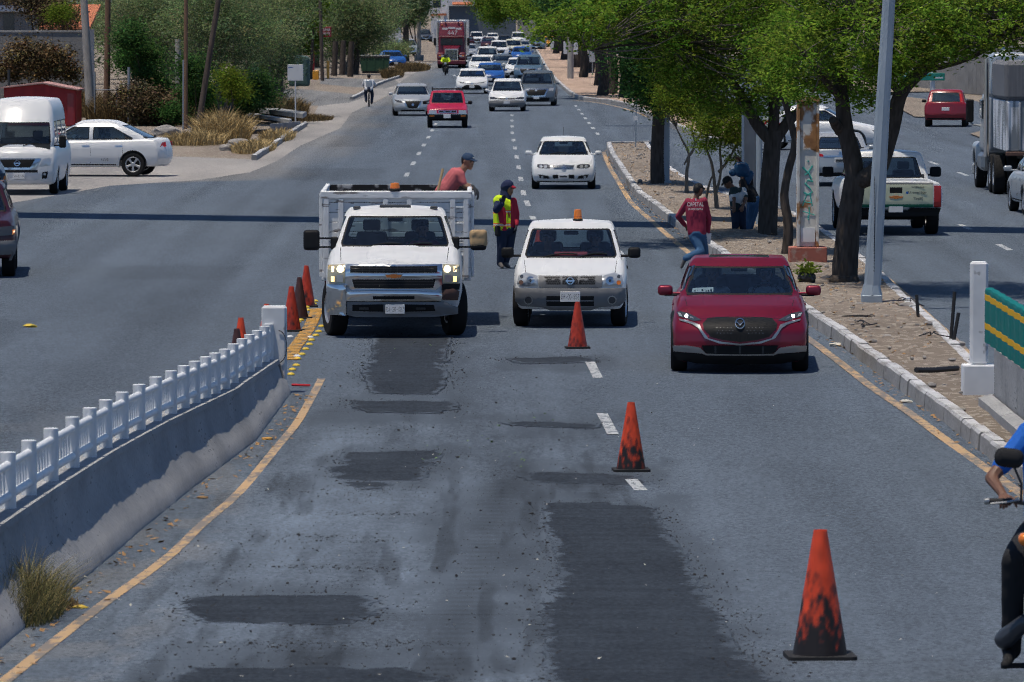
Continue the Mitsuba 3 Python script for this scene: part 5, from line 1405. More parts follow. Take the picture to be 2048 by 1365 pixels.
S.place(k, 1782, 468, rz=181.0, ref='rear', paint='white_paint')

g = dict(wsb=1.0, rf=1.8, rr=2.9, rb=3.75, zb=0.92, zr=1.40, wb=0.76, wr=0.60, bow=0.14, crown=0.03, bowr=0.1, mr=0.3)
S = Veh(4.25, 1.72, [(0, 0.72), (0.4, 0.82), (1.0, 0.92), (3.6, 1.0), (4.25, 1.0)], [(0, 0.22), (4.25, 0.28)], 0.85, 3.35, wr=0.31, gh=g, bowr=0.22, pillars=(2.2,), tint='pane_tinted', res=(10, 22, 8), rear=((0, .06), (.3, 0), (.7, .03), (1, .08)), seats=False)
S.patch('tail_light', 'rear', [(0.44, 0.80), (0.70, 0.82), (0.80, 0.92), (0.70, 0.93), (0.46, 0.86)], 'lens_red', 0.014, 0.03, mirror=True)
S.patch('chrome_strip', 'rear', rect(-0.45, 0.45, 0.80, 0.83), 'chrome', 0.018, 0.02); badge(S, 'rear', shapely.union_all([ring(0, 0.895, 0.032, 0.045), shapely.box(-.04, .89, .04, .902)]), 'chrome', 0.016)
S.plate('rear', 0, 0.70, None, 0.32, 0.14, 0.02); S.patch('bumper_insert', 'rear', sym([(0, 0.28), (0.6, 0.28), (0.7, 0.36), (0, 0.38)]), 'black_plastic', 0.012, 0.03)
S.add('antenna', tube([(0.0, 3.0, 1.42), (0.0, 3.2, 1.58)], 0.006, 5), 'black_plastic'); S.mirror(0.96, 1.4, 0.99, 0.09, 0.06)
S.add('license_plate__lettering', box(-0.12, 0.12, 4.27, 4.29, 0.67, 0.73), 'ink')
k = thing('saloon_car', 'silver saloon seen from behind just right of the rusty column', 'car')
S.place(k, 1678, 372, rz=179, ref='rear', paint='silver_paint')

g = dict(wsb=0.95, rf=1.75, rr=3.3, rb=3.72, zb=0.93, zr=1.46, wb=0.76, wr=0.62, bow=0.14, crown=0.03, bowr=0.10, mr=0.2)
S = Veh(3.95, 1.70, [(0, 0.72), (0.4, 0.82), (0.95, 0.94), (3.95, 0.98)], [(0, 0.22), (3.95, 0.28)], 0.8, 3.28, wr=0.30, gh=g, bowr=0.2, pillars=(2.1,), tint='pane_tinted', res=(10, 22, 8), rear=((0, .08), (.3, 0), (1, .05)), seats=False)
S.patch('tail_light', 'gh_rear', [(0.56, 1.02), (0.66, 1.02), (0.60, 1.32), (0.54, 1.30)], 'lens_red', 0.014, 0.03, mirror=True)
S.patch('bumper', 'rear', sym([(0, 0.30), (0.75, 0.32), (0.80, 0.52), (0, 0.54)]), 'PAINT', 0.035, 0.05, bevel=0.01); S.plate('rear', 0, 0.72, None, 0.30, 0.13, 0.02); S.mirror(0.95, 1.35, 1.0, 0.09, 0.06, 'black_plastic')
S.patch('bumper_gap', 'rear', rect(-0.74, 0.74, 0.30, 0.36), 'black_plastic', 0.04, 0.03)
k = thing('hatchback_car', 'red hatchback seen from behind on the right carriageway', 'car')
S.place(k, 1892, 254, rz=174, ref='rear', paint='hatch_red_paint')

# ---- saloon in side view parked on the left lot, and the one crossing on the right
g = dict(wsb=1.05, rf=2.0, rr=3.05, rb=4.15, zb=0.95, zr=1.47, wb=0.80, wr=0.62, bow=0.14, crown=0.05, mr=0.42, mf=0.20, r=0.24)
S = Veh(4.48, 1.76, [(0, 0.70), (0.15, 0.76), (0.5, 0.83), (1.2, 0.95), (2.5, 0.97), (4.1, 1.01), (4.38, 1.0), (4.48, 0.97)], [(0, 0.22), (4.48, 0.27)], 0.9, 3.58, wr=0.32, ww=0.21, gh=g, bowf=0.26, bowr=0.2, pillars=(2.42,), tint='pane_tinted', res=(10, 34, 9), arch=0.385, rear=((0, .10), (.3, 0), (.6, .01), (1, .10)), side_z=(0.985, 1.335), seats=True)
for fc in ('left', 'right'):
    for y in (1.42, 2.42, 3.30): S.patch('door_gap', fc, rect(y, y + 0.008, 0.36, 0.955), 'black_plastic', 0.0015, 0.01, ref=0.2)
    for y in (2.20, 3.10): S.patch('door_handle', fc, rect(y, y + 0.2, 0.80, 0.835), 'chrome', 0.022, 0.02)
    S.patch('tail_light', fc, [(4.30, 0.80), (4.43, 0.80), (4.41, 0.93), (4.33, 0.91)], 'lens_red', 0.010, 0.02)
    S.patch('sill_trim', fc, rect(1.35, 3.12, 0.30, 0.33), 'black_plastic', 0.004, 0.02)
    S.patch('body_crease', fc, rect(0.6, 4.35, 0.715, 0.735), 'PAINT', 0.010, 0.02, bevel=0.008, ref=0.1)
S.patch('headlight', 'front', [(0.42, 0.56), (0.72, 0.58), (0.78, 0.68), (0.5, 0.66)], 'lens_dark', 0.012, 0.03, mirror=True)
S.mirror(0.98, 1.62, 1.02, 0.10, 0.065); JET = S
t = meshkit.text_mesh('LIVE', 0.07, 0.004); S.parts.append(('door_lettering', mikit.ply(xf(xf(t, rx=math.pi / 2), (0.905, 2.72, 0.42), rz=math.pi / 2), None, False), 'grey_plastic'))
c = G(205, 352)
k = thing('saloon_car', 'white saloon in side view parked on the gravel behind the van', 'car')
S.place(k, 0, 0, rz=-97, ref='mid', at=(c[0] - 0.38, c[1] + 0.35), paint='white_paint', scale=1.05)
c = G(1634, 300)
k = thing('saloon_car', 'white saloon in side view crossing behind the rusty column', 'car')
S.place(k, 0, 0, rz=82, ref='mid', at=(c[0], c[1]), paint='white_paint')

# ---- grey car at the right edge
c = G(2048, 436)
car(JET, 2120, 430, 'silver_paint', 'silver grey saloon cut off by the right edge of the picture', group=None, nm='saloon_car', rz=182, ref='rear')

# ---- white van on the left
g = dict(wsb=0.30, rf=1.25, rr=4.9, rb=5.05, zb=1.22, zr=2.40, wb=0.90, wr=0.76, bow=0.20, crown=0.06, wz0=1.28, wz1=1.84, mf=0.5, r=0.16)
S = Veh(5.1, 1.94, [(0, 1.12), (0.12, 1.15), (0.4, 1.22), (5.1, 1.3)], [(0, 0.26), (5.1, 0.32)], 1.1, 3.85, wr=0.34, ww=0.21, gh=g, bowf=0.26, bowr=0.08, pillars=(1.9, 3.3), tint='pane_tinted', res=(12, 26, 9), front=((0, .06), (.3, 0), (.6, .02), (.9, .08), (1, .16)), arch=0.39, side_z=(1.28, 1.86), cabin_mat='cabin_grey')
S.patch('grille', 'front', sym([(0, 0.70), (0.42, 0.70), (0.52, 0.90), (0, 0.90)]), 'black_plastic', 0.012, 0.03)
S.patch('grille_frame', 'front', [(0.30, 0.66), (0.44, 0.66), (0.60, 0.93), (0.47, 0.93)], 'chrome', 0.026, 0.03, mirror=True, bevel=0.006)
S.patch('grille_frame', 'front', sym([(0, 0.645), (0.32, 0.645), (0.36, 0.70), (0, 0.70)]), 'chrome', 0.022, 0.03)
S.patch('grille_frame', 'front', rect(-0.6, 0.6, 0.905, 0.935), 'dull_chrome', 0.018, 0.02)
badge(S, 'front', shapely.union_all([ring(0, 0.81, 0.055, 0.075), shapely.box(-.085, .797, .085, .823)]), 'chrome', 0.035)
S.patch('headlight', 'front', [(0.56, 0.72), (0.82, 0.74), (0.86, 0.92), (0.80, 0.95), (0.64, 0.92)], 'lens_clear', 0.014, 0.03, mirror=True, bevel=0.008)
S.patch('air_intake', 'front', rect(-0.52, 0.52, 0.575, 0.635), 'black_plastic', 0.012, 0.02)
S.patch('fog_light', 'front', [(0.62, 0.41), (0.74, 0.41), (0.77, 0.60), (0.64, 0.58)], 'black_plastic', 0.010, 0.02, mirror=True); S.patch('fog_light__lens', 'front', circ(0.69, 0.53, 0.035, 12), 'lens_clear', 0.014, 0.02, mirror=True)
S.patch('bumper_step', 'front', sym([(0, 0.36), (0.5, 0.37), (0.86, 0.40), (0.86, 0.43), (0.5, 0.40), (0, 0.395)]), 'PAINT', 0.03, 0.03, bevel=0.008)
S.plate('front', 0.05, 0.48, 'VA-57-94', 0.30, 0.14, 0.03); S.wipers(g)
S.mirror(1.08, 0.95, 1.34, 0.09, 0.16, 'black_plastic'); S.add('chassis', cat(box(-0.5, 0.5, 0.3, 4.9, 0.3, 0.4), box(-.75, .75, 1.02, 1.18, .3, .42)), 'black_plastic')
k = thing('white_van', 'white passenger van with dark grille parked at the left edge', 'van')
S.place(k, 42, 388, rz=-0.5, paint='white_paint')

# ---- maroon pickup-like wagon leaving at the left edge, and the grey car before it
g = dict(wsb=1.3, rf=2.1, rr=3.9, rb=4.5, zb=1.12, zr=1.62, wb=0.86, wr=0.68, bow=0.14, crown=0.03, mr=0.28)
S = Veh(4.75, 1.90, [(0, 1.0), (1.3, 1.12), (4.75, 1.12)], [(0, 0.34), (4.75, 0.40)], 0.95, 3.65, wr=0.37, ww=0.24, gh=g, bowr=0.2, pillars=(2.4, 3.3), tint='pane_tinted', rear=((0, .05), (.3, 0), (1, .06)), arch=0.43, seats=False)
S.patch('tail_light', 'rear', rect(0.76, 0.92, 0.78, 1.05), 'lens_red', 0.014, 0.03, mirror=True)
S.patch('bumper', 'rear', sym([(0, 0.40), (0.92, 0.42), (0.95, 0.66), (0, 0.68)]), 'grey_plastic', 0.10, 0.12, bevel=0.02)
for fc in ('left', 'right'):
    S.patch('wheel_arch_trim', fc, [(q[0], q[1]) for q in shapely.Point(3.65, 0.37).buffer(0.53, 12).difference(shapely.Point(3.65, 0.37).buffer(0.435, 12)).intersection(shapely.box(0, 0.3, 5, 2)).exterior.coords][:-1], 'grey_plastic', 0.03, 0.04)
    S.patch('sill_trim', fc, rect(1.4, 3.15, 0.36, 0.50), 'grey_plastic', 0.03, 0.04)
S.plate('rear', 0, 0.86, None, 0.3, 0.14, 0.02)
S.add('rear_spoiler', box(-0.7, 0.7, 4.0, 4.25, 1.56, 1.62, 0.02), 'PAINT')
for sx in (-1, 1): S.add('roof_rail', tube([(sx * 0.62, 2.2, 1.64), (sx * 0.62, 2.4, 1.69), (sx * 0.62, 3.7, 1.69), (sx * 0.62, 3.9, 1.64)], 0.018, 6), 'black_plastic')
S.patch('headlight', 'front', [(0.55, 0.74), (0.90, 0.76), (0.93, 0.92), (0.60, 0.90)], 'lens_dark', 0.014, 0.03, mirror=True)
S.patch('turn_light', 'front', [(0.88, 0.76), (0.93, 0.77), (0.94, 0.86), (0.89, 0.85)], 'lens_amber', 0.022, 0.03, mirror=True)
S.patch('front_bumper', 'front', sym([(0, 0.38), (0.94, 0.42), (0.96, 0.66), (0, 0.66)]), 'grey_plastic', 0.08, 0.1, bevel=0.02)
for fc in ('left', 'right'): S.patch('wheel_arch_trim', fc, [(q[0], q[1]) for q in shapely.Point(0.95, 0.37).buffer(0.53, 12).difference(shapely.Point(0.95, 0.37).buffer(0.435, 12)).intersection(shapely.box(0, 0.3, 5, 2)).exterior.coords][:-1], 'grey_plastic', 0.03, 0.04)
k = thing('maroon_wagon', 'maroon wagon with grey wheel arches cut off by the left edge', 'car')
c = G(36, 553); S.place(k, 0, 0, rz=4, at=(c[0] - 0.98, c[1]), paint='maroon_paint')
k = thing('grey_wagon', 'grey car behind the maroon wagon at the left edge', 'car')
c = G(14, 424); S.place(k, 0, 0, rz=6, at=(c[0] - 0.98, c[1]), paint='slate_paint')
# ================================================================ trees, shrubs, grass
def at(px, py, d):
    """point seen at a photo pixel at the distance d (metres along the road)"""
    r = ray(px, py)
    return np.array([0, 0, CAMZ]) + r * (d / r[1])


M('bark', proc(lambda p, n, uv: mix((0.030, 0.025, 0.022), (0.12, 0.10, 0.088), fbm(p.x * 26, p.y * 26, p.z * 5, 3))), 0.9, spec=0.1)
M('pale_bark', proc(lambda p, n, uv: mix((0.10, 0.085, 0.07), (0.25, 0.22, 0.19), fbm(p.x * 22, p.y * 22, p.z * 7, 3))), 0.9, spec=0.1)
scene['leaf'] = {'type': 'principledthin', 'base_color': VC, 'roughness': 0.5, 'eta': 1.4, 'diff_trans': 0.8}
scene['dry_leaf'] = {'type': 'twosided', 'bsdf': {'type': 'diffuse', 'reflectance': VC}}
TONES = {'green': [(0.165, 0.285, 0.03), (0.09, 0.20, 0.03), (0.26, 0.33, 0.055)], 'dark': [(0.065, 0.15, 0.045), (0.10, 0.18, 0.05), (0.04, 0.11, 0.04)], 'mesquite': [(0.22, 0.30, 0.13), (0.15, 0.25, 0.115), (0.32, 0.33, 0.18)],
         'dry': [(0.16, 0.11, 0.055), (0.22, 0.16, 0.085), (0.09, 0.07, 0.04)], 'straw': [(0.50, 0.36, 0.17), (0.60, 0.45, 0.23), (0.34, 0.25, 0.12)], 'lime': [(0.14, 0.20, 0.02), (0.09, 0.16, 0.02), (0.17, 0.21, 0.04)], 'brown': [(0.12, 0.085, 0.055), (0.16, 0.115, 0.07), (0.075, 0.08, 0.04)]}


def leaves(C, size, tone, rng, droop=0.0, aspect=0.42, flat_up=0.5):
    """a mesh of leaf quads at the points C"""
    n = len(C)
    d = rng.normal(size=(n, 3)); d[:, 2] = d[:, 2] * 0.45 - droop
    d /= np.linalg.norm(d, axis=1, keepdims=True)
    up = rng.normal(size=(n, 3)) * 0.8 + [0, 0, flat_up * 2]
    s = np.cross(d, up); s /= np.linalg.norm(s, axis=1, keepdims=True) + 1e-9
    L = size * rng.uniform(0.6, 1.35, n)[:, None]
    V = np.stack([C - d * L * 0.5, C + s * L * aspect * 0.5, C + d * L * 0.5, C - s * L * aspect * 0.5], 1).reshape(-1, 3)
    i = np.arange(n) * 4
    F = np.vstack([np.column_stack([i, i + 1, i + 2]), np.column_stack([i, i + 2, i + 3])])
    tn = np.array(TONES[tone])
    w = rng.dirichlet([1.2] * len(tn), n)
    col = (w @ tn) * rng.uniform(0.65, 1.35, n)[:, None]
    return trimesh.Trimesh(V, F, process=False), np.repeat(col, 4, 0)


def blob_points(blobs, n, rng, clumps=0.22, per=36, shell=0.55):
    """points in clumps spread through ellipsoids ((centre), (radii)); fewer inside, gaps between clumps"""
    vol = np.array([np.prod(b[1]) for b in blobs]) ** (2 / 3)
    P, K = [], []
    for b, k in zip(blobs, np.maximum(1, (n * vol / vol.sum() / per).astype(int))):
        u = rng.normal(size=(k, 3)); u /= np.linalg.norm(u, axis=1, keepdims=True)
        r = rng.uniform(0, 1, k) ** shell
        c = np.array(b[0]) + u * r[:, None] * np.array(b[1])
        K.append(c)
        s = clumps * rng.uniform(0.6, 1.4, (k, 1, 1))
        q = c[:, None] + rng.normal(size=(k, per, 3)) * s * [1, 1, 0.62]
        P.append(q.reshape(-1, 3))
    return np.vstack(P), np.vstack(K)


def crown(key, blobs, n, size, tone, seed, clumps=0.22, twigs=None, name='crown', m='leaf', twig_bark='pale_bark', per=36, droop=0.0, shell=0.55, **kw):
    rng = np.random.default_rng(seed)
    P, K = blob_points(blobs, n, rng, clumps, per, shell)
    me, col = leaves(P, size, tone, rng, droop, **kw)
    col = col * np.repeat(rng.uniform(0.6, 1.4, (len(K), 1)) * (1 + rng.normal(0, 0.10, (len(K), 3))), per * 4, 0).clip(0.3, 2)
    part(key, name, me, m, smooth=False, color=col)
    if twigs is not None:
        roots, cnt, r0 = twigs
        roots = np.array(roots, float)
        tw = []
        for c in K[rng.permutation(len(K))[:cnt]]:
            d = np.linalg.norm(roots - c, axis=1)
            a = roots[np.argmin(d)]
            mid = (a + c) / 2 + rng.normal(0, 0.10, 3) * np.linalg.norm(c - a)
            t = np.linspace(0, 1, 6)[:, None]
            pts = (1 - t) ** 2 * a + 2 * t * (1 - t) * mid + t ** 2 * c
            tw.append(tube(pts, np.linspace(r0, r0 * 0.25, 6), 5))
        part(key, 'twigs', cat(tw), twig_bark, smooth=60)


def limb(pts, r0, r1, n=10, wob=0.03, seed=0):
    P = smooth_line(np.array(pts, float), 16)
    rad = np.linspace(r0, r1, 16)
    m = tube(P, rad, n)
    m.vertices += (meshkit.fbm(m.vertices * [9, 9, 2.2] + seed, 3, 3)[:, None] - 0.5) * m.vertex_normals * wob
    return m


# ---- the big tree on the median by the lamp post: leaning trunk that forks
k = thing('tree', 'large median tree with thick forked leaning trunk beside the lamp post', 'tree')
d0 = 101.5
tr = [limb([at(1688, 592, d0), at(1690, 540, d0), at(1696, 470, d0), at(1704, 400, d0), at(1712, 352, d0)], 0.225, 0.18, 14, 0.06), limb([at(1712, 356, d0), at(1700, 300, d0), at(1690, 255, d0), at(1684, 200, d0), at(1675, 140, d0)], 0.17, 0.10, 10, 0.05),
      limb([at(1714, 362, d0), at(1750, 345, d0 - .2), at(1785, 250, d0 - .4), at(1800, 190, d0 - .5), at(1845, 140, d0 - .5), at(1900, 90, d0 - 0.6)], 0.17, 0.09, 10, 0.05),
      limb([at(1680, 262, d0), at(1665, 240, d0 - .3)], 0.10, 0.07), limb([at(1684, 200, d0), at(1640, 150, d0 - .6), at(1600, 100, d0 - 1)], 0.07, 0.03), limb([at(1800, 190, d0 - .5), at(1760, 120, d0 - 1.0), at(1730, 50, d0 - 1.5)], 0.07, 0.03),
      limb([at(1845, 140, d0 - .5), at(1930, 120, d0 - 0.9), at(2010, 70, d0 - 1.4)], 0.06, 0.02), limb([at(1675, 140, d0), at(1690, 60, d0 + 0.4), at(1700, -40, d0 + .8)], 0.09, 0.04)]
tr.append(xf(tm(man(trimesh.Trimesh(*rgrid(0.255, 0.255, 0.10, 0.09, 3, 3, 2)))), (*at(1688, 585, d0)[:2], 0.16)))
part(k, 'trunk', cat(tr), 'bark', smooth=50)
def B(px, py, d, rx, ry, rz=None): return (at(px, py, d), (rx, ry * 1.7, rz or rx * 0.7))
bl = [B(1640, 60, 101, 0.9, 1.6, 0.8), B(1740, 60, 100, 1.1, 2.0, 0.9), B(1850, 40, 101, 1.2, 2.0, 0.8), B(1960, 20, 100, 1.2, 2.0, 0.7), B(2060, 20, 101, 1.2, 2.0, 0.9), B(1640, 150, 102, 0.55, 1.2, 0.45), B(1720, 185, 102, 0.4, 1.0, 0.28), B(1790, 130, 100, 0.6, 1.2, 0.4), B(1870, 100, 100, 0.55, 1.2, 0.35), B(1930, 90, 100, 0.5, 1.0, 0.25), B(1600, 180, 102, 0.4, 0.9, 0.3), B(1700, -60, 101, 1.3, 1.8, 0.6), B(1900, -60, 101, 1.3, 1.8, 0.6)]
RT = [at(1690, 60, d0), at(1760, 120, d0 - 1), at(1845, 140, d0 - .5), at(1900, 90, d0 - .6), at(1640, 150, d0 - .6), at(1730, 50, d0 - 1.5), at(1675, 140, d0), at(1800, 190, d0 - .5), at(2010, 70, d0 - 1.4)]
crown(k, bl, 56000, 0.088, 'green', 3, clumps=0.115, twigs=(RT, 460, 0.021), per=36, shell=0.42)
# ---- the second one behind the person with the blue jacket
k = thing('tree', 'large median tree with upright dark trunk behind the bending person', 'tree')
d0 = 122.5
tr = [limb([at(1534, 492, d0), at(1536, 430, d0), at(1540, 360, d0), at(1545, 290, d0), at(1548, 262, d0)], 0.21, 0.17, 14, 0.05), limb([at(1546, 285, d0), at(1515, 250, d0), at(1490, 205, d0), at(1450, 150, d0 - .5), at(1380, 100, d0 - 1)], 0.14, 0.05), limb([at(1548, 285, d0), at(1575, 245, d0), at(1605, 215, d0), at(1640, 160, d0)], 0.13, 0.06),
      limb([at(1546, 275, d0), at(1548, 200, d0), at(1530, 100, d0), at(1500, 0, d0)], 0.12, 0.06), limb([at(1450, 150, d0 - .5), at(1340, 85, d0 - 1.5), at(1240, 62, d0 - 2.2), at(1120, 60, d0 - 2.8)], 0.06, 0.018), limb([at(1340, 85, d0 - 1.5), at(1260, 90, d0 - 2.6), at(1180, 100, d0 - 3)], 0.04, 0.015)]
part(k, 'trunk', cat(tr), 'bark', smooth=50)
bl = [B(1460, 40, 122, 1.3, 2.2, 0.8), B(1560, 50, 122, 1.2, 2.2, 0.9), B(1350, 30, 121, 1.3, 2.2, 0.65), B(1240, 25, 120, 1.1, 1.8, 0.5), B(1150, 45, 120, 0.8, 1.4, 0.42), B(1090, 60, 120, 0.35, 0.9, 0.28), B(1200, 75, 120, 0.6, 1.0, 0.25), B(1480, 140, 122, 1.0, 1.8, 0.55), B(1570, 160, 123, 0.6, 1.4, 0.5), B(1400, 150, 122, 0.8, 1.5, 0.5), B(1340, 120, 121, 0.7, 1.4, 0.5), B(1520, 210, 123, 0.5, 1.0, 0.28), B(1440, 205, 122, 0.55, 1.1, 0.3), B(1440, -60, 122, 1.6, 2.2, 0.7), B(1290, -50, 121, 1.3, 2.0, 0.6), B(1600, -60, 122, 1.3, 2.0, 0.6)]
RT = [at(1240, 62, d0 - 2.2), at(1340, 85, d0 - 1.5), at(1450, 150, d0 - .5), at(1180, 100, d0 - 3), at(1380, 100, d0 - 1), at(1530, 100, d0), at(1640, 160, d0), at(1548, 200, d0), at(1490, 205, d0), at(1120, 60, d0 - 2.8)]
crown(k, bl, 62000, 0.098, 'green', 4, clumps=0.13, twigs=(RT, 500, 0.021), per=36, shell=0.42)
# ---- thin bent tree before the rusty column
k = thing('tree', 'thin bent median tree standing left of the rusty column', 'tree')
d0 = 113
part(k, 'trunk', cat(limb([at(1570, 520, d0), at(1577, 455, d0), at(1568, 395, d0), at(1577, 340, d0), at(1590, 285, d0), at(1580, 240, d0), at(1566, 195, d0)], 0.10, 0.055, 10, 0.03), limb([at(1590, 275, d0), at(1606, 230, d0), at(1618, 190, d0)], 0.05, 0.03)), 'bark', smooth=50)
crown(k, [B(1570, 150, 113, 0.6, 0.9, 0.4), B(1620, 150, 113, 0.6, 0.9, 0.35), B(1590, 90, 113, 0.9, 1.2, 0.5)], 16000, 0.085, 'green', 5, clumps=0.15, per=36)
# ---- two young feathery trees and the dark one by the grey post
for (lab, d0, limbs, bl, sd) in (
    ('young feathery median tree with a single split stem, the left one of two', 150, [[(1375, 398), (1373, 350), (1378, 312), (1364, 280), (1352, 255)], [(1378, 312), (1390, 285), (1384, 262), (1392, 235)], [(1378, 312), (1368, 330)], [(1390, 285), (1408, 262), (1425, 245)]],
     [B(1370, 215, 150, 0.65, 0.9, 0.35), B(1340, 195, 150, 0.5, 0.8, 0.35), B(1405, 225, 150, 0.55, 0.8, 0.3), B(1380, 170, 150, 0.9, 1.0, 0.35)], 6),
    ('young feathery median tree with several pale stems, the right one of two', 138, [[(1434, 428), (1430, 375), (1424, 330), (1412, 290), (1420, 255)], [(1432, 385), (1442, 330), (1440, 300), (1452, 262)], [(1436, 345), (1458, 318), (1472, 290)], [(1412, 400), (1418, 370), (1426, 350)]],
     [B(1430, 255, 138, 0.6, 0.8, 0.25), B(1470, 275, 138, 0.45, 0.8, 0.22), B(1490, 245, 138, 0.4, 0.8, 0.3), B(1450, 220, 138, 0.8, 1.0, 0.35), B(1412, 290, 138, 0.35, 0.6, 0.14), B(1478, 315, 138, 0.3, 0.5, 0.10)], 7)):
    k = thing('young_tree', lab, 'tree')
    part(k, 'trunk', cat([limb([at(*q, d0) for q in L], 0.055 if i == 0 else 0.035, 0.02, 8, 0.02) for i, L in enumerate(limbs)]), 'pale_bark', smooth=50)
    crown(k, bl, 11000, 0.10, 'lime', sd, clumps=0.13, twigs=([at(*L[-1], d0) for L in limbs], 40, 0.012), per=26, droop=0.3, aspect=0.28)
k = thing('tree', 'dark straight median tree trunk beside the flat grey post', 'tree')
d0 = 157.5
part(k, 'trunk', limb([at(1315, 380, d0), at(1314, 320, d0), at(1316, 260, d0), at(1318, 200, d0), at(1314, 120, d0)], 0.19, 0.13, 12, 0.03), 'bark', smooth=50)
crown(k, [B(1290, 175, 157, 0.7, 1.0, 0.35), B(1325, 200, 157, 0.55, 0.9, 0.4), B(1290, 130, 157, 0.9, 1.2, 0.5), B(1350, 130, 157, 1.0, 1.2, 0.6), B(1310, 60, 157, 1.6, 1.6, 0.8)], 36000, 0.11, 'dark', 8, clumps=0.20, per=34)
# ---- row of trees on the far median: dark trunks, domed crowns
far_rows = [(1204, 196, 312, 0.30), (1223, 195, 318, 0.28), (1245, 198, 306, 0.24), (1195, 170, 352, 0.26), (1166, 158, 392, 0.3), (1180, 150, 420, 0.28), (1152, 140, 455, 0.3), (1128, 125, 520, 0.35), (1112, 112, 590, 0.35)]
for i, (px, py, d, r) in enumerate(far_rows):
    lab = ['leftmost of three dark trunks near the curved end of the far median', 'middle of three dark trunks near the curved end of the far median', 'rightmost of three dark trunks near the curved end of the far median'][i] if i < 3 else f'shade tree of the far median row, {["fourth", "fifth", "sixth", "seventh", "eighth", "last"][i - 3]} from its curved end'
    k = thing('shade_tree', lab, 'tree', 'shade trees along the far median')
    b = G(px, py); b[1] = d; b[0] = (px - 1024) / FPX * d
    part(k, 'trunk', limb([b + [0, 0, 0.1], b + [0.1, 0, 1.2], b + [0.0, 0, 2.4], b + [0.2, 0, 3.6]], r, r * 0.7, 10, 0.05), 'bark', smooth=50)
    c = b + [0, 0, 5.4]
    rg = np.random.default_rng(40 + i)
    bb = [(c + rg.normal(0, 1, 3) * [1.6, 1.6, 0.5], (rg.uniform(1.2, 2.0), 1.8, rg.uniform(0.8, 1.3))) for _ in range(6)]
    crown(k, bb, 14000, 0.22, 'dark' if i < 3 else 'green', 60 + i, clumps=0.42, per=30)
for i, (px, py, d, rx) in enumerate(((1018, 18, 700, 3.0), (1085, 22, 620, 3.4), (992, 10, 780, 2.4))):
    k = thing('shade_tree', ['broad green crown over the far end of the queue', 'broad green crown over the orange taxi', 'green crown beside the corner house roof'][i], 'tree', 'shade trees along the far median')
    c = at(px, py, d)
    part(k, 'trunk', limb([[max(c[0] + 2, 3.6), d, 0], [max(c[0] + 2, 3.5), d, 2.2], [c[0] + 1, d, 4.6]], 0.35, 0.25, 8, 0.05), 'bark')
    rg = np.random.default_rng(80 + i)
    crown(k, [(c + rg.normal(0, 1, 3) * [rx * 0.6, 2, 0.7] + [0, 0, 0.6], (rx * 0.55, 2.0, 1.3)) for _ in range(7)], 12000, 0.32, 'green', 84 + i, clumps=0.6, per=30)

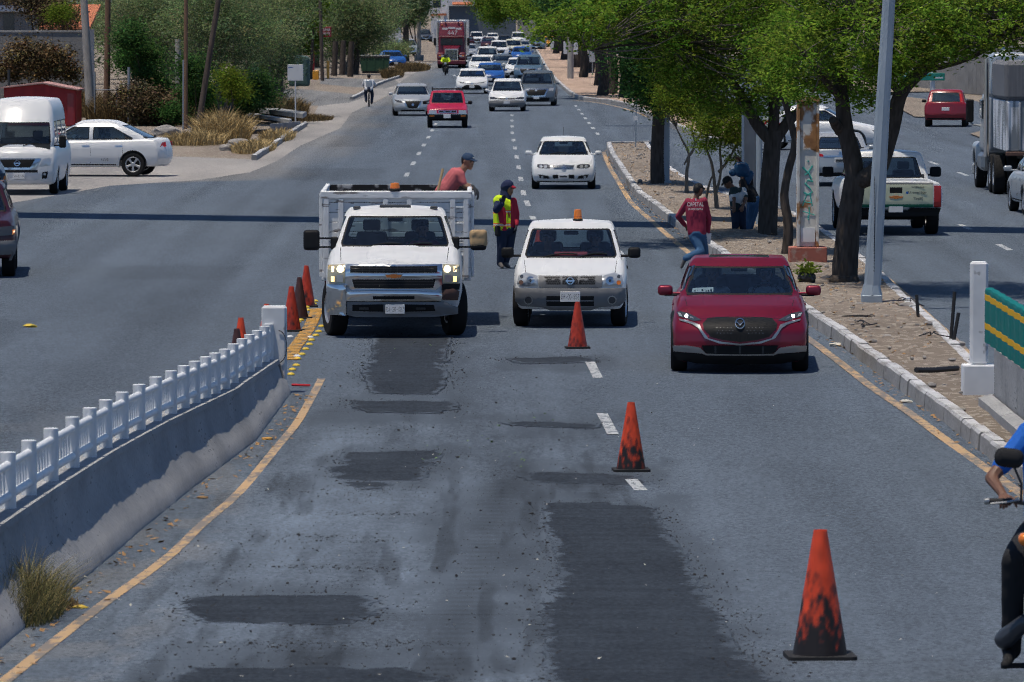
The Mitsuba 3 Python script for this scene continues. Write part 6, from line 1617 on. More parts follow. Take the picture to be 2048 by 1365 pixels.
# ---- left side: mesquite trees, bushes, dry shrubs
LEFT = [('tree', 'feathery grey-green tree rising behind the leaning pole', 245, [(450, 50, 2.4, 1.6), (400, 30, 1.8, 1.3), (520, 60, 1.8, 1.5), (470, 110, 1.8, 1.0), (420, 100, 1.4, 1.0), (440, -20, 2.4, 1.2)], 'mesquite', 46000, (440, 262)),
        ('tree', 'feathery grey-green tree right of the white square sign post', 262, [(545, 60, 1.6, 1.5), (560, 120, 1.2, 1.0), (520, 150, 1.2, 0.8), (575, 20, 1.5, 1.3), (545, 180, 0.9, 0.5)], 'mesquite', 36000, (545, 235)),
        ('tree', 'pale green tree between the brown poles', 265, [(330, 60, 1.6, 1.4), (290, 40, 1.5, 1.2), (350, 120, 1.2, 1.0), (310, 0, 2.0, 1.2), (250, 40, 1.2, 1.0), (380, 160, 1.0, 0.8)], 'mesquite', 36000, (330, 245)),
        ('bush', 'dense dark green climber hanging behind the brown pole', 248, [(262, 75, 0.6, 0.7), (285, 110, 0.8, 0.6), (258, 120, 0.55, 0.5), (300, 150, 0.6, 0.5), (320, 180, 0.5, 0.4)], 'dark', 14000, (285, 235)),
        ('bush', 'green bush at the foot of the brown pole with the thin pipe', 240, [(385, 140, 0.6, 0.6), (395, 185, 0.7, 0.6), (350, 225, 0.45, 0.35)], 'dark', 9000, (390, 250)),
        ('bush', 'dry brown thicket behind the parked white saloon', 244, [(290, 205, 0.9, 0.7), (330, 215, 0.9, 0.6), (265, 190, 0.6, 0.5), (300, 240, 0.8, 0.4), (355, 250, 0.5, 0.3)], 'brown', 15000, (300, 250)),
        ('bush', 'dark shrub mass under the feathery trees by the white square sign', 250, [(480, 200, 0.9, 0.7), (520, 190, 0.7, 0.7), (450, 190, 0.7, 0.6), (500, 165, 0.9, 0.6), (420, 200, .6, .5)], 'dark', 13000, (490, 238)),
        ('bush', 'small yellow-green bush beside the leaning pole', 238, [(462, 160, 0.35, 0.35), (470, 185, 0.4, 0.3), (452, 150, 0.25, 0.2)], 'lime', 4000, (465, 235)),
        ('tree', 'full green tree with several dark trunks beside the red shop sign', 425, [(690, 40, 2.3, 1.5), (720, 60, 2.0, 1.2), (660, 60, 1.6, 1.2), (740, 30, 1.8, 1.2), (700, 90, 2.0, 0.9), (690, 0, 2.4, 1.0), (745, 75, 1.2, 0.8)], 'mesquite', 36000, (690, 150)),
        ('tree', 'green roadside tree left of the red shop sign', 400, [(590, 40, 1.6, 1.4), (605, 80, 1.2, 0.9), (570, 90, 1.0, 0.8), (600, 0, 1.8, 1.2)], 'green', 20000, (598, 160)),
        ('bush', 'round pale green bush behind the dark green container', 490, [(785, 98, 1.3, 0.5), (765, 100, 0.9, 0.45), (800, 100, 0.7, 0.4)], 'mesquite', 9000, (785, 116)),
        ('tree', 'dark broad tree behind the concrete lamp column', 640, [(826, 25, 1.3, 1.6), (834, 32, 1.0, 1.4), (812, 20, 1.3, 1.6), (795, 35, 1.2, 1.2)], 'dark', 14000, (835, 95)),
        ('tree', 'dark tree behind the grey wall at the upper left corner', 292, [(110, 25, 1.3, 1.0), (85, 10, 1.2, 0.9), (130, 40, 0.9, 0.6), (60, -10, 1.5, 0.9)], 'brown', 14000, (105, 215)),
        ('bush', 'sunlit lime green sprig above the grey wall', 288, [(118, 28, 0.45, 0.35), (128, 20, 0.3, 0.25)], 'lime', 2500, (120, 215)),
        ('bush', 'dry brown growth climbing the grey wall', 268, [(50, 110, 0.9, 0.8), (110, 120, 0.9, 0.8), (85, 140, 0.9, 0.5), (20, 140, 0.8, 0.5), (140, 150, 0.5, 0.5)], 'dry', 11000, (80, 225)),
        ('tree', 'leafy tree closing the view at the far left behind the poles', 330, [(220, 10, 2.0, 1.4), (260, -10, 2.2, 1.4), (190, 50, 1.2, 1.0), (380, 0, 2.4, 1.6), (500, 0, 2.4, 1.6), (300, 90, 1.6, 1.2), (440, 90, 2.4, 1.4), (240, 110, 1.2, 1.0)], 'mesquite', 40000, (380, 200)),
        ('tree', 'leafy tree between the shop sign and the side street', 470, [(640, 20, 2.2, 1.6), (620, 60, 1.6, 1.0), (760, 20, 2.2, 1.4), (770, 60, 1.4, .9), (660, 110, 1.2, .8), (550, 30, 2.4, 1.8)], 'mesquite', 26000, (700, 135))]
for i, (nm, lab, d, bl, tone, n, foot) in enumerate(LEFT):
    k = thing(nm, lab, nm)
    if 'several dark trunks' in lab: FULL_TREE = k
    bb = [(at(px, py, d + (0.8 * ((j * 7) % 5) - 1.6)), (rx, rx * 1.1, rz)) for j, (px, py, rx, rz) in enumerate(bl)]
    f0 = at(*foot, d); f0[2] = -0.05
    rg = np.random.default_rng(100 + i)
    st = []
    for j in range(min(5, len(bb))):
        c = np.array(bb[j][0]); m_ = f0 + (c - f0) * 0.5 + rg.normal(0, 0.15, 3)
        st.append(limb([f0 + rg.normal(0, 0.10, 3) * [1, 1, 0], m_, c], 0.10 if nm == 'tree' else 0.03, 0.03 if nm == 'tree' else 0.012, 7, 0.02))
    part(k, 'trunk' if nm == 'tree' else 'stems', cat(st), 'bark' if tone != 'mesquite' else 'pale_bark', smooth=50)
    sz = {'mesquite': 0.13, 'dark': 0.14, 'brown': 0.14, 'dry': 0.16, 'lime': 0.12, 'green': 0.2}[tone] * (1.0 if d < 350 else 1.5)
    crown(k, bb, n, sz, tone, 140 + i, clumps=0.26 * (1.0 if d < 350 else 1.5), twigs=([np.array(b[0]) for b in bb], 40, 0.014), per=30, m='dry_leaf' if tone in ('dry', 'brown') else 'leaf', aspect=0.30 if tone == 'mesquite' else 0.45, droop=0.25 if tone == 'mesquite' else 0)


# ---- dry grass: tufts as things where they stand apart
def tuft(label, centre, rx, ry, h, n, tone, seed, zf=None, cat_='grass', w=0.012, lean=0.35, nm='grass_tuft'):
    rg = np.random.default_rng(seed)
    a = rg.uniform(0, 2 * np.pi, n); r = np.sqrt(rg.uniform(0, 1, n))
    x, y = centre[0] + np.cos(a) * r * rx, centre[1] + np.sin(a) * r * ry
    z = np.zeros(n) + (centre[2] if len(centre) > 2 else 0)
    if zf is not None: z = zf(y)
    hh = h * rg.uniform(0.35, 1.1, n) * (1 - 0.45 * r)
    ln = rg.normal(0, lean, (n, 2)) * hh[:, None] + np.column_stack([np.cos(a), np.sin(a)]) * r[:, None] * hh[:, None] * 0.35
    b = np.column_stack([x, y, z]); m_ = b + np.column_stack([ln * 0.35, hh * 0.62]); t = b + np.column_stack([ln, hh])
    th = rg.uniform(0, 2 * np.pi, n); sd = np.column_stack([np.cos(th), np.sin(th), np.zeros(n)]) * w
    V = np.stack([b - sd, b + sd, m_ + sd * 0.7, m_ - sd * 0.7, t], 1).reshape(-1, 3)
    i = np.arange(n) * 5
    F = np.vstack([np.column_stack([i, i + 1, i + 2]), np.column_stack([i, i + 2, i + 3]), np.column_stack([i + 3, i + 2, i + 4])])
    tn = np.array(TONES[tone]) if isinstance(tone, str) else np.array(tone)
    col = np.repeat((rg.dirichlet([1.0] * len(tn), n) @ tn) * rg.uniform(0.7, 1.25, n)[:, None], 5, 0)
    return single(nm, trimesh.Trimesh(V, F, process=False), 'dry_leaf', label, cat_, smooth=False, color=col)
g0 = G(435, 285); tuft('tall straw coloured grass clump right of the leaning pole', (g0[0], g0[1] + 4, 0), 0.95, 4, 1.3, 2600, 'straw', 1, w=0.02)
g0 = G(385, 290); tuft('low straw grass around the boulder left of the leaning pole', (g0[0], g0[1] + 2, 0), 1.1, 4, 0.6, 1800, 'straw', 2, w=0.02)
g0 = G(500, 305); tuft('dry grass fringe inside the broken left kerb', (g0[0], g0[1] + 3, 0), 0.7, 6, 0.45, 1300, 'straw', 3, w=0.02)
g0 = G(560, 285); tuft('thin dry grass beside the culvert slab', (g0[0] - .3, g0[1] + 5, 0), 0.6, 7, 0.5, 900, 'straw', 4, w=0.02)
g0 = G(610, 240); tuft('scruffy dry weeds on the verge right of the white square sign', (g0[0], g0[1], 0), 1.2, 5, 0.35, 1100, 'dry', 5, w=0.02)
g0 = G(555, 240); tuft('dark leafless weed clump at the foot of the white square sign', (g0[0], g0[1] + 2, 0), 0.8, 4, 0.9, 900, 'brown', 6, w=0.014, lean=0.5)
g0 = G(825, 140); tuft('dry brown weeds in front of the concrete lamp column', (g0[0], g0[1], 0), 1.3, 16, 0.75, 1800, 'dry', 7, w=0.03)
g0 = G(785, 155); tuft('dry brown weeds right of the green container', (g0[0], g0[1], 0), 0.7, 8, 0.9, 900, 'dry', 8, w=0.03)
for px, py, rx, ry, h, n, tn, lab, sd in ((240, 248, 1.6, 4, 1.5, 3000, 'dry', 'tall dry weeds around the tube gate', 21), (330, 244, 1.8, 5, 1.9, 3600, [(0.16, 0.15, 0.07), (0.22, 0.16, 0.09), (0.12, 0.14, 0.06)], 'tall half green weeds behind the brown thicket', 22), (470, 240, 1.9, 5, 1.6, 3200, [(0.15, 0.16, 0.07), (0.24, 0.18, 0.10), (0.10, 0.13, 0.06)], 'tall half green weeds right of the leaning pole', 23), (545, 232, 1.4, 6, 1.1, 1800, 'dry', 'dry weeds behind the white square sign', 24), (120, 236, 2.4, 4, 1.6, 2600, 'dry', 'dry weeds along the foot of the grey wall', 25)):
    g0 = G(px, py); tuft(lab, (g0[0], g0[1] + 4, 0), rx, ry, h, n, tn, sd, w=0.025)
g0 = GR(62, 1238); tuft('green and straw weed growing at the foot of the grey wall', (g0[0] - 0.06, g0[1] + 0.1, 0), 0.28, 1.2, 0.60, 2600, [(0.12, 0.15, 0.055), (0.38, 0.31, 0.16), (0.07, 0.10, 0.04), (0.30, 0.22, 0.11)], 9, zf=lambda y: ramp_z(y), w=0.0028, lean=0.55, nm='weed', cat_='weed')
g0 = GR(95, 1215); tuft('dead brown litter of stalks at the weed by the wall', (g0[0] + 0.05, g0[1], 0), 0.20, 0.55, 0.10, 500, 'dry', 10, zf=lambda y: ramp_z(y), w=0.005, lean=1.2, nm='weed', cat_='weed')
# ================================================================ cones, posts, signs, barrier, rubble, buildings
M('cone_skin', VC, 0.45, spec=0.4)
M('post_grey', proc(lambda p, n, uv: mix((0.27, 0.33, 0.39), (0.40, 0.46, 0.52), fbm(p.x * 8, p.y * 8, p.z * 1.5, 3))), 0.5, metal=0.2)
M('post_concrete', proc(lambda p, n, uv: mix((0.24, 0.225, 0.215), (0.42, 0.40, 0.38), fbm(p.x * 6, p.y * 6, p.z * 2.0, 4))), 0.9)
M('wood_brown', proc(lambda p, n, uv: mix((0.10, 0.055, 0.035), (0.22, 0.13, 0.085), fbm(p.x * 14, p.y * 14, p.z * 1.6, 3))), 0.85)
M('wood_dark', proc(lambda p, n, uv: mix((0.03, 0.022, 0.02), (0.12, 0.09, 0.075), fbm(p.x * 14, p.y * 14, p.z * 1.4, 3))), 0.85)
M('rust_column', proc(lambda p, n, uv: mix(mix((0.46, 0.46, 0.44), (0.66, 0.66, 0.64), fbm(p.x * 5, p.y * 5, p.z * 5, 3)), mix((0.17, 0.075, 0.03), (0.42, 0.22, 0.09), fbm(p.x * 9, p.y * 9, p.z * 9, 3)), smoothstep(0.55, 0.68, fbm(p.x * 5.6 + 7, p.y * 5, p.z * 3.4, 4) + 0.17 * smoothstep(2.1, 2.3, p.z)))), 0.7)
M('red_plinth', proc(lambda p, n, uv: mix((0.30, 0.10, 0.075), (0.36, 0.26, 0.22), smoothstep(0.5, 0.75, fbm(p.x * 9, p.y * 9, p.z * 7, 4)))), 0.85)
M('teal_spray', (0.05, 0.36, 0.32), 0.7)
M('barrier_green', (0.0, 0.16, 0.145), 0.4)
M('barrier_yellow', (0.72, 0.40, 0.01), 0.45)
M('stud_yellow', (0.66, 0.46, 0.05), 0.5)
M('rumble_orange', proc(lambda p, n, uv: mix((0.56, 0.30, 0.07), (0.20, 0.17, 0.14), smoothstep(0.5, 0.75, fbm(p.x * 14, p.y * 14, 0.0, 3)))), 0.7)
M('tin_red', proc(lambda p, n, uv: mix((0.26, 0.012, 0.016), (0.36, 0.022, 0.025), noise(p.x * 6, 0.0, p.z * 2))), 0.55)
M('tin_roof', (0.42, 0.24, 0.22), 0.6)
M('wall_grey', proc(lambda p, n, uv: mix((0.13, 0.13, 0.135), (0.27, 0.265, 0.26), fbm(p.x * 0.8, p.y * 0.8, p.z * 1.3, 4))), 0.95)
M('house_white', proc(lambda p, n, uv: mix((0.50, 0.52, 0.55), (0.66, 0.67, 0.70), fbm(p.x * 0.4, 0.0, p.z * 0.8, 3))), 0.9)
M('gate_grey', (0.105, 0.125, 0.15), 0.7)
M('roof_tile', (0.42, 0.14, 0.07), 0.8)
M('sign_white', (0.62, 0.63, 0.64), 0.5)
M('sign_red', (0.55, 0.02, 0.03), 0.5)
M('sign_green', (0.01, 0.22, 0.17), 0.5)
M('container_green', (0.02, 0.065, 0.035), 0.6)
M('stone', proc(lambda p, n, uv: mix((0.16, 0.15, 0.145), (0.38, 0.36, 0.345), fbm(p.x * 5, p.y * 5, p.z * 5, 4))), 0.95)
M('trash_bag', (0.02, 0.02, 0.022), 0.3)
M('litter_brown', (0.30, 0.175, 0.08), 0.9)
M('litter_pale', (0.58, 0.55, 0.48), 0.9)
M('litter_green', (0.16, 0.30, 0.06), 0.8)


def cone_mesh(h, seed, soot):
    tone = ((0.68, 0.070, 0.024) if seed < 3 or seed > 6 else (0.46, 0.045, 0.022)) if soot < 2 else (0.075, 0.032, 0.030)
    if soot >= 2: soot = 0.3
    nz, na = 30, 32
    rb, rt = 0.212 * h, 0.052 * h
    z = np.linspace(0.035 * h, h, nz); r = rb + (rt - rb) * (z - z[0]) / (z[-1] - z[0])
    th = np.arange(na) * 2 * np.pi / na
    V = [np.column_stack([r_ * np.cos(th), r_ * np.sin(th), np.full(na, z_)]) for z_, r_ in zip(z, r)]
    V.append(np.column_stack([(rt - 0.006) * np.cos(th), (rt - 0.006) * np.sin(th), np.full(na, h)]))
    V.append(np.column_stack([(rt - 0.008) * np.cos(th), (rt - 0.008) * np.sin(th), np.full(na, h - 0.08)]))
    V = np.vstack(V + [np.array([[0, 0, h - 0.08]])]); F = []
    for i in range(nz + 1):
        for j in range(na):
            q = (j + 1) % na
            F += [[i * na + j, i * na + q, (i + 1) * na + q], [i * na + j, (i + 1) * na + q, (i + 1) * na + j]]
    F += [[len(V) - 1, (nz + 1) * na + j, (nz + 1) * na + (j + 1) % na] for j in range(na)]
    body = trimesh.Trimesh(V, np.array(F), process=False).subdivide()
    zz = body.vertices[:, 2] / h
    q = body.vertices / h * [7, 7, 3.2] + seed * 3.7
    nse = meshkit.fbm(q, 4, 1) + 0.5 * (meshkit.fbm(body.vertices / h * [30, 30, 6] + seed, 3, 2) - 0.5)
    st = meshkit.fbm(body.vertices / h * [26, 26, 9] + seed * 2.1, 4, 3)
    dirt = np.clip((nse - 0.55) * 1.6 + (st - 0.5) * 3.0 * min(1, soot + .3) + soot * (1.5 - zz * 2.35), 0, 1)[:, None]
    col = np.array(tone) * (0.75 + 0.5 * meshkit.noise(q * 3)[:, None]) * (1 - dirt) + np.array([0.022, 0.018, 0.018]) * dirt
    pl = tm(prism(np.array(shapely.box(-0.265 * h, -0.265 * h, 0.265 * h, 0.265 * h).buffer(-0.05 * h).buffer(0.05 * h, quad_segs=4).exterior.coords)[:-1], 0.035 * h))
    return body, col, pl


CONES = [(1640, 1318, 0.885, 1.25, 1, 'large orange cone with sooty black lower half nearest the camera', GR), (1262, 943, 0.715, 0.95, 2, 'orange cone with blackened base in the middle of the ramp', GR), (1155, 697, 0.655, 0.30, 3, 'cleaner orange cone in front of the white pickup', GR),
         (583, 663, 0.665, 0.30, 4, 'front red-orange cone of the three left of the stake truck', G), (599, 638, 0.64, 2.2, 5, 'soot-blackened cone in the middle of the three left of the stake truck', G), (613, 614, 0.66, 0.30, 6, 'rearmost red-orange cone of the three left of the stake truck', G),
         (482, 735, 0.66, 0.0, 7, 'bright orange cone tip showing above the railing', G), (474, 760, 0.66, 2.2, 8, 'dark sooty cone tip showing above the railing', G), (533, 703, 0.66, 0.0, 9, 'red cone tip showing just above the white end pillar', G)]
for px, py, h, soot, sd, lab, gf in CONES:
    k = thing('traffic_cone', lab, 'traffic cone', 'traffic cones round the road works')
    b, col, pl = cone_mesh(h, sd, soot)
    o = gf(px, py)
    rt = R.uniform(-0.4, 0.4) if sd > 3 else 0.06
    part(k, 'cone_body', xf(b, o, rz=rt), 'cone_skin', smooth=True, color=col)
    part(k, 'base_plate', xf(pl, o + [0, 0, 0.004], rz=rt), 'black_rubber')
k = thing('traffic_cone', 'red-orange cone standing in the load bed of the white pickup', 'traffic cone', 'traffic cones round the road works')
b, col, pl = cone_mesh(0.68, 12, 0.1); o = local(PICK, (-0.52, 4.1, 0.63))
part(k, 'cone_body', xf(b, o), 'cone_skin', smooth=True, color=col); part(k, 'base_plate', xf(pl, o), 'black_rubber')
# ribbed orange lane divider and road studs by the end pillar
RP = smooth_line([G(*q)[:2] for q in ((634, 620), (628, 636), (617, 659), (602, 681), (589, 698), (582, 720))], 60)
L = shapely.LineString(RP); n = int(L.length / 0.36)
k = thing('lane_divider', 'ribbed orange lane divider strip on the asphalt beyond the white pillar', 'lane divider')
rib = mikit.ply(tm(man(rgrid(0.10, 0.06, 0.012, 0.011, 2, 1, 1))), None, 40)
for t in np.linspace(0, 1, n):
    p = np.array(L.interpolate(t, normalized=True).coords[0])
    part(k, 'rib', rib, 'rumble_orange', tw=T().translate([p[0], p[1], 0.008]))
dome = mikit.ply(trimesh.Trimesh(*[a for a in (trimesh.creation.icosphere(2).vertices * [0.052, 0.07, 0.03], trimesh.creation.icosphere(2).faces)]), None, True)
for i, (zx, zy) in enumerate(((1065, 705), (1035, 760), (1005, 800), (960, 850), (940, 895), (900, 945), (860, 1000), (815, 1045), (800, 1115), (760, 1160), (745, 1210), (1000, 440), (985, 468), (925, 535), (895, 575), (870, 620), (820, 660), (910, 505), (848, 640))):
    p = G(zx / 5.25 + 440, zy / 5.25 + 520)
    single('road_stud', dome, 'stud_yellow', f'small yellow domed road stud on the {"right" if i < 11 else "left"} of the ribbed orange lane divider', 'road stud', 'yellow road studs, ' + ('right row' if i < 11 else 'left row'), tw=T().translate([p[0], p[1], 0.005]))
for i, (zx, zy) in enumerate(((895, 600), (735, 815), (810, 1020), (948, 822))):
    p = G(zx / 5.25 + 440, zy / 5.25 + 520)
    single('road_stud', dome, 'sign_white', 'small white domed road stud beside the ribbed orange lane divider', 'road stud', 'white road studs', tw=T().translate([p[0], p[1], 0.005]))
p, q = G(584, 775), G(620, 776)
single('red_rod', tube([p + [0, 0, .03], q + [0, 0, 0.03]], 0.016, 8), 'sign_red', 'broken red rod lying at the foot of the white end pillar', 'rod')

# ---- lamp post, rusty column, posts and stakes on the median
b = G(1743, 622) + [0, 0, 0.12]
k = thing('lamp_post', 'tall blue-grey octagonal steel lamp post on the median right of the forked tree', 'lamp post')
part(k, 'base_box', xf(box(-0.16, 0.16, -0.16, 0.16, 0, 0.13, 0.01), b), 'post_grey')
part(k, 'shoe', xf(lathe([(0.001, 0.13), (0.17, 0.13), (0.13, 0.30), (0.001, 0.30)], 8), b), 'post_grey', smooth=False)
pole = xf(lathe([(0.001, 0.28), (0.135, 0.28), (0.07, 8.6), (0.001, 8.6)], 8), (0, 0, 0)); pole.vertices[:, 0] += 0.054 * pole.vertices[:, 2]
part(k, 'pole', xf(pole, b), 'post_grey', smooth=False)
arm = [(0.46 + 0.25 * t, 0, 8.5 + 0.5 * math.sin(t * 1.2) * 1.2) for t in np.linspace(0, 1.2, 8)]
part(k, 'arm', xf(tube([(x * 1.0, y, z) for x, y, z in arm], 0.04, 8), b), 'post_grey'); part(k, 'lamp_head', xf(tm(man(rgrid(0.32, 0.12, 0.07, 0.06, 3, 2, 1))), b + [1.0, 0, 9.0]), 'dull_chrome')
part(k, 'seam', xf(box(-0.004, 0.004, -0.142, -0.13, 0.5, 2.0), b + [0.03, 0, 0]), 'dark_metal')
b = G(1615, 541)
k = thing('rusty_column', 'square white steel column streaked with rust on a red concrete plinth', 'column')
part(k, 'plinth', xf(box(-0.34, 0.34, -0.34, 0.34, 0.0, 0.43, 0.015), b), 'red_plinth')
part(k, 'web', xf(box(-0.15, 0.15, -0.10, 0.10, 0.44, 3.05), b), 'rust_column')
for sx in (-1, 1): part(k, 'flange', xf(box(min(sx * .15, sx * .20), max(sx * .15, sx * .20), -0.19, 0.19, 0.44, 3.06, 0.006), b), 'rust_column')
part(k, 'cap', xf(box(-0.22, 0.22, -0.21, 0.21, 3.065, 3.14, 0.01), b), 'rust_column'); part(k, 'upper_stub', xf(box(-0.16, 0.16, -0.14, 0.14, 3.145, 3.8, 0.01), b), 'house_white')
part(k, 'panel', xf(box(-0.13, 0.13, -0.125, -0.102, 0.52, 0.78), b), 'white_paint_worn'); part(k, 'panel', xf(box(-0.145, 0.145, -0.118, -0.102, 1.0, 1.35), b), 'rust_column'); part(k, 'panel', xf(box(-0.148, 0.148, -0.13, -0.102, 2.2, 3.0, 0.004), b), 'rust_column')
def stroke(pts, z0, s=1.0): return tube([(x * s, -0.108, z0 + z * s) for x, z in pts], 0.017, 5)
gr = [stroke([(-.10, .10), (0.02, -.02), (.06, -.12)], 1.78), stroke([(.08, .13), (0, 0.0), (-.06, -.04)], 1.78), stroke([(.09, .12), (.0, .14), (-.05, .08), (.03, .0), (.08, -.07), (0, -.12), (-.08, -.08)], 1.50), stroke([(-.10, -.09), (-.02, .12), (.04, .12), (.08, -.10)], 1.27), stroke([(-.07, 0.0), (.07, -.02)], 1.25), stroke([(-.10, .02), (.12, -.05)], 1.06), stroke([(.02, .10), (.03, -.02), (.0, -.10)], 1.06), stroke([(0, 0), (.02, .01)], 0.93), stroke([(0, 0), (.01, .02)], 1.98)]
part(k, 'graffiti', cat([xf(m, b) for m in gr]), 'teal_spray')
d0 = 157.0; b = G(1330, 379) + [0, 0, .1]
k = thing('flat_post', 'flat blue-grey steel post standing beside the straight dark tree trunk', 'post')
part(k, 'plate', xf(box(-0.12, 0.12, -0.08, 0.08, 0, 5.6, 0.01), b), 'post_grey'); part(k, 'foot', xf(box(-0.17, 0.17, -0.14, 0.14, -0.05, 0.12, 0.02), b), 'post_grey')
b = G(1503, 462)
single('square_post', xf(box(-0.13, 0.13, -0.13, 0.13, 0, 2.6, 0.015), b + [0.05, 2.2, 0]), 'post_concrete', 'square grey concrete post behind the bending person', 'post')
single('utility_pole', xf(lathe([(0.001, 0), (0.07, 0), (0.06, 5.0), (0.001, 5.0)], 12), G(1524, 470) + [0, 1.5, 0]), 'post_grey', 'slim blue-grey pole between the concrete post and the upright dark tree', 'pole')
single('utility_pole', xf(lathe([(0.001, 0), (0.035, 0), (0.03, 3.6), (0.001, 3.6)], 10), G(1493, 458) + [0, 2, 0]), 'sign_white', 'thin pale pole left of the square grey concrete post', 'pole')
M('stake_black', (0.02, 0.02, 0.022), 0.6)
for (x0, y0, x1, y1, lab) in ((1838, 655, 1833, 606, 'short black stake stuck in the median dirt, leftmost of three'), (1900, 704, 1909, 601, 'tall black stake stuck in the median dirt, middle of three'), (1903, 706, 1917, 643, 'short leaning black stake beside the tall one')):
    a = G(x0, y0); s_ = 12000 / a[1]
    single('stake', tube([a, a + [(x1 - x0) / s_, 0, 0.12 + (y0 - y1) / s_]], 0.026, 7), 'stake_black', lab, 'stake')
b = G(1957, 812) + [0, 0, 0.0]
k = thing('white_post', 'white painted concrete post on a block at the near end of the median', 'post')
part(k, 'block', xf(box(-0.20, 0.19, -0.2, 0.2, 0.0, 0.50, 0.015), b), 'white_paint_worn'); part(k, 'shaft', xf(box(-0.105, 0.105, -0.105, 0.105, 0.503, 1.74, 0.03), b), 'white_paint_worn')
# concrete barrier with green screen panels, running out of the frame towards the camera
k = thing('concrete_barrier', 'grey concrete barrier with stepped foot carrying a green corrugated screen', 'barrier')
yb = np.arange(36, 71.2, 1.6)
for i, (y0, y1) in enumerate(zip(yb[:-1], yb[1:])):
    if y1 < 50 and i % 1: continue
    z0, z1 = float(ramp_z(y0)) * 0.6, float(ramp_z(y1)) * 0.6
    for nm, prof in (('foot', [(5.42, 0.0), (5.42, 0.26), (5.57, 0.30), (5.60, 0.0)]), ('panel', [(5.605, -0.1), (5.60, 0.83), (5.95, 0.83), (5.96, -0.1)])):
        V = np.array([[x, y, z + zz] for y, zz in ((y0 + 0.012, z0), (y1 - 0.012, z1)) for x, z in prof])
        part(k, nm, tm(m3.Manifold.hull_points(V)), 'concrete', smooth=False)
k2 = thing('green_screen', 'green corrugated anti-glare screen with two yellow bands on the concrete barrier', 'screen')
cyl_ = mikit.ply(lathe([(0.001, 0), (0.062, 0), (0.062, 0.60), (0.05, 0.635), (0.001, 0.645)], 12), None, 40)
band = mikit.ply(lathe([(0.0622, 0), (0.0650, 0.002), (0.0650, 0.070), (0.0622, 0.072)], 12), None, 40)
for j, y in enumerate(np.arange(52, 71.0, 0.118)):
    z = float(ramp_z(y)) * 0.6 + 0.832; x = 5.66 + 0.010 * math.sin(j * 0.9)
    part(k2, 'rib', cyl_, 'barrier_green', tw=T().translate([x, y, z]))
    for zz in (0.16, 0.50): part(k2, 'yellow_band', band, 'barrier_yellow', tw=T().translate([x, y, z + zz]))

# ---- wires, rubble, litter
def squiggle(c, n, sx, sy, seed, z=0.18):
    rg = np.random.default_rng(seed)
    P = np.column_stack([c[0] + np.cumsum(rg.normal(0, sx, n)), c[1] + np.cumsum(rg.normal(0, sy, n)), z + 0.05 * rg.random(n)])
    return smooth_line(P, n * 5)
for i, (px, py, n, sx, sy, lab) in enumerate(((1700, 660, 12, 0.10, 0.5, 'tangle of thin black wire in front of the lamp post base'), (1790, 625, 14, 0.12, 0.45, 'loose black wire loops right of the lamp post base'), (1740, 660, 9, 0.13, 0.2, 'long thin wire across the median dirt'), (1880, 700, 8, 0.08, 0.3, 'dark twig-like wire by the tall black stake'))):
    c = G(px, py)
    single('wire', tube(squiggle(c, n, sx, sy, i), 0.008, 5), 'stake_black', lab, 'wire')
a, b_ = G(1832, 775), G(1915, 768)
single('cable', tube(smooth_line([a + [0, 0, .22], (a + b_) / 2 + [0, 0, .20], b_ + [0, 0, 0.2]], 12), 0.035, 8), 'stake_black', 'thick black cable crossing the median kerb beside the white post', 'cable')
rg = np.random.default_rng(77)
def rocks(name, label, pts, smin, smax, m='stone', cat_='rock', group=None):
    for i, (px, py, s) in enumerate(pts):
        c = G(px, py)
        ico = trimesh.creation.icosphere(2); v = ico.vertices
        v = v * (s * np.array([1.25, 1.0, 0.62])) * (0.72 + 0.6 * meshkit.fbm(v * 1.6 + i * 5.1, 3, 2))[:, None]
        single(name, trimesh.Trimesh(v + c + [0, 0, s * 0.22 + (0.12 if 1300 < px and py > 300 else 0)], ico.faces), m, label[i] if isinstance(label, list) else label, cat_, group, smooth=False)
rocks('rock', ['square broken concrete lump right of the lamp post', 'dark round stone on the median dirt', 'pale stone at the foot of the tall black stake', 'small pale stone left of the lamp post base'], [(1815, 632, 0.11), (1772, 694, 0.07), (1918, 708, 0.07), (1718, 627, 0.06)], 0, 0)
rocks('boulder', ['grey boulder in the straw grass behind the white saloon', 'pale boulder right of the tall straw grass', 'broken boulder at the culvert mouth'], [(333, 270, 0.42), (478, 292, 0.30), (455, 300, 0.22)], 0, 0, cat_='boulder')
pts = []
for i in range(700):
    t = rg.random(); j = int(t * 139)
    a, b_ = KLs[j], KRs[j]
    u = rg.uniform(0.08, 0.92); q = a + (b_ - a) * u
    if q[1] > 52: pts.append([q[0], q[1], 0.165 + float(ramp_z(q[1])) * 0.6, 0.006 + rg.gamma(1.0, 0.012)])
labels['median_rubble'] = {'label': 'small stones and rubble strewn over the median dirt', 'category': 'rubble', 'kind': 'stuff'}
scene['median_rubble'] = dict(mikit.ply(pebbles(pts, 3, 0.6), None, False), bsdf={'type': 'ref', 'id': 'stone'})
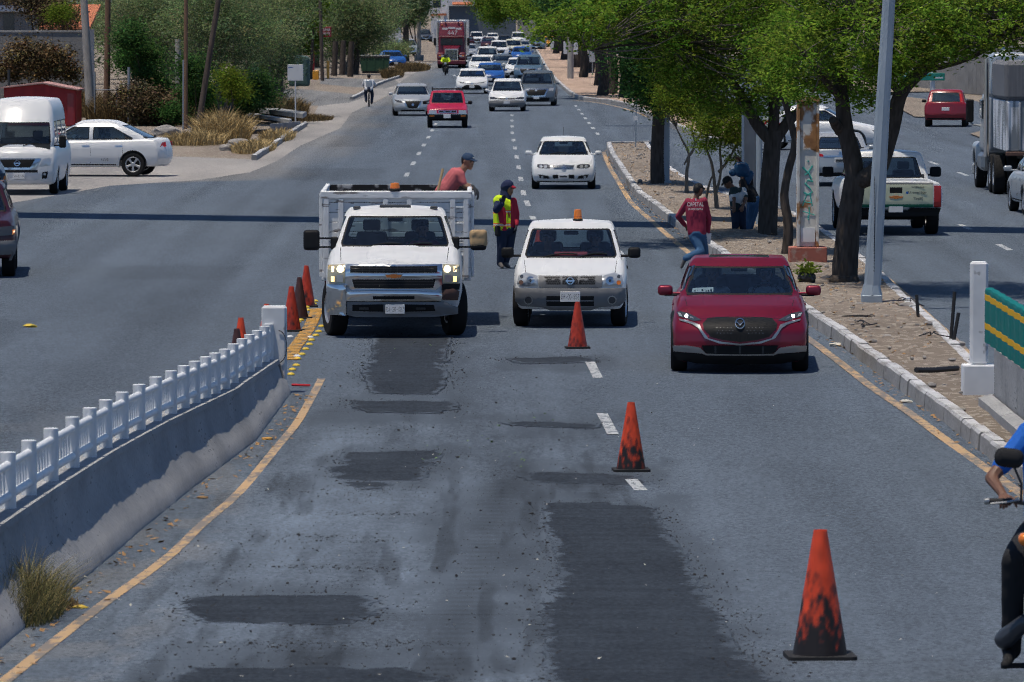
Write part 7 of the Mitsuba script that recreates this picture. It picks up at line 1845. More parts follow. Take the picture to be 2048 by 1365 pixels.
def flakes(name, label, P, size, m, seed, cat_='litter'):
    r = np.random.default_rng(seed); P = np.array(P); n = len(P)
    a = r.uniform(0, 2 * np.pi, n); L = size * r.uniform(0.5, 1.5, n)
    u = np.column_stack([np.cos(a), np.sin(a), r.normal(0, 0.25, n)]) * L[:, None]; w = np.column_stack([-np.sin(a), np.cos(a), r.normal(0, 0.25, n)]) * (L * r.uniform(0.3, 0.7, n))[:, None]
    V = np.stack([P - u, P + w, P + u, P - w], 1).reshape(-1, 3); V[:, 2] = np.maximum(V[:, 2], 0.004); i = np.arange(n) * 4
    labels[name] = {'label': label, 'category': cat_, 'kind': 'stuff'}
    scene[name] = dict(mikit.ply(trimesh.Trimesh(V, np.vstack([np.column_stack([i, i + 1, i + 2]), np.column_stack([i, i + 2, i + 3])]), process=False), None, False), bsdf={'type': 'ref', 'id': m})
P = []
for i in range(700):
    y = rg.uniform(46, 200); x = np.interp(y, KLs[::-1, 1], KLs[::-1, 0]) - abs(rg.normal(0.05, 0.12)); P.append([x, y, float(ramp_z(y)) + 0.015])
for i in range(260):
    y = rg.uniform(36, Y1W); x = WBx(y) + 0.06 + abs(rg.normal(0.0, 0.14)); P.append([x, y, float(ramp_z(y)) + 0.015])
for i in range(900):
    j = rg.integers(0, 120); q = KLs[j] + (KRs[j] - KLs[j]) * rg.uniform(0.1, 0.9)
    P.append([q[0], q[1], 0.20 + float(ramp_z(q[1])) * 0.6])
flakes('dry_litter', 'dry brown leaf litter along the kerbs and over the median', P, 0.032, 'litter_brown', 1, 'leaf litter')
P = []
for i in range(170):
    p = GR(rg.uniform(120, 1900), rg.uniform(690, 1360))
    if WBx(p[1]) + 0.1 < p[0] < np.interp(p[1], KLs[::-1, 1], KLs[::-1, 0]) - 0.1: P.append([p[0], p[1], p[2] + 0.012])
flakes('pale_litter', 'pale scraps and chips scattered over the ramp', P, 0.012, 'litter_pale', 2)
P = [list(GR(x + rg.normal(0, 22), y + rg.normal(0, 5)) + [0, 0, 0.015]) for x, y in ((965, 880), (1010, 905), (1045, 922), (890, 903), (1000, 850), (1090, 840), (870, 920), (840, 697)) for _ in range(4)]
flakes('green_litter', 'fresh green leaf scraps on the asphalt of the ramp', P, 0.022, 'litter_green', 3)
for px, py, m, lab, s in ((60, 655, 'stud_yellow', 'crumpled yellow scrap on the left carriageway', 0.06), (1672, 693, 'litter_pale', 'flattened white scrap beside the median kerb', 0.06), (1812, 806, 'litter_pale', 'white paper scrap in the gutter of the median kerb', 0.05), (405, 998, 'litter_brown', 'brown paper scrap between the grey wall and the yellow line', 0.035), (535, 880, 'rumble_orange', 'orange chip on the asphalt beside the grey wall', 0.04), (160, 1218, 'stud_yellow', 'yellow stick beside the weed at the grey wall', 0.035), (157, 1158, 'litter_pale', 'crumpled snack wrapper at the foot of the grey wall', 0.04)):
    c = GR(px, py); ico = trimesh.creation.icosphere(1); v = ico.vertices * [s * 1.6, s, s * 0.45] * (0.7 + 0.7 * meshkit.noise(ico.vertices * 2.3 + px))[:, None]
    single('paper_scrap', trimesh.Trimesh(v + c + [0, 0, s * 0.35], ico.faces), m, lab, 'scrap', smooth=False)
# dark bag with green stalks by the tree
c = G(1613, 583) + [0, 0, 0.14]
ico = trimesh.creation.icosphere(3); v = ico.vertices * [0.15, 0.15, 0.13] * (0.75 + 0.5 * meshkit.fbm(ico.vertices * 3, 3, 2))[:, None]
k = thing('plant_bag', 'black plastic bag stuffed with green cuttings left of the forked tree', 'bag')
part(k, 'bag', trimesh.Trimesh(v + c + [0, 0, 0.08], ico.faces), 'trash_bag', smooth=True)
me, col = leaves(np.random.default_rng(4).normal(size=(220, 3)) * [0.10, 0.10, 0.06] + c + [0, 0, 0.22], 0.10, 'lime', np.random.default_rng(5)); labels[part(k, 'cuttings', me, 'leaf', smooth=False, color=col)] = {'label': 'green cuttings poking out of the bag', 'kind': 'stuff'}

# ---- signs
def round_sign(k, c, w, label):
    part(k, 'board', xf(box(-w / 2, w / 2, -0.012, 0.012, -w / 2, w / 2, 0.01), c), 'sign_white')
    rg_ = trimesh.creation.annulus(w * 0.34, w * 0.43, 0.006, sections=40); part(k, 'red_ring', xf(rg_, c + [0, -0.018, 0], rx=math.pi / 2), 'sign_red')
    ar = lambda x, up: cat(box(x - 0.018 * w / .6, x + 0.018 * w / .6, -0.022, -0.014, -0.14 * w / .6, 0.14 * w / .6), xf(prism([(-.06 * w / .6, 0), (.06 * w / .6, 0), (0, .09 * w / .6)], 0.008), (x, -0.014, 0.10 * w / .6 if up else -0.10 * w / .6), rx=math.pi / 2 if up else -math.pi / 2) if up else xf(prism([(-.06 * w / .6, 0), (0, -.09 * w / .6), (.06 * w / .6, 0)], 0.008), (x, -0.014, -0.10 * w / .6), rx=math.pi / 2))
    part(k, 'arrow', xf(ar(-0.07 * w / .6, False), c), 'ink'); part(k, 'arrow', xf(ar(0.08 * w / .6, True), c), 'ink')
b = G(1271, 305)
k = thing('road_sign', 'white sign with red ring and arrows on a thin pole at the median tip', 'sign')
part(k, 'pole', cyl(b, b + [0.04, 0, 2.45], 0.022), 'dull_chrome'); round_sign(k, b + [0.07, -0.05, 2.05], 0.60, '')
part(k, 'plate', xf(box(-0.07, 0.07, -0.012, 0.012, 0.15, 0.30), b + [0, -0.04, 0.9]), 'sign_white')
b = np.array([7.05, 163.0, 0.0])
k = thing('road_sign', 'white sign with red ring half hidden behind the upright dark tree', 'sign')
part(k, 'pole', cyl(b + [0, 0.05, 0], b + [0, .05, 1.9], 0.022), 'dull_chrome'); round_sign(k, b + [0.0, -0.0, 1.45], 0.66, '')
b = G(591, 256)
k = thing('square_sign', 'blank white square sign on a thin pole on the left verge', 'sign')
part(k, 'pole', cyl(b, b + [0, 0, 2.35], 0.025), 'sign_white'); part(k, 'board', xf(box(-0.31, 0.31, -0.05, -0.03, 1.86, 2.50, 0.01), b), 'sign_white'); part(k, 'print_block', xf(box(-0.28, -0.10, -0.056, -0.051, 2.36, 2.40), b), 'blue_paint')
d0 = 300.0; b = at(1865, 205, d0); b[2] = 0
k = thing('direction_sign', 'green direction sign on a pale post behind the forked tree', 'sign')
part(k, 'post', cyl(b, b + [0, 0, 1.75], 0.13, n=12), 'sign_white'); part(k, 'board', xf(box(-1.7, 0.60, -0.06, -0.02, 1.10, 1.48, 0.02), b + [0, -0.15, 0]), 'sign_green'); part(k, 'marking', xf(box(0.05, 0.5, -0.07, -0.061, 1.2, 1.27), b + [0, -0.15, 0]), 'sign_white'); part(k, 'marking', xf(box(-1.6, -0.9, -0.07, -0.061, 1.32, 1.39), b + [0, -0.15, 0]), 'sign_white')

# ---- left background: wall, shed, gate, poles, containers, shop sign
d0 = 272.0
k = thing('block_wall', 'tall grey block wall behind the red shed', 'wall')
xa, xb = -32.0, (172 - 1024) / FPX * d0
for r_ in range(9):
    for c_, x in enumerate(np.arange(xa, xb - 0.2, 1.6)):
        o = 0.8 * (r_ % 2)
        x1 = min(x + o + 1.585, xb)
        if x + o < xb - .1: part(k, 'block', box(x + o, x1, d0 + 0.004 * ((r_ * 7 + c_ * 5) % 4), d0 + 0.2, r_ * 0.4, r_ * 0.4 + 0.392), 'wall_grey')
part(k, 'coping', box(xa, xb + 0.05, d0 - 0.05, d0 + 0.25, 3.605, 3.70, 0.02), 'concrete')
d0 = 248.0; b = G(88, 252)
k = thing('tin_shed', 'dark red corrugated tin shed with low pitched roof behind the white van', 'shed')
xl, xr = at(8, 200, b[1])[0], at(150, 200, b[1])[0]; xm = at(85, 200, b[1])[0]
part(k, 'front_panel', prism([(xl, 0), (xr, 0), (xr, 1.42), (xm, 1.68), (xl, 1.52)], 0.05).rotate([90, 0, 0]).translate([0, b[1], 0]), 'tin_red')
for x in np.arange(xl + 0.05, xr - 0.02, 0.115):
    zt = np.interp(x, [xl, xm, xr], [1.50, 1.66, 1.40]); part(k, 'rib', box(x, x + 0.04, b[1] - 0.075, b[1] - 0.052, 0.02, zt), 'tin_red')
part(k, 'side_panel', box(xr + 0.003, xr + 0.05, b[1], b[1] + 3.0, 0, 1.41), 'tin_red'); part(k, 'door_panel', box(xr - 0.30, xr - 0.05, b[1] - 0.1, b[1] - 0.076, 0.02, 1.30), 'hatch_red_paint')
for (x0, z0, x1, z1) in ((xl - 0.12, 1.50, xm, 1.70), (xm, 1.70, xr + 0.16, 1.42)):
    V = np.array([[x, y, z + dz] for x, z in ((x0, z0), (x1, z1)) for y in (b[1] - 0.25, b[1] + 3.1) for dz in (0.003, 0.05)]); part(k, 'roof_sheet', tm(m3.Manifold.hull_points(V)), 'tin_roof', smooth=False)
part(k, 'back_panel', box(xl, xr, b[1] + 2.9, b[1] + 2.95, 0, 1.40), 'tin_red')
def pole_t(name, label, px0, py0, px1, r0, r1, m, d=None, h=7.5, cat_='pole', n=12):
    a = G(px0, py0) if d is None else at(px0, py0, d); a[2] = 0
    top = at(px1, 0, a[1]); sl = (top - a) / max(top[2], 0.1)
    return single(name, limb([a + [0, 0, -0.1], a + sl * h * 0.33, a + sl * h * 0.66, a + sl * h], r0, r1, n, 0.012), m, label, cat_, smooth=40)
pole_t('utility_pole', 'thick pale concrete utility pole right of the red shed', 182, 242, 168, 0.20, 0.13, 'post_concrete')
pole_t('utility_pole', 'weathered brown wooden pole next to the thick concrete pole', 213, 244, 216, 0.135, 0.11, 'wood_brown')
pole_t('utility_pole', 'reddish brown wooden pole with a thin pipe beside it', 371, 257, 372, 0.085, 0.075, 'wood_brown')
pole_t('utility_pole', 'blackened wooden pole leaning to the right above the straw grass', 393, 272, 437, 0.115, 0.09, 'wood_dark')
pole_t('utility_pole', 'dark wooden trunk-like pole with torn wrapping behind the leaning pole', 393, 240, 396, 0.17, 0.16, 'wood_dark')
pole_t('utility_pole', 'short grey concrete pole half hidden in the greenery', 357, 238, 355, 0.14, 0.12, 'post_concrete', h=3.4)
pole_t('pipe', 'thin galvanised pipe strapped to the reddish brown pole', 366, 258, 367, 0.03, 0.03, 'dull_chrome', h=2.7, cat_='pipe')
k = thing('gate', 'galvanised tube gate frame behind the brown wooden pole', 'gate')
a, c = G(190, 246), G(234, 246)
for nm, p0, p1 in (('post', a, a + [0, 0, 2.1]), ('post', c, c + [0, 0, 1.45]), ('rail', a + [0, 0, 1.35], c + [0, 0, 1.35]), ('rail', a + [0, 0, .1], c + [0, 0, .1]), ('rail', (a + c) / 2 + [0, 0, .42], c + [0, 0, .42])): part(k, nm, cyl(p0, p1, 0.04 if nm == 'post' else 0.025, n=8), 'dull_chrome')
for nm_, px, pyb, pyt in (('fence_post', 258, 250, 135), ('fence_post', 18, 232, 140)): 
    a = G(px, pyb); single(nm_, cyl(a, a + [0, 0, (pyb - pyt) / (12000 / a[1])], 0.055, n=8), 'dull_chrome' if px > 100 else 'dark_metal', 'slim grey fence post left of the dark climber' if px > 100 else 'dark fence post with a knob left above the red shed', 'post')
# culvert of broken slabs
k = thing('culvert', 'broken concrete culvert slabs over a dark ditch on the left verge', 'culvert')
a, c = G(466, 240), G(605, 252)
V = lambda q0, q1, w, z0, z1: tm(m3.Manifold.hull_points(np.array([[q[0] + dx, q[1] + dy, z] for q in (q0, q1) for dx, dy in ((0, 0), (0, w)) for z in (z0, z1)])))
part(k, 'slab', V(a + [0, 6, 0], c + [0, 0, 0], 5.0, 0.30, 0.48), 'concrete', smooth=False); part(k, 'slab', V(a + [0.2, 2, 0], c + [-0.4, -3, 0], 2.2, 0.16, 0.29), 'concrete', smooth=False)
part(k, 'side_wall', V(G(540, 262) + [0, 0, 0], G(600, 256) + [0, 0, 0], 0.4, -0.03, 0.26), 'concrete', smooth=False); part(k, 'ditch_shade', V(G(480, 268), G(536, 266), 1.0, -0.02, 0.12), 'black_rubber', smooth=False)  # the black block stands in for the shade inside the ditch opening
k = thing('waste_container', 'dark green steel waste container on the left verge', 'container')
b = G(749, 146); part(k, 'body', xf(prism([(-0.95, 0.12), (0.95, 0.12), (1.05, 1.05), (-1.05, 1.05)], 3.0).rotate([90, 0, 0]).translate([0, 3.0, 0]), b), 'container_green'); part(k, 'lid', xf(box(-1.1, 1.1, -0.08, 3.05, 1.06, 1.27, 0.06), b), 'dark_paint')
for x in (-0.6, 0, 0.6): part(k, 'stiffener', xf(box(x - 0.04, x + 0.04, -0.075, -0.02, 0.2, 1.0, 0.01), b), 'container_green')
part(k, 'foot', xf(box(-0.9, 0.9, 0.2, 2.8, 0, 0.115), b), 'dark_metal')
b = G(598, 172)
M('netting_green', proc(lambda p, n, uv: mix((0.02, 0.06, 0.055), (0.10, 0.16, 0.155), fbm(p.x * 5, p.y * 5, p.z * 3, 3))), 0.9)
ico = rgrid(0.62, 0.8, 0.95, 0.25, 5, 5, 6); vv = ico[0] * (0.92 + 0.18 * meshkit.fbm(ico[0] * 2.2, 3, 5))[:, None]
single('covered_stack', trimesh.Trimesh(vv + b + [0, 0.8, 0.85], ico[1]), 'netting_green', 'stack covered with dark green netting right of the white square sign', 'covered stack', smooth=True)
b = G(626, 155)
k = thing('shop_sign', 'red shop sign with white lettering and arrow on a red post by the left trees', 'sign')
sc = 12000 / b[1]
part(k, 'post', cyl(b, b + [0, 0, 4.9], 0.10, n=10), 'tin_red'); part(k, 'board', xf(box(-0.05, 1.25, -0.1, -0.02, 2.72, 3.42, 0.02), b), 'hatch_red_paint')
for i, (tx_, zz) in enumerate((('TIANA', 3.13), ('YASTE', 2.86))):
    t = meshkit.text_mesh(tx_, 0.17, 0.01, bold=True); t.vertices[:, 0] *= 0.62 / t.bounds[1, 0]; part(k, 'lettering', xf(t, b + [0.56, -0.102, zz], rx=math.pi / 2), 'sign_white', smooth=False)
part(k, 'arrow', cat(xf(box(-0.02, 0.24, -0.115, -0.102, -0.035, 0.035), b + [0.10, 0, 3.08], ry=0.7), xf(box(-0.02, 0.24, -0.115, -0.102, -0.035, 0.035), b + [0.10, 0, 3.06], ry=-0.7)), 'sign_white')
pole_t('utility_pole', 'grey pole left of the red shop sign', 622, 158, 628, 0.10, 0.08, 'wood_dark', h=8); pole_t('utility_pole', 'dark pole in front of the red shop sign', 645, 162, 640, 0.12, 0.10, 'wood_dark', h=8)
pole_t('utility_pole', 'pale pole left of the roadside tree by the shop sign', 562, 175, 563, 0.09, 0.09, 'wood_brown', h=3.2)
b = G(632, 160); single('yellow_crate', xf(box(-0.22, 0.2, -0.2, 0.2, 0, 0.62, 0.05), b), 'taxi_yellow', 'yellow crate below the red shop sign', 'crate'); b = G(656, 158); single('orange_post', xf(box(-0.09, 0.09, -0.09, 0.09, 0, 1.2, 0.03), b), 'rumble_orange', 'short orange post below the red shop sign', 'post')
for px, d in ((668, 415), (684, 420), (700, 410), (712, 425)):
    a = at(px, 140, d); a[2] = 0; part(FULL_TREE, 'trunk', limb([a, a + [0.05, 0, 1.0], a + [0.1, 0, 2.4]], 0.22, 0.18, 8, 0.05), 'bark', smooth=50)
b = G(838, 122)
k = thing('lamp_column', 'concrete lamp column on a square block at the left kerb far up the road', 'lamp post')
part(k, 'block', xf(box(-0.42, 0.42, -0.4, 0.4, 0, 0.5, 0.04), b), 'concrete'); part(k, 'shaft', xf(lathe([(0.001, .5), (0.19, .5), (0.12, 9), (0.001, 9)], 12), b), 'post_concrete')
b = G(1141, 163)
k = thing('sign_column', 'pale concrete column with two white boards on the far median', 'column')
part(k, 'shaft', xf(lathe([(0.001, 0), (0.21, 0), (0.17, 4.2), (0.001, 4.2)], 12), b), 'post_concrete')
part(k, 'board', xf(box(-0.45, -0.20, -0.05, 0.0, 1.75, 2.55, 0.01), b), 'sign_white'); part(k, 'board', xf(box(0.20, 0.48, -0.05, 0.0, 1.72, 2.62, 0.01), b), 'sign_white')
for i, (px, pyb, pyt, w, h, m, lab) in enumerate(((1170, 152, 96, 0.5, 0.85, 'house_white', 'pale grey board standing between the far median trunks, left one'), (1185, 156, 98, 0.42, 0.9, 'silver_paint', 'pale grey board standing between the far median trunks, right one'), (1107, 110, 78, 0.7, 1.0, 'house_white', 'white board far up the median behind the taxi'), (1258, 190, 120, 0.45, 0.8, 'sign_white', 'white board behind the right dark trunk of the far median'))):
    a = G(px, pyb); s_ = 12000 / a[1]; ht = (pyb - pyt) / s_
    k = thing('notice_board', lab, 'board'); part(k, 'board', xf(box(-w / 2, w / 2, -0.03, 0.03, ht - h, ht, 0.01), a), m); part(k, 'leg', cyl(a + [0, 0.05, 0], a + [0, .05, ht - 0.1], 0.04, n=6), 'dull_chrome')
# ---- buildings closing the view
d0 = 820.0
k = thing('corner_house', 'white corner house with orange tiled strip at the end of the road', 'house')
X = lambda px: (px - 1024) / FPX * d0
part(k, 'wall', box(X(862), X(896), d0, d0 + 8, 0, 7.5), 'house_white')
part(k, 'gable', prism([(X(888), 3.6), (X(908), 7.4), (X(945), 7.4), (X(945), 4.9), (X(897), 4.9), (X(897), 0), (X(888), 0)], 0.4).rotate([90, 0, 0]).translate([0, d0 - 0.02, 0]), 'house_white')
part(k, 'eave', tm(m3.Manifold.hull_points(np.array([[x, y, z + dz] for x, z in ((X(862), 3.45), (X(893), 3.55)) for y in (d0 - 0.8, d0 - .42) for dz in (0, 0.3)]))), 'roof_tile', smooth=False)
part(k, 'tile_roof', tm(m3.Manifold.hull_points(np.array([[x, y, z] for x in (X(905), X(946)) for y, z in ((d0 - 1.4, 4.95), (d0 - 1.4, 5.1), (d0 + 1, 5.8), (d0 + 1, 5.6))]))), 'roof_tile', smooth=False)
part(k, 'grey_front', box(X(898), X(1032), d0 - 0.02, d0 + 0.4, 0, 4.85), 'gate_grey')
for x in np.arange(X(899), X(1031), 0.62): part(k, 'front_rib', box(x, x + 0.1, d0 - 0.07, d0 - 0.025, 0.05, 4.8), 'gate_grey')
part(k, 'window', box(X(866), X(882), d0 - 0.06, d0 - 0.01, 4.6, 6.2), 'glass_dark'); part(k, 'door', box(X(872), X(884), d0 - 0.06, d0 - 0.01, 0, 2.3), 'gate_grey')
k = thing('brick_house', 'dull brown house wall right of the grey front behind the far trees', 'house')
part(k, 'wall', box(X(1035), X(1140), d0 + 5, d0 + 9, 0, 6.5), 'post_concrete')
for px in (1045, 1075, 1105): part(k, 'window', box(X(px), X(px + 14), d0 + 4.95, d0 + 4.99, 2.2, 3.8), 'glass_dark')
k = thing('side_house', 'pale house front between the left trees and the concrete lamp column', 'house')
d1 = 700.0; X1 = lambda px: (px - 1024) / FPX * d1
part(k, 'wall', box(X1(765), X1(800), d1, d1 + 6, 0, 4.5), 'house_white'); part(k, 'roof', box(X1(760), X1(806), d1 - 0.5, d1 + 6.4, 4.51, 4.75, 0.05), 'tin_roof'); part(k, 'window', box(X1(772), X1(784), d1 - .05, d1 - 0.005, 1.4, 2.8), 'glass_dark')
k = thing('grey_house', 'grey house with tiled roof edge above the block wall at the upper left corner', 'house')
d1 = 330.0; X1 = lambda px: (px - 1024) / FPX * d1
part(k, 'wall', box(-34, X1(60), d1, d1 + 6, 0, 5.2), 'wall_grey'); part(k, 'lintel', box(-34, X1(75), d1 - 0.5, d1 - .02, 4.5, 4.85, 0.03), 'house_white'); part(k, 'roof', box(-34, X1(85), d1 - 0.8, d1 + 6, 5.25, 5.5, 0.04), 'roof_tile'); part(k, 'window', box(X1(8), X1(30), d1 - .06, d1 - .005, 3.5, 4.4), 'glass_dark')
part(k, 'tiled_annex', box(X1(130), X1(225), d1 - 20, d1 - 14, 0, 3.6), 'post_concrete'); part(k, 'annex_roof', tm(m3.Manifold.hull_points(np.array([[x, y, z] for x in (X1(140), X1(235)) for y, z in ((d1 - 21, 3.62), (d1 - 21, 3.75), (d1 - 13, 4.9), (d1 - 13, 4.7))]))), 'roof_tile', smooth=False)
# panelled wall along the right verge, with a second one far behind
k = thing('panel_wall', 'long grey wall of upright concrete panels on the right beyond the junction', 'wall')
Pw = resample([(20.5, 452), (21.8, 400), (23.2, 360), (25.2, 330), (29, 305), (36, 285), (48, 270)], 1.0)
for i, (a, c) in enumerate(zip(Pw[:-1], Pw[1:])):
    u = c - a; ln = np.linalg.norm(u); u /= ln; nn = np.array([-u[1], u[0]]) * 0.08
    V = np.array([[*(q + s * nn), z] for q in (a + u * 0.02, c - u * 0.02) for s in (-1, 1) for z in (0, 2.7 + 0.05 * ((i * 3) % 3))]); part(k, 'panel', tm(m3.Manifold.hull_points(V)), 'wall_grey', smooth=False)
for i in range(5):
    k = thing('backdrop_tree', ['far green tree mass behind the panel wall, leftmost', 'far green tree behind the panel wall, second from the left', 'far green tree behind the panel wall, third from the left', 'far green tree behind the panel wall, fourth from the left', 'far green tree behind the panel wall, rightmost'][i], 'tree', 'trees behind the panel wall')
    c = np.array([13.5 + i * 4.6, 470 - 22 * i, 5.5]); part(k, 'trunk', limb([c * [1, 1, 0], c * [1, 1, 0.5], c], 0.3, 0.2, 8), 'bark')
    rg_ = np.random.default_rng(300 + i); crown(k, [(c + rg_.normal(0, 1, 3) * [1.6, 1.6, 1.0], (2.2, 2.2, 1.6)) for _ in range(6)], 9000, 0.34, 'green', 310 + i, clumps=0.5, per=30)
for i in range(8):
    k = thing('backdrop_tree', f'green tree of the skyline behind the left greenery, {["first","second","third","fourth","fifth","sixth","seventh","eighth","ninth"][i]} from the left', 'tree', 'skyline trees on the left')
    c = np.array([-31 + i * 3.1, 345 + 26 * i, 3.6 + 0.25 * i]); part(k, 'trunk', limb([c * [1, 1, 0], c * [1, 1, 0.5], c], 0.3, 0.2, 8), 'bark')
    rg_ = np.random.default_rng(400 + i); crown(k, [(c + rg_.normal(0, 1, 3) * [1.5, 1.5, 1.1], (2.0, 2.0, 1.7)) for _ in range(6)], 9000, 0.32, 'mesquite', 410 + i, clumps=0.5, per=30)
# ---- footbridge across the road, above the frame: its shade crosses the asphalt
k = thing('footbridge', 'concrete footbridge crossing above the road, its shade falling on the asphalt', 'footbridge')
A_, B_ = np.array([-17.5, 139.0]), np.array([21.5, 122.5])
u = (B_ - A_) / np.linalg.norm(B_ - A_); nn = np.array([-u[1], u[0]])
hullq = lambda q0, q1, w0, w1, z0, z1: tm(m3.Manifold.hull_points(np.array([[*(q + nn * w), z] for q in (q0, q1) for w in (w0, w1) for z in (z0, z1)])))
part(k, 'deck', hullq(A_, B_, -1.5, 1.5, 6.0, 6.35), 'concrete', smooth=False)
for w in (-1.45, 1.35): part(k, 'parapet', hullq(A_, B_, w, w + 0.1, 6.36, 7.4), 'concrete', smooth=False)
for q in (A_ + u * 1.0, B_ - u * 1.0): part(k, 'pier', hullq(q - u * 0.4, q + u * 0.4, -0.4, 0.4, -0.1, 5.99), 'concrete', smooth=False)
k = thing('guessed_gantry', 'unseen steel gantry over the lane at the crossing, guessed from its thin shadow', 'gantry')
gy = 240.0  # unseen overhead beam, a guess added to cast the second, thinner shadow
part(k, 'beam', box(2.4, 9.5, gy - 0.5, gy + 0.6, 6.3, 6.9, 0.03), 'post_grey'); part(k, 'leg', xf(lathe([(0.001, 0), (0.2, 0), (0.16, 6.3), (0.001, 6.3)], 12), (9.3, gy + 0.05, 0)), 'post_grey')
# ================================================================ people
M('skin', (0.26, 0.135, 0.085), 0.55)
M('skin_dark', (0.17, 0.085, 0.055), 0.55)
M('hair_black', (0.012, 0.010, 0.010), 0.6)
M('hair_fair', (0.20, 0.12, 0.05), 0.6)
M('cap_navy', (0.02, 0.05, 0.11), 0.8)
M('shirt_pink', (0.46, 0.115, 0.125), 0.9)
M('shirt_red', (0.42, 0.015, 0.04), 0.85)
M('shirt_maroon', (0.26, 0.02, 0.055), 0.85)
M('vest_lime', (0.64, 0.84, 0.015), 0.8)
M('vest_orange', (0.80, 0.22, 0.05), 0.7)
M('vest_silver', (0.62, 0.62, 0.60), 0.5)
M('hood_navy', (0.012, 0.022, 0.07), 0.9)
M('jeans_dark', (0.012, 0.022, 0.05), 0.9)
M('jeans_blue', (0.035, 0.10, 0.21), 0.9)
M('cloth_black', (0.012, 0.013, 0.016), 0.9)
M('cloth_blue', (0.01, 0.12, 0.52), 0.85)
M('cloth_white', (0.62, 0.63, 0.65), 0.9)
M('shoe_grey', (0.10, 0.09, 0.085), 0.8)
M('glove_dark', (0.03, 0.035, 0.045), 0.8)
M('bag_blue', (0.005, 0.06, 0.15), 0.45)
M('camo', proc(lambda p, n, uv: mix((0.02, 0.04, 0.045), (0.55, 0.56, 0.58), smoothstep(0.58, 0.62, noise(p.x * 7 + 3, p.y * 3, p.z * 6)))), 0.9)
M('shirt_back', (0.62, 0.62, 0.62), 0.8)
V3 = lambda *a: np.array(a, float)


def flesh(bones, ref=0.03, it=6, grow=0.0):
    u = m3.Manifold.batch_boolean([hull2(a, ra + grow, b, rb + grow, 12) for a, ra, b, rb in bones], m3.OpType.Add)
    m = tm(u.refine_to_length(ref))
    trimesh.smoothing.filter_taubin(m, lamb=0.5, nu=0.52, iterations=it)
    return m


def hand_bones(wr, d, n, curl=0.5, s=1.0, thumb=1):
    """palm, four fingers and a thumb: wr wrist, d pointing direction, n palm normal (fingers curl towards it)"""
    d = d / np.linalg.norm(d); n = n - d * (n @ d); n /= np.linalg.norm(n); w = np.cross(d, n)
    out = []
    for k, (o, L) in enumerate(((-0.030, 0.070), (-0.010, 0.080), (0.010, 0.074), (0.029, 0.058))):
        o, L = o * s, L * s
        k0 = wr + d * 0.088 * s + w * o
        out.append((wr + d * 0.012 * s + w * o * 0.6, 0.017 * s, k0, 0.0125 * s))
        a1 = curl * (0.75 + 0.10 * k); p1 = k0 + (d * math.cos(a1) + n * math.sin(a1)) * L * 0.55
        a2 = a1 + curl * 1.1; p2 = p1 + (d * math.cos(a2) + n * math.sin(a2)) * L * 0.5
        out += [(k0, 0.0115 * s, p1, 0.0095 * s), (p1, 0.0095 * s, p2, 0.008 * s)]
    t0 = wr + d * 0.03 * s - w * 0.03 * s * thumb; t1 = t0 + (d * 0.6 - w * 0.8 * thumb + n * 0.35) * 0.042 * s; t2 = t1 + (d * 0.85 - w * 0.25 * thumb + n * 0.5 * (0.5 + curl)) * 0.035 * s
    return out + [(t0, 0.014 * s, t1, 0.0115 * s), (t1, 0.0115 * s, t2, 0.009 * s)]


def head_parts(c, fwd, up=(0, 0, 1), s=1.0):
    """bones of skull, jaw, nose, ears round the head centre c, looking along fwd"""
    f = np.array(fwd, float); f /= np.linalg.norm(f); u = np.array(up, float); u -= f * (u @ f); u /= np.linalg.norm(u); r = np.cross(f, u)
    P = lambda a, b, e: c + (f * a + u * b + r * e) * s
    B_ = [(P(-0.022, 0.035, 0), 0.085 * s, P(0.018, 0.03, 0), 0.080 * s), (P(0.028, 0.0, 0), 0.066 * s, P(0.045, -0.070, 0), 0.046 * s), (P(0.092, 0.012, 0), 0.010 * s, P(0.102, -0.020, 0), 0.015 * s)]
    for e in (-1, 1): B_.append((P(-0.005, 0.02, e * 0.082), 0.013 * s, P(-0.008, -0.02, e * 0.080), 0.010 * s))
    feat = {'eye': [(P(0.083, 0.018, e * 0.033), 0.0125 * s) for e in (-1, 1)], 'mouth': (P(0.088, -0.058, -0.022), P(0.093, -0.058, 0), P(0.088, -0.058, 0.022)), 'brow': [(P(0.088, 0.038, e * 0.018), P(0.080, 0.040, e * 0.050)) for e in (-1, 1)]}
    return B_, feat, P


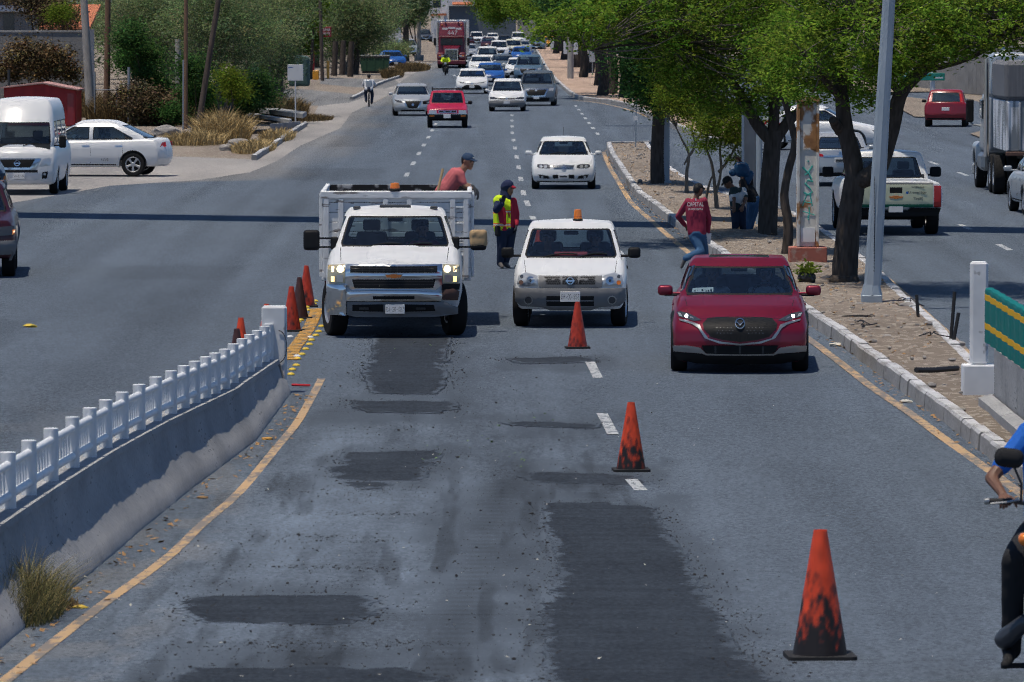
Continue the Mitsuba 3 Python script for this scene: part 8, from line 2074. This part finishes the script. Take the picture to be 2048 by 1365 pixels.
def person(key, J, skin='skin', shirt='shirt_red', sleeve='long', legs='jeans_dark', shoes='shoe_grey', hair='hair_black', hat=None, ref=0.032, belly=0.0, s=1.0, gloves=None, hands=None, face=True, cuff=0.0):
    """J: joints; l and r are the picture's left and right"""
    hc, fwd = J['head'], J['look']
    B_, feat, P = head_parts(hc, fwd, J.get('up', (0, 0, 1)), s)
    neck = J['neck']; ch = J['chest']; pe = J['pelvis']
    arms, up_arm, leg, hnd = [], [], [], []
    for q in 'lr':
        if 'sh' + q in J:
            up_arm.append((J['sh' + q], 0.055 * s, J['el' + q], 0.043 * s)); arms.append((J['el' + q], 0.041 * s, J['wr' + q], 0.027 * s))
            hd = (hands or {}).get(q, (J['wr' + q] - J['el' + q], V3(0, -0.3, -1), 0.5, 1))
            hnd += hand_bones(J['wr' + q], hd[0], hd[1], hd[2], s, hd[3])
        if 'hp' + q in J:
            leg += [(J['hp' + q], 0.088 * s, J['kn' + q], 0.058 * s), (J['kn' + q], 0.058 * s, J['an' + q], 0.040 * s)]
    shm = [J[q] for q in ('shl', 'shr') if q in J]
    torso = [(sh, 0.062 * s, ch, 0.105 * s) for sh in shm] + [(ch + (pe - ch) * 0.1, 0.118 * s, ch + (pe - ch) * 0.6, 0.115 * s), (ch + (pe - ch) * 0.5, 0.115 * s, pe, 0.118 * s)]
    if len(shm) == 2:
        ax = (shm[1] - shm[0]) * 0.32
        torso += [(ch - ax, 0.095 * s, pe - ax * 0.7, 0.10 * s), (ch + ax, 0.095 * s, pe + ax * 0.7, 0.10 * s)]
    if belly: torso.append((ch + (pe - ch) * 0.55 + J['belly'], 0.13 * s, pe + J['belly'] * 0.8, 0.12 * s))
    if 'toel' in J or 'toer' in J:
        feet = [(J['an' + q], 0.040 * s, J['an' + q] + (J['toe' + q] - J['an' + q]) * 0.12, 0.040 * s) for q in 'lr' if 'toe' + q in J]
    else: feet = []
    part(key, 'body', flesh(B_ + [(hc + (neck - hc) * 0.3, 0.055 * s, neck, 0.058 * s), (neck, 0.058 * s, ch, 0.10 * s)] + torso + up_arm + arms + leg + feet + ([] if gloves else hnd), ref * 0.9 if not gloves else ref, 5), skin, smooth=True)
    if gloves: part(key, 'gloves', flesh(hnd + [(J['wr' + q] - (J['wr' + q] - J['el' + q]) * 0.12, 0.032 * s, J['wr' + q], 0.030 * s) for q in 'lr' if 'wr' + q in J], 0.02, 3, 0.003), gloves, smooth=True)
    if shirt:
        b = list(torso) + [(neck + (ch - neck) * 0.35, 0.07 * s, ch, 0.11 * s)]
        if sleeve != 'none': b += up_arm if sleeve == 'long' else [(a, ra, a + (c - a) * 0.72, rb * 1.12) for a, ra, c, rb in up_arm]
        if sleeve == 'long': b += [(a, ra, c - (c - a) * 0.08, rb * 1.12) for a, ra, c, rb in arms]
        m = flesh(b, ref, 5, 0.016 * s)
        m.vertices += 0.010 * (meshkit.fbm(m.vertices * [9, 9, 14], 3, 5)[:, None] - 0.5) * m.vertex_normals
        part(key, 'shirt', m, shirt, smooth=True)
    if leg:
        m = flesh(leg + [(pe, 0.122 * s, J[q], 0.09 * s) for q in ('hpl', 'hpr') if q in J], ref, 5, 0.024 * s)
        m.vertices += 0.010 * (meshkit.fbm(m.vertices * [10, 10, 16], 3, 6)[:, None] - 0.5) * m.vertex_normals
        part(key, 'trousers', m, legs, smooth=True)
    for q in 'lr':
        if 'toe' + q in J:
            a, t = J['an' + q], J['toe' + q]; d = t - a; heel = a + V3(0, 0, -0.035 * s) - d * 0.25 if abs(d[2]) < 0.12 else a - d * 0.12
            part(key, 'shoe', flesh([(heel, 0.040 * s, t, 0.030 * s), (a, 0.042 * s, a + d * 0.45, 0.040 * s)], 0.025, 3), shoes, smooth=True)
    if face:
        for c_, r_ in feat['eye']: part(key, 'eye', xf(trimesh.creation.icosphere(1, radius=r_), c_), 'hair_black', smooth=True)
        part(key, 'mouth', tube(feat['mouth'], 0.006 * s, 5), 'rust_brown')
        for a, b in feat['brow']: part(key, 'eyebrow', tube([a, (a + b) / 2 + [0, 0, 0.004], b], 0.006 * s, 5), 'hair_black')
    if hair:
        hb = [(P(-0.035, 0.045, 0), 0.088 * s, P(0.005, 0.058, 0), 0.082 * s), (P(-0.05, -0.01, 0), 0.066 * s, P(-0.04, 0.05, 0), 0.08 * s)]
        part(key, 'hair', flesh(hb, 0.03, 3), hair, smooth=True)
    if hat:
        hb = [(P(-0.025, 0.060, 0), 0.088 * s, P(0.015, 0.062, 0), 0.086 * s)]
        cap = tm(man(flesh(hb, 0.03, 3)))
        part(key, 'cap', cap, hat, smooth=True)
        part(key, 'cap_peak', flesh([(P(0.07, 0.055, -0.045), 0.010, P(0.15, 0.040, -0.03), 0.008), (P(0.07, 0.055, 0.045), 0.010, P(0.15, 0.040, 0.03), 0.008), (P(0.07, 0.060, 0), 0.012, P(0.165, 0.042, 0), 0.008), (P(0.15, 0.040, -0.03), .008, P(0.15, 0.04, 0.03), .008), (P(0.11, 0.05, -0.04), .009, P(0.11, 0.05, 0.04), .009)], 0.02, 2), hat, smooth=True)
    return P


def W(px, py, d): return at(px, py, d)


# ---- flagger in the lime vest between the two white trucks
d0 = 110.0
k = thing('person', 'man in lime safety vest, red shirt and navy hood standing between the two white trucks', 'person')
fl = V3(0.75, -0.62, -0.05)
J = dict(head=W(1017, 379, d0), look=fl, neck=W(1013, 398, d0), chest=W(1012, 414, d0), pelvis=W(1013, 458, d0), belly=V3(0.07, -0.03, -0.02), shl=W(998, 402, d0 - 0.10), shr=W(1026, 403, d0 + 0.14), ell=W(993, 420, d0 - 0.28), wrl=W(1004, 407, d0 - 0.40), elr=W(1033, 428, d0 + 0.15), wrr=W(1032, 452, d0 - 0.02),
         hpl=W(1004, 464, d0 - .05), hpr=W(1021, 464, d0 + .08), knl=W(1003, 498, d0 - 0.05), knr=W(1018, 498, d0 + 0.05), anl=W(1000, 527, d0), anr=W(1010, 527, d0 + 0.15), toel=W(1005, 534, d0 - 0.22), toer=W(1018, 534, d0 - .1))
person(k, J, 'skin', 'shirt_red', 'long', 'jeans_dark', 'shoe_grey', None, None, gloves='glove_dark', hands={'l': (V3(0.3, -0.2, 1), V3(0.4, -1, 0), 0.25, 1), 'r': (V3(0, 0, -1), V3(-1, 0, 0), 0.5, 1)})
ves = flesh([(J['shl'], 0.06, J['chest'], 0.115), (J['shr'], 0.06, J['chest'], 0.11), (J['chest'] + [-0.07, 0, 0], 0.115, J['pelvis'] + [-0.07, 0, 0.02], 0.12), (J['chest'] + [0.02, 0.04, 0], 0.11, J['pelvis'] + [0.02, 0.04, 0.02], 0.12)], 0.03, 4, 0.052)
vest = man(ves) - box(J['chest'][0] + 0.085, 9, d0 - 1.5, d0 + 1.5, 0, 3)
part(k, 'vest', tm(vest), 'vest_lime', smooth=40)
for z0 in (0.02, -0.22):
    zc = J['chest'][2] - 0.14 + z0
    bnd = man(ves) - box(J['chest'][0] + 0.085, 9, d0 - 1.5, d0 + 1.5, 0, 3)
    for o, m in ((0.0, 'vest_orange'), (0.022, 'vest_silver'), (0.044, 'vest_orange')):
        sl = tm(man(ves).trim_by_plane([0, 0, 1.0], zc + o).trim_by_plane([0, 0, -1.0], -(zc + o + 0.021)))
        sl.vertices[:, :2] = (sl.vertices[:, :2] - J['chest'][:2]) * 1.02 + J['chest'][:2]
        sl = tm(man(sl) - box(J['chest'][0] + 0.085, 9, d0 - 1.5, d0 + 1.5, 0, 3)) if man(sl).num_tri() else sl
        part(k, 'vest_stripe', sl, m, smooth=40)
for q in 'l': part(k, 'sleeve', flesh([(J['shl'] + (J['ell'] - J['shl']) * 0.05, 0.055, J['ell'], 0.046), (J['ell'], 0.046, J['wrl'] - (J['wrl'] - J['ell']) * 0.1, 0.034)], 0.03, 3, 0.024), 'hood_navy', smooth=True)
hc = J['head']; f_ = fl / np.linalg.norm(fl)
hood = man(flesh([(hc + [-0.03, 0.02, 0.04], 0.118, hc + [-0.01, 0, 0.07], 0.11), (hc + [-0.05, 0.03, -0.04], 0.10, J['neck'] + [-0.02, 0.01, -0.01], 0.105)], 0.03, 4)) - m3.Manifold.sphere(0.088, 24).translate(list(map(float, hc + f_ * 0.085 + [0, 0, -0.02])))
part(k, 'hood', tm(hood), 'hood_navy', smooth=40)
part(k, 'cap_peak', flesh([(hc + f_ * 0.075 + [0, 0, 0.052], 0.03, hc + f_ * 0.15 + [0, 0, 0.042], 0.022)], 0.02, 2), 'shirt_red', smooth=True)
part(k, 'hip_pouch', xf(tm(man(rgrid(0.06, 0.07, 0.10, 0.04, 1, 1, 2))), W(996, 462, d0 - 0.1)), 'cloth_black', smooth=True)
# ---- worker leaning over the side of the truck bed
d0 = 92.5
k = thing('person', 'man in pink shirt and navy cap leaning over the side of the truck bed', 'person')
J = dict(head=W(936, 325, d0), look=V3(0.75, -0.62, -0.12), neck=W(924, 342, d0), chest=W(912, 352, d0), pelvis=W(884, 392, d0 + .05), shl=W(908, 345, d0 + 0.2), shr=W(920, 350, d0 - 0.2), ell=W(922, 366, d0 + .32), wrl=W(946, 374, d0 + .25), elr=W(928, 372, d0 - 0.24), wrr=W(949, 380, d0 - 0.26), hpl=W(878, 398, d0 + 0.12), hpr=W(884, 398, d0 - 0.1), knl=W(882, 450, d0 + 0.1), knr=W(888, 450, d0 - 0.15), anl=W(880, 500, d0 + 0.1), anr=W(886, 500, d0 - .1))
J['anl'][2] = J['anr'][2] = 1.3; J['knl'][2] = J['knr'][2] = 1.62
person(k, J, 'skin', 'shirt_pink', 'short', 'jeans_dark', 'shoe_grey', 'hair_black', 'cap_navy', gloves='glove_dark', belly=1, hands={'r': (V3(0.55, -0.1, -0.75), V3(-0.7, 0, -0.6), 0.55, 1), 'l': (V3(0.7, -0.1, -0.6), V3(-0.6, 0, -0.7), 0.5, -1)}) if J.setdefault('belly', V3(-0.03, -0.05, -0.03)) is not None else None
P_ = head_parts(J['head'], J['look'])[2]
part(k, 'cap_lettering', xf(box(-0.035, 0.035, -0.004, 0.004, -0.008, 0.008), P_(0.098, 0.085, 0.01), rz=-0.9), 'plate_white')
# ---- runner with CAPITAL on his back
d0 = 109.0
k = thing('person', 'man in maroon shirt and blue jeans running onto the median above the red crossover', 'person')
J = dict(head=W(1397, 381, d0), look=V3(0.75, 0.66, -0.08), neck=W(1392, 396, d0), chest=W(1391, 414, d0), pelvis=W(1394, 466, d0), shl=W(1376, 404, d0), shr=W(1408, 402, d0 - 0.04), ell=W(1356, 434, d0 + 0.12), wrl=W(1371, 452, d0 + 0.36), elr=W(1418, 438, d0 + 0.05), wrr=W(1415, 470, d0 + 0.16),
         hpl=W(1388, 472, d0), hpr=W(1402, 472, d0), knl=W(1402, 503, d0 - 0.10), anl=W(1371, 517, d0 - 0.42), toel=W(1363, 535, d0 - 0.40), knr=W(1410, 508, d0 + 0.25), anr=W(1409, 546, d0 + 0.15), toer=W(1415, 555, d0 + .36))
person(k, J, 'skin_dark', 'shirt_maroon', 'long', 'jeans_blue', 'shoe_grey', 'hair_black', 'cloth_black', s=0.9, hands={'r': (V3(0.05, 0.1, -1), V3(-1, 0.2, 0), 0.9, 1)})
u = J['shr'] - J['shl']; ang = math.atan2(u[1], u[0])
for tx_, h_, w_, dz in (('CAPITAL', 0.070, 0.30, -0.045), ('DE PORTISTAS', 0.036, 0.27, -0.115)):
    t = meshkit.text_mesh(tx_, h_, 0.004, bold=True); t.vertices[:, 0] -= t.bounds[0, 0]; t.vertices[:, 0] *= w_ / t.bounds[1, 0]; t.vertices[:, 0] -= w_ / 2
    t = t.subdivide(); t = xf(t, rx=math.pi / 2); t.vertices[:, 1] += 0.5 * t.vertices[:, 0] ** 2
    part(k, 'shirt_lettering', xf(t, J['chest'] + [-0.005, -0.150, dz + 0.06]), 'shirt_back', smooth=False)
part(k, 'shirt_mark', xf(box(-0.012, 0.012, -0.003, 0.003, -0.02, 0.02), J['chest'] + [0.0, -0.148, 0.135]), 'shirt_back')
single('notepad', xf(box(-0.055, 0.055, -0.008, 0.008, -0.14, 0.06, 0.004), W(1417, 473, d0 + 0.12), rz=0.5, ry=0.12), 'cloth_white', 'white and blue notepad in the hand of the man in maroon', 'notepad')
# ---- two people under the tree
d0 = 124.7
k = thing('person', 'person in camouflage shirt and black cap looking down beside the upright dark tree', 'person')
J = dict(head=W(1456, 366, d0), look=V3(-0.75, -0.45, -0.55), neck=W(1466, 377, d0), chest=W(1474, 388, d0), pelvis=W(1476, 414, d0), shl=W(1466, 381, d0 - 0.12), shr=W(1486, 381, d0 + .08), ell=W(1468, 398, d0 - 0.25), wrl=W(1468, 411, d0 - 0.34), elr=W(1492, 398, d0 - 0.05), wrr=W(1486, 412, d0 - 0.25), hpl=W(1471, 419, d0), hpr=W(1482, 419, d0), knl=W(1471, 444, d0 - .05), knr=W(1484, 444, d0), anl=W(1471, 470, d0), anr=W(1487, 468, d0 + 0.1), toel=W(1462, 477, d0 - 0.1), toer=W(1480, 475, d0 - 0.02))
person(k, J, 'skin_dark', 'camo', 'short', 'jeans_dark', 'cloth_black', 'hair_black', 'cloth_black')
k = thing('person', 'person in black top and jeans bending behind the camouflage shirt beneath a raised blue bag', 'person')
d1 = 125.3
J = dict(head=W(1488, 370, d1 + .2), look=V3(-0.7, 0.3, -0.6), neck=W(1494, 376, d1), chest=W(1498, 384, d1), pelvis=W(1508, 402, d1), shl=W(1490, 379, d1 - 0.1), shr=W(1500, 374, d1 + .14), ell=W(1484, 355, d1 - .08), wrl=W(1478, 330, d1), elr=W(1500, 352, d1 + 0.1), wrr=W(1482, 324, d1 + .06), hpl=W(1505, 408, d1 - .06), hpr=W(1511, 408, d1 + .08), knl=W(1498, 440, d1), knr=W(1504, 438, d1 + 0.1), anl=W(1490, 470, d1), anr=W(1497, 468, d1 + .2), toel=W(1482, 474, d1 - 0.1), toer=W(1490, 472, d1 + 0.1))
person(k, J, 'skin_dark', 'cloth_black', 'short', 'jeans_blue', 'cloth_black', 'hair_black', None)
c = W(1484, 340, d1 - 0.05); V, F = rgrid(0.15, 0.09, 0.16, 0.08, 7, 3, 7); V = V * (0.8 + 0.45 * meshkit.fbm(V * 8 + 3, 3, 5))[:, None]; V[:, 0] += -0.25 * V[:, 2] * np.abs(V[:, 2]) * 4
bagm = cat(trimesh.Trimesh(V + c, F), xf(trimesh.Trimesh(V * [0.5, 0.6, 0.9], F), c + [0.14, 0, -0.16], ry=0.5), xf(trimesh.Trimesh(V * [0.7, 0.6, 0.45], F), c + [-0.16, 0, -0.05], ry=-0.5))
single('blue_bag', bagm, 'bag_blue', 'crumpled blue bag held up beside the square grey post', 'bag', smooth=True)
# ---- rider on a motorcycle cut off by the right edge
d0 = 38.5; gz = float(ramp_z(d0)); bx0 = 3.50
Q = lambda x, y, z: V3(bx0 + x, d0 + y, gz + z)
k = thing('person', 'rider in blue shirt with bare forearm gripping the handlebar at the right edge', 'person')
J = dict(head=Q(0.0, 0.30, 1.93), look=V3(0, -1, -0.1), neck=Q(0, 0.33, 1.76), chest=Q(0.04, 0.36, 1.52), pelvis=Q(0.04, 0.48, 0.98), shl=Q(-0.15, 0.32, 1.62), shr=Q(0.22, 0.30, 1.64), ell=Q(-0.405, 0.14, 1.335), wrl=Q(-0.345, -0.10, 1.245), elr=Q(0.405, 0.14, 1.335), wrr=Q(0.345, -0.10, 1.245),
         hpl=Q(-0.10, 0.42, 0.95), hpr=Q(0.10, 0.42, 0.95), knl=Q(-0.27, -0.02, 0.86), knr=Q(0.27, -0.02, 0.86), anl=Q(-0.27, 0.14, 0.22), anr=Q(0.24, 0.20, 0.24), toel=Q(-0.33, -0.10, 0.15), toer=Q(0.29, 0.0, 0.15))
for q in 'lr': J['kn' + q][2] = gz + 0.82
hd = lambda sx: (V3(-sx * 0.25, -0.75, -0.1), V3(0, -0.3, -1), 1.35, -1 if sx < 0 else 1)
person(k, J, 'skin_dark', 'cloth_blue', 'short', 'cloth_black', 'cloth_black', None, None, ref=0.026, hands={'l': (V3(0.05, -0.85, -0.2), V3(0, 0.1, -1), 1.3, -1), 'r': (V3(-0.05, -0.85, -0.2), V3(0, 0.1, -1), 1.3, 1)})
m = man(flesh([(J['head'] + [0, 0.01, 0.03], 0.135, J['head'] + [0, 0.0, -0.02], 0.13)], 0.03, 3)); part(k, 'helmet', tm(m), 'cloth_black', smooth=True)
k = thing('motorcycle', 'dark motorcycle with round black mirror cut off by the right edge', 'motorcycle')
part(k, 'handlebar', tube([Q(-0.46, -0.19, 1.215), Q(-0.30, -0.20, 1.215), Q(-0.12, -0.12, 1.18), Q(0.12, -0.12, 1.18), Q(0.30, -0.20, 1.215), Q(0.46, -0.19, 1.215)], 0.013, 8), 'dark_metal')
for sx in (-1, 1):
    part(k, 'grip', cyl(Q(sx * 0.30, -0.20, 1.215), Q(sx * 0.445, -0.19, 1.215), 0.019), 'black_rubber'); part(k, 'bar_end', cyl(Q(sx * 0.445, -0.19, 1.215), Q(sx * 0.475, -0.19, 1.215), 0.022), 'dull_chrome')
    part(k, 'mirror', xf(tm(man(rgrid(0.095, 0.055, 0.062, 0.054, 4, 2, 3))), Q(sx * 0.325, -0.28, 1.50), ry=-sx * 0.12), 'cloth_black', smooth=True); part(k, 'mirror_stem', tube([Q(sx * 0.24, -0.19, 1.21), Q(sx * 0.24, -0.22, 1.33), Q(sx * 0.30, -0.26, 1.46)], 0.008, 6), 'dark_metal')
    part(k, 'brake_lever', tube([Q(sx * 0.26, -0.22, 1.225), Q(sx * 0.34, -0.27, 1.215), Q(sx * 0.44, -0.255, 1.205)], 0.008, 6), 'dull_chrome')
    part(k, 'foot_peg', cyl(Q(sx * 0.12, 0.10, 0.125), Q(sx * 0.34, 0.10, 0.125), 0.018), 'black_rubber'); part(k, 'fork', cyl(Q(sx * 0.09, -0.28, 0.32), Q(sx * 0.08, -0.12, 1.15), 0.028), 'dull_chrome')
    part(k, 'turn_light', xf(tm(man(rgrid(0.045, 0.055, 0.04, 0.035, 1, 1, 1))), Q(sx * 0.22, -0.30, 0.98)), 'lens_amber', smooth=True); part(k, 'engine_guard', tm(man(flesh([(Q(sx * 0.20, -0.02, 0.42), 0.055, Q(sx * 0.32, 0.06, 0.30), 0.07)], 0.03, 3))), 'dark_paint', smooth=True)
part(k, 'tank', tm(man(flesh([(Q(0, -0.02, 0.93), 0.14, Q(0, 0.25, 0.88), 0.11)], 0.04, 4))), 'dark_paint', smooth=True); part(k, 'seat', tm(man(flesh([(Q(0, 0.3, 0.80), 0.10, Q(0, 0.9, 0.82), 0.10)], 0.05, 3))), 'black_rubber', smooth=True)
part(k, 'engine', xf(box(-0.17, 0.17, -0.05, 0.35, 0.28, 0.62, 0.05), Q(0, 0, 0)), 'dark_metal'); part(k, 'headlight', xf(tm(man(rgrid(0.10, 0.09, 0.10, 0.08, 2, 2, 2))), Q(0, -0.34, 1.02)), 'lens_clear', smooth=True)
for y in (-0.42, 0.88):
    W_ = wheel(0.30, 0.11, 'alloy'); t = T().translate(list(map(float, Q(0, y, 0.305)))); wk = part(k, 'wheel', None, None, holder=True); part(wk, 'tyre', W_[0], 'tyre', tw=t); part(wk, 'rim', W_[1], 'alloy', tw=t)
part(k, 'rear_frame', cat(tube([Q(-.1, 0.3, 0.7), Q(-.1, 0.9, .4)], 0.025), tube([Q(.1, 0.3, 0.7), Q(.1, 0.9, .4)], 0.025)), 'dark_metal')
# ---- cyclist seen from behind, and the motorcyclist before the red lorry
def two_wheeler(px, py, back, lab_p, lab_v, shirt, nm, hgt, helm, legs='jeans_dark', bag=None):
    b = G(px, py); S_ = -1 if back else 1
    q = lambda x, y, z: b + V3(x, S_ * y, z * hgt)
    k = thing('person', lab_p, 'person')
    J = dict(head=q(0, 0.05, 1.44), look=V3(0, -S_, 0), neck=q(0, 0.10, 1.30), chest=q(0, 0.16, 1.16), pelvis=q(0, 0.35, 0.86), shl=q(-0.19, 0.14, 1.23), shr=q(0.19, 0.14, 1.23), ell=q(-0.29, 0.0, 1.05), wrl=q(-0.25, -0.22, 0.98), elr=q(0.29, 0.0, 1.05), wrr=q(0.25, -0.22, 0.98), hpl=q(-0.1, 0.32, 0.84), hpr=q(0.1, 0.32, 0.84), knl=q(-0.17, 0.0, 0.66), knr=q(0.16, 0.05, 0.60), anl=q(-0.13, 0.15, 0.28), anr=q(0.13, 0.15, 0.20), toel=q(-0.14, 0.0, 0.22), toer=q(0.14, 0.0, 0.14))
    person(k, J, 'skin_dark', shirt, 'long', legs, 'cloth_black', 'hair_black', None if helm else None, ref=0.05, face=not back)
    if helm: part(k, 'helmet', tm(man(flesh([(J['head'] + [0, 0, 0.03], 0.13, J['head'], 0.125)], 0.04, 2))), helm, smooth=True)
    if bag: part(k, 'backpack', xf(tm(man(rgrid(0.15, 0.08, 0.20, 0.07, 2, 1, 2))), q(0, 0.36, 1.10)), bag, smooth=True)
    k = thing(nm, lab_v, nm)
    r = 0.33 if nm == 'bicycle' else 0.30; w = 0.045 if nm == 'bicycle' else 0.12
    for y in (-0.5, 0.55):
        ty = trimesh.creation.torus(r - w / 2, w / 2, 24, 8); wk = part(k, 'wheel', None, None, holder=True); part(wk, 'tyre', xf(ty, q(0, y, 0) + [0, 0, r], ry=math.pi / 2), 'tyre'); part(wk, 'hub', cyl(q(-.04, y, 0) + [0, 0, r], q(.04, y, 0) + [0, 0, r], 0.05), 'dull_chrome')
        part(wk, 'spokes', cat([tube([q(0, y, 0) + [0, 0, r], q(0, y, 0) + [0, (r - w) * math.cos(a), r + (r - w) * math.sin(a)]], 0.006, 4) for a in np.linspace(0, 2 * math.pi, 12, endpoint=False)]), 'dull_chrome')
    part(k, 'frame', cat(tube([q(0, -0.5, 0) + [0, 0, r], q(0, -0.32, 0.92)], 0.02), tube([q(0, -0.35, 0.8), q(0, 0.25, 0.78)], 0.02), tube([q(0, -0.34, 0.72), q(0, 0.1, 0.30)], 0.02), tube([q(0, 0.1, .30), q(0, 0.3, 0.8)], 0.02), tube([q(0, 0.1, 0.3), q(0, 0.55, 0) + [0, 0, r]], 0.02)), 'dark_paint')
    part(k, 'handlebar', tube([q(-0.28, -0.24, 0.96), q(0, -0.32, 0.94), q(0.28, -0.24, 0.96)], 0.015), 'dark_metal'); part(k, 'saddle', tm(man(flesh([(q(0, 0.22, 0.79), 0.04, q(0, 0.42, 0.80), 0.08)], 0.04, 2))), 'black_rubber', smooth=True)
    if nm == 'motorcycle': part(k, 'engine', xf(box(-0.14, 0.14, -0.2, 0.2, 0.25, 0.55, 0.04), b), 'dark_metal'); part(k, 'headlight', xf(trimesh.creation.icosphere(2, radius=0.09), q(0, -0.42, 0.86)), 'lens_clear', smooth=True)
two_wheeler(738, 214, True, 'cyclist in white shirt with grey backpack riding away along the left edge of the road', 'bicycle ridden away along the left edge of the road', 'cloth_white', 'bicycle', 1.0, None, bag='silver_paint')
two_wheeler(891, 151, False, 'motorcyclist in yellow jacket riding in front of the red lorry', 'motorcycle ridden in front of the red lorry', 'vest_lime', 'motorcycle', 0.95, 'dark_paint', legs='cloth_black')
# ---- people sitting in the vehicles
def seated(base, x, y, zb, label, shirt, hair, sc=1.0, wheel_=False):
    k = thing('person', label, 'person', None)
    q = lambda a, b, c: local(base, (x + a, y + b, zb + c))
    J = dict(head=q(0, 0.10, 0.225), look=np.array(base.matrix)[:3, :3] @ V3(0, -1, -0.05), neck=q(0, 0.14, 0.07), chest=q(0, 0.14, -0.07), pelvis=q(0, 0.12, -0.36), shl=q(-0.18, 0.13, 0.0), shr=q(0.18, 0.13, 0.0), ell=q(-0.22, -0.05, -0.20), wrl=q(-0.15, -0.24, -0.10 if wheel_ else -0.22), elr=q(0.22, -0.05, -0.20), wrr=q(0.15, -0.24, -0.06 if wheel_ else -0.22))
    person(k, J, 'skin', shirt, 'short', 'jeans_dark', hair=hair, ref=0.045)
seated(MAZ, 0.36, 2.32, 0.955, 'driver of the dark red crossover seen through its windscreen', 'cloth_white', 'hair_black', wheel_=True)
seated(MAZ, -0.36, 2.32, 0.955, 'passenger with fair hair in the dark red crossover', 'cloth_white', 'hair_fair')
seated(PICK, 0.36, 2.30, 0.985, 'driver in a pale top behind the wheel of the white pickup with grey bumper', 'shirt_pink', 'hair_black', wheel_=True)
seated(PICK, -0.36, 2.30, 0.985, 'passenger in dark clothes in the white pickup with grey bumper', 'cloth_black', 'hair_black')
seated(TRUCK, 0.40, 2.55, 1.24, 'driver of the white stake-bed truck', 'shirt_maroon', 'hair_black', wheel_=True)
seated(BORA_B, 0.34, 2.30, 0.86, 'driver of the lone white saloon by the median tip', 'cloth_black', 'hair_black', wheel_=True)
seated(BORA_B, -0.34, 2.30, 0.86, 'passenger of the lone white saloon by the median tip', 'cloth_black', 'hair_black')
seated(REDP, 0.36, 2.05, 0.95, 'driver of the bright red old pickup', 'cloth_black', 'hair_black', wheel_=True)
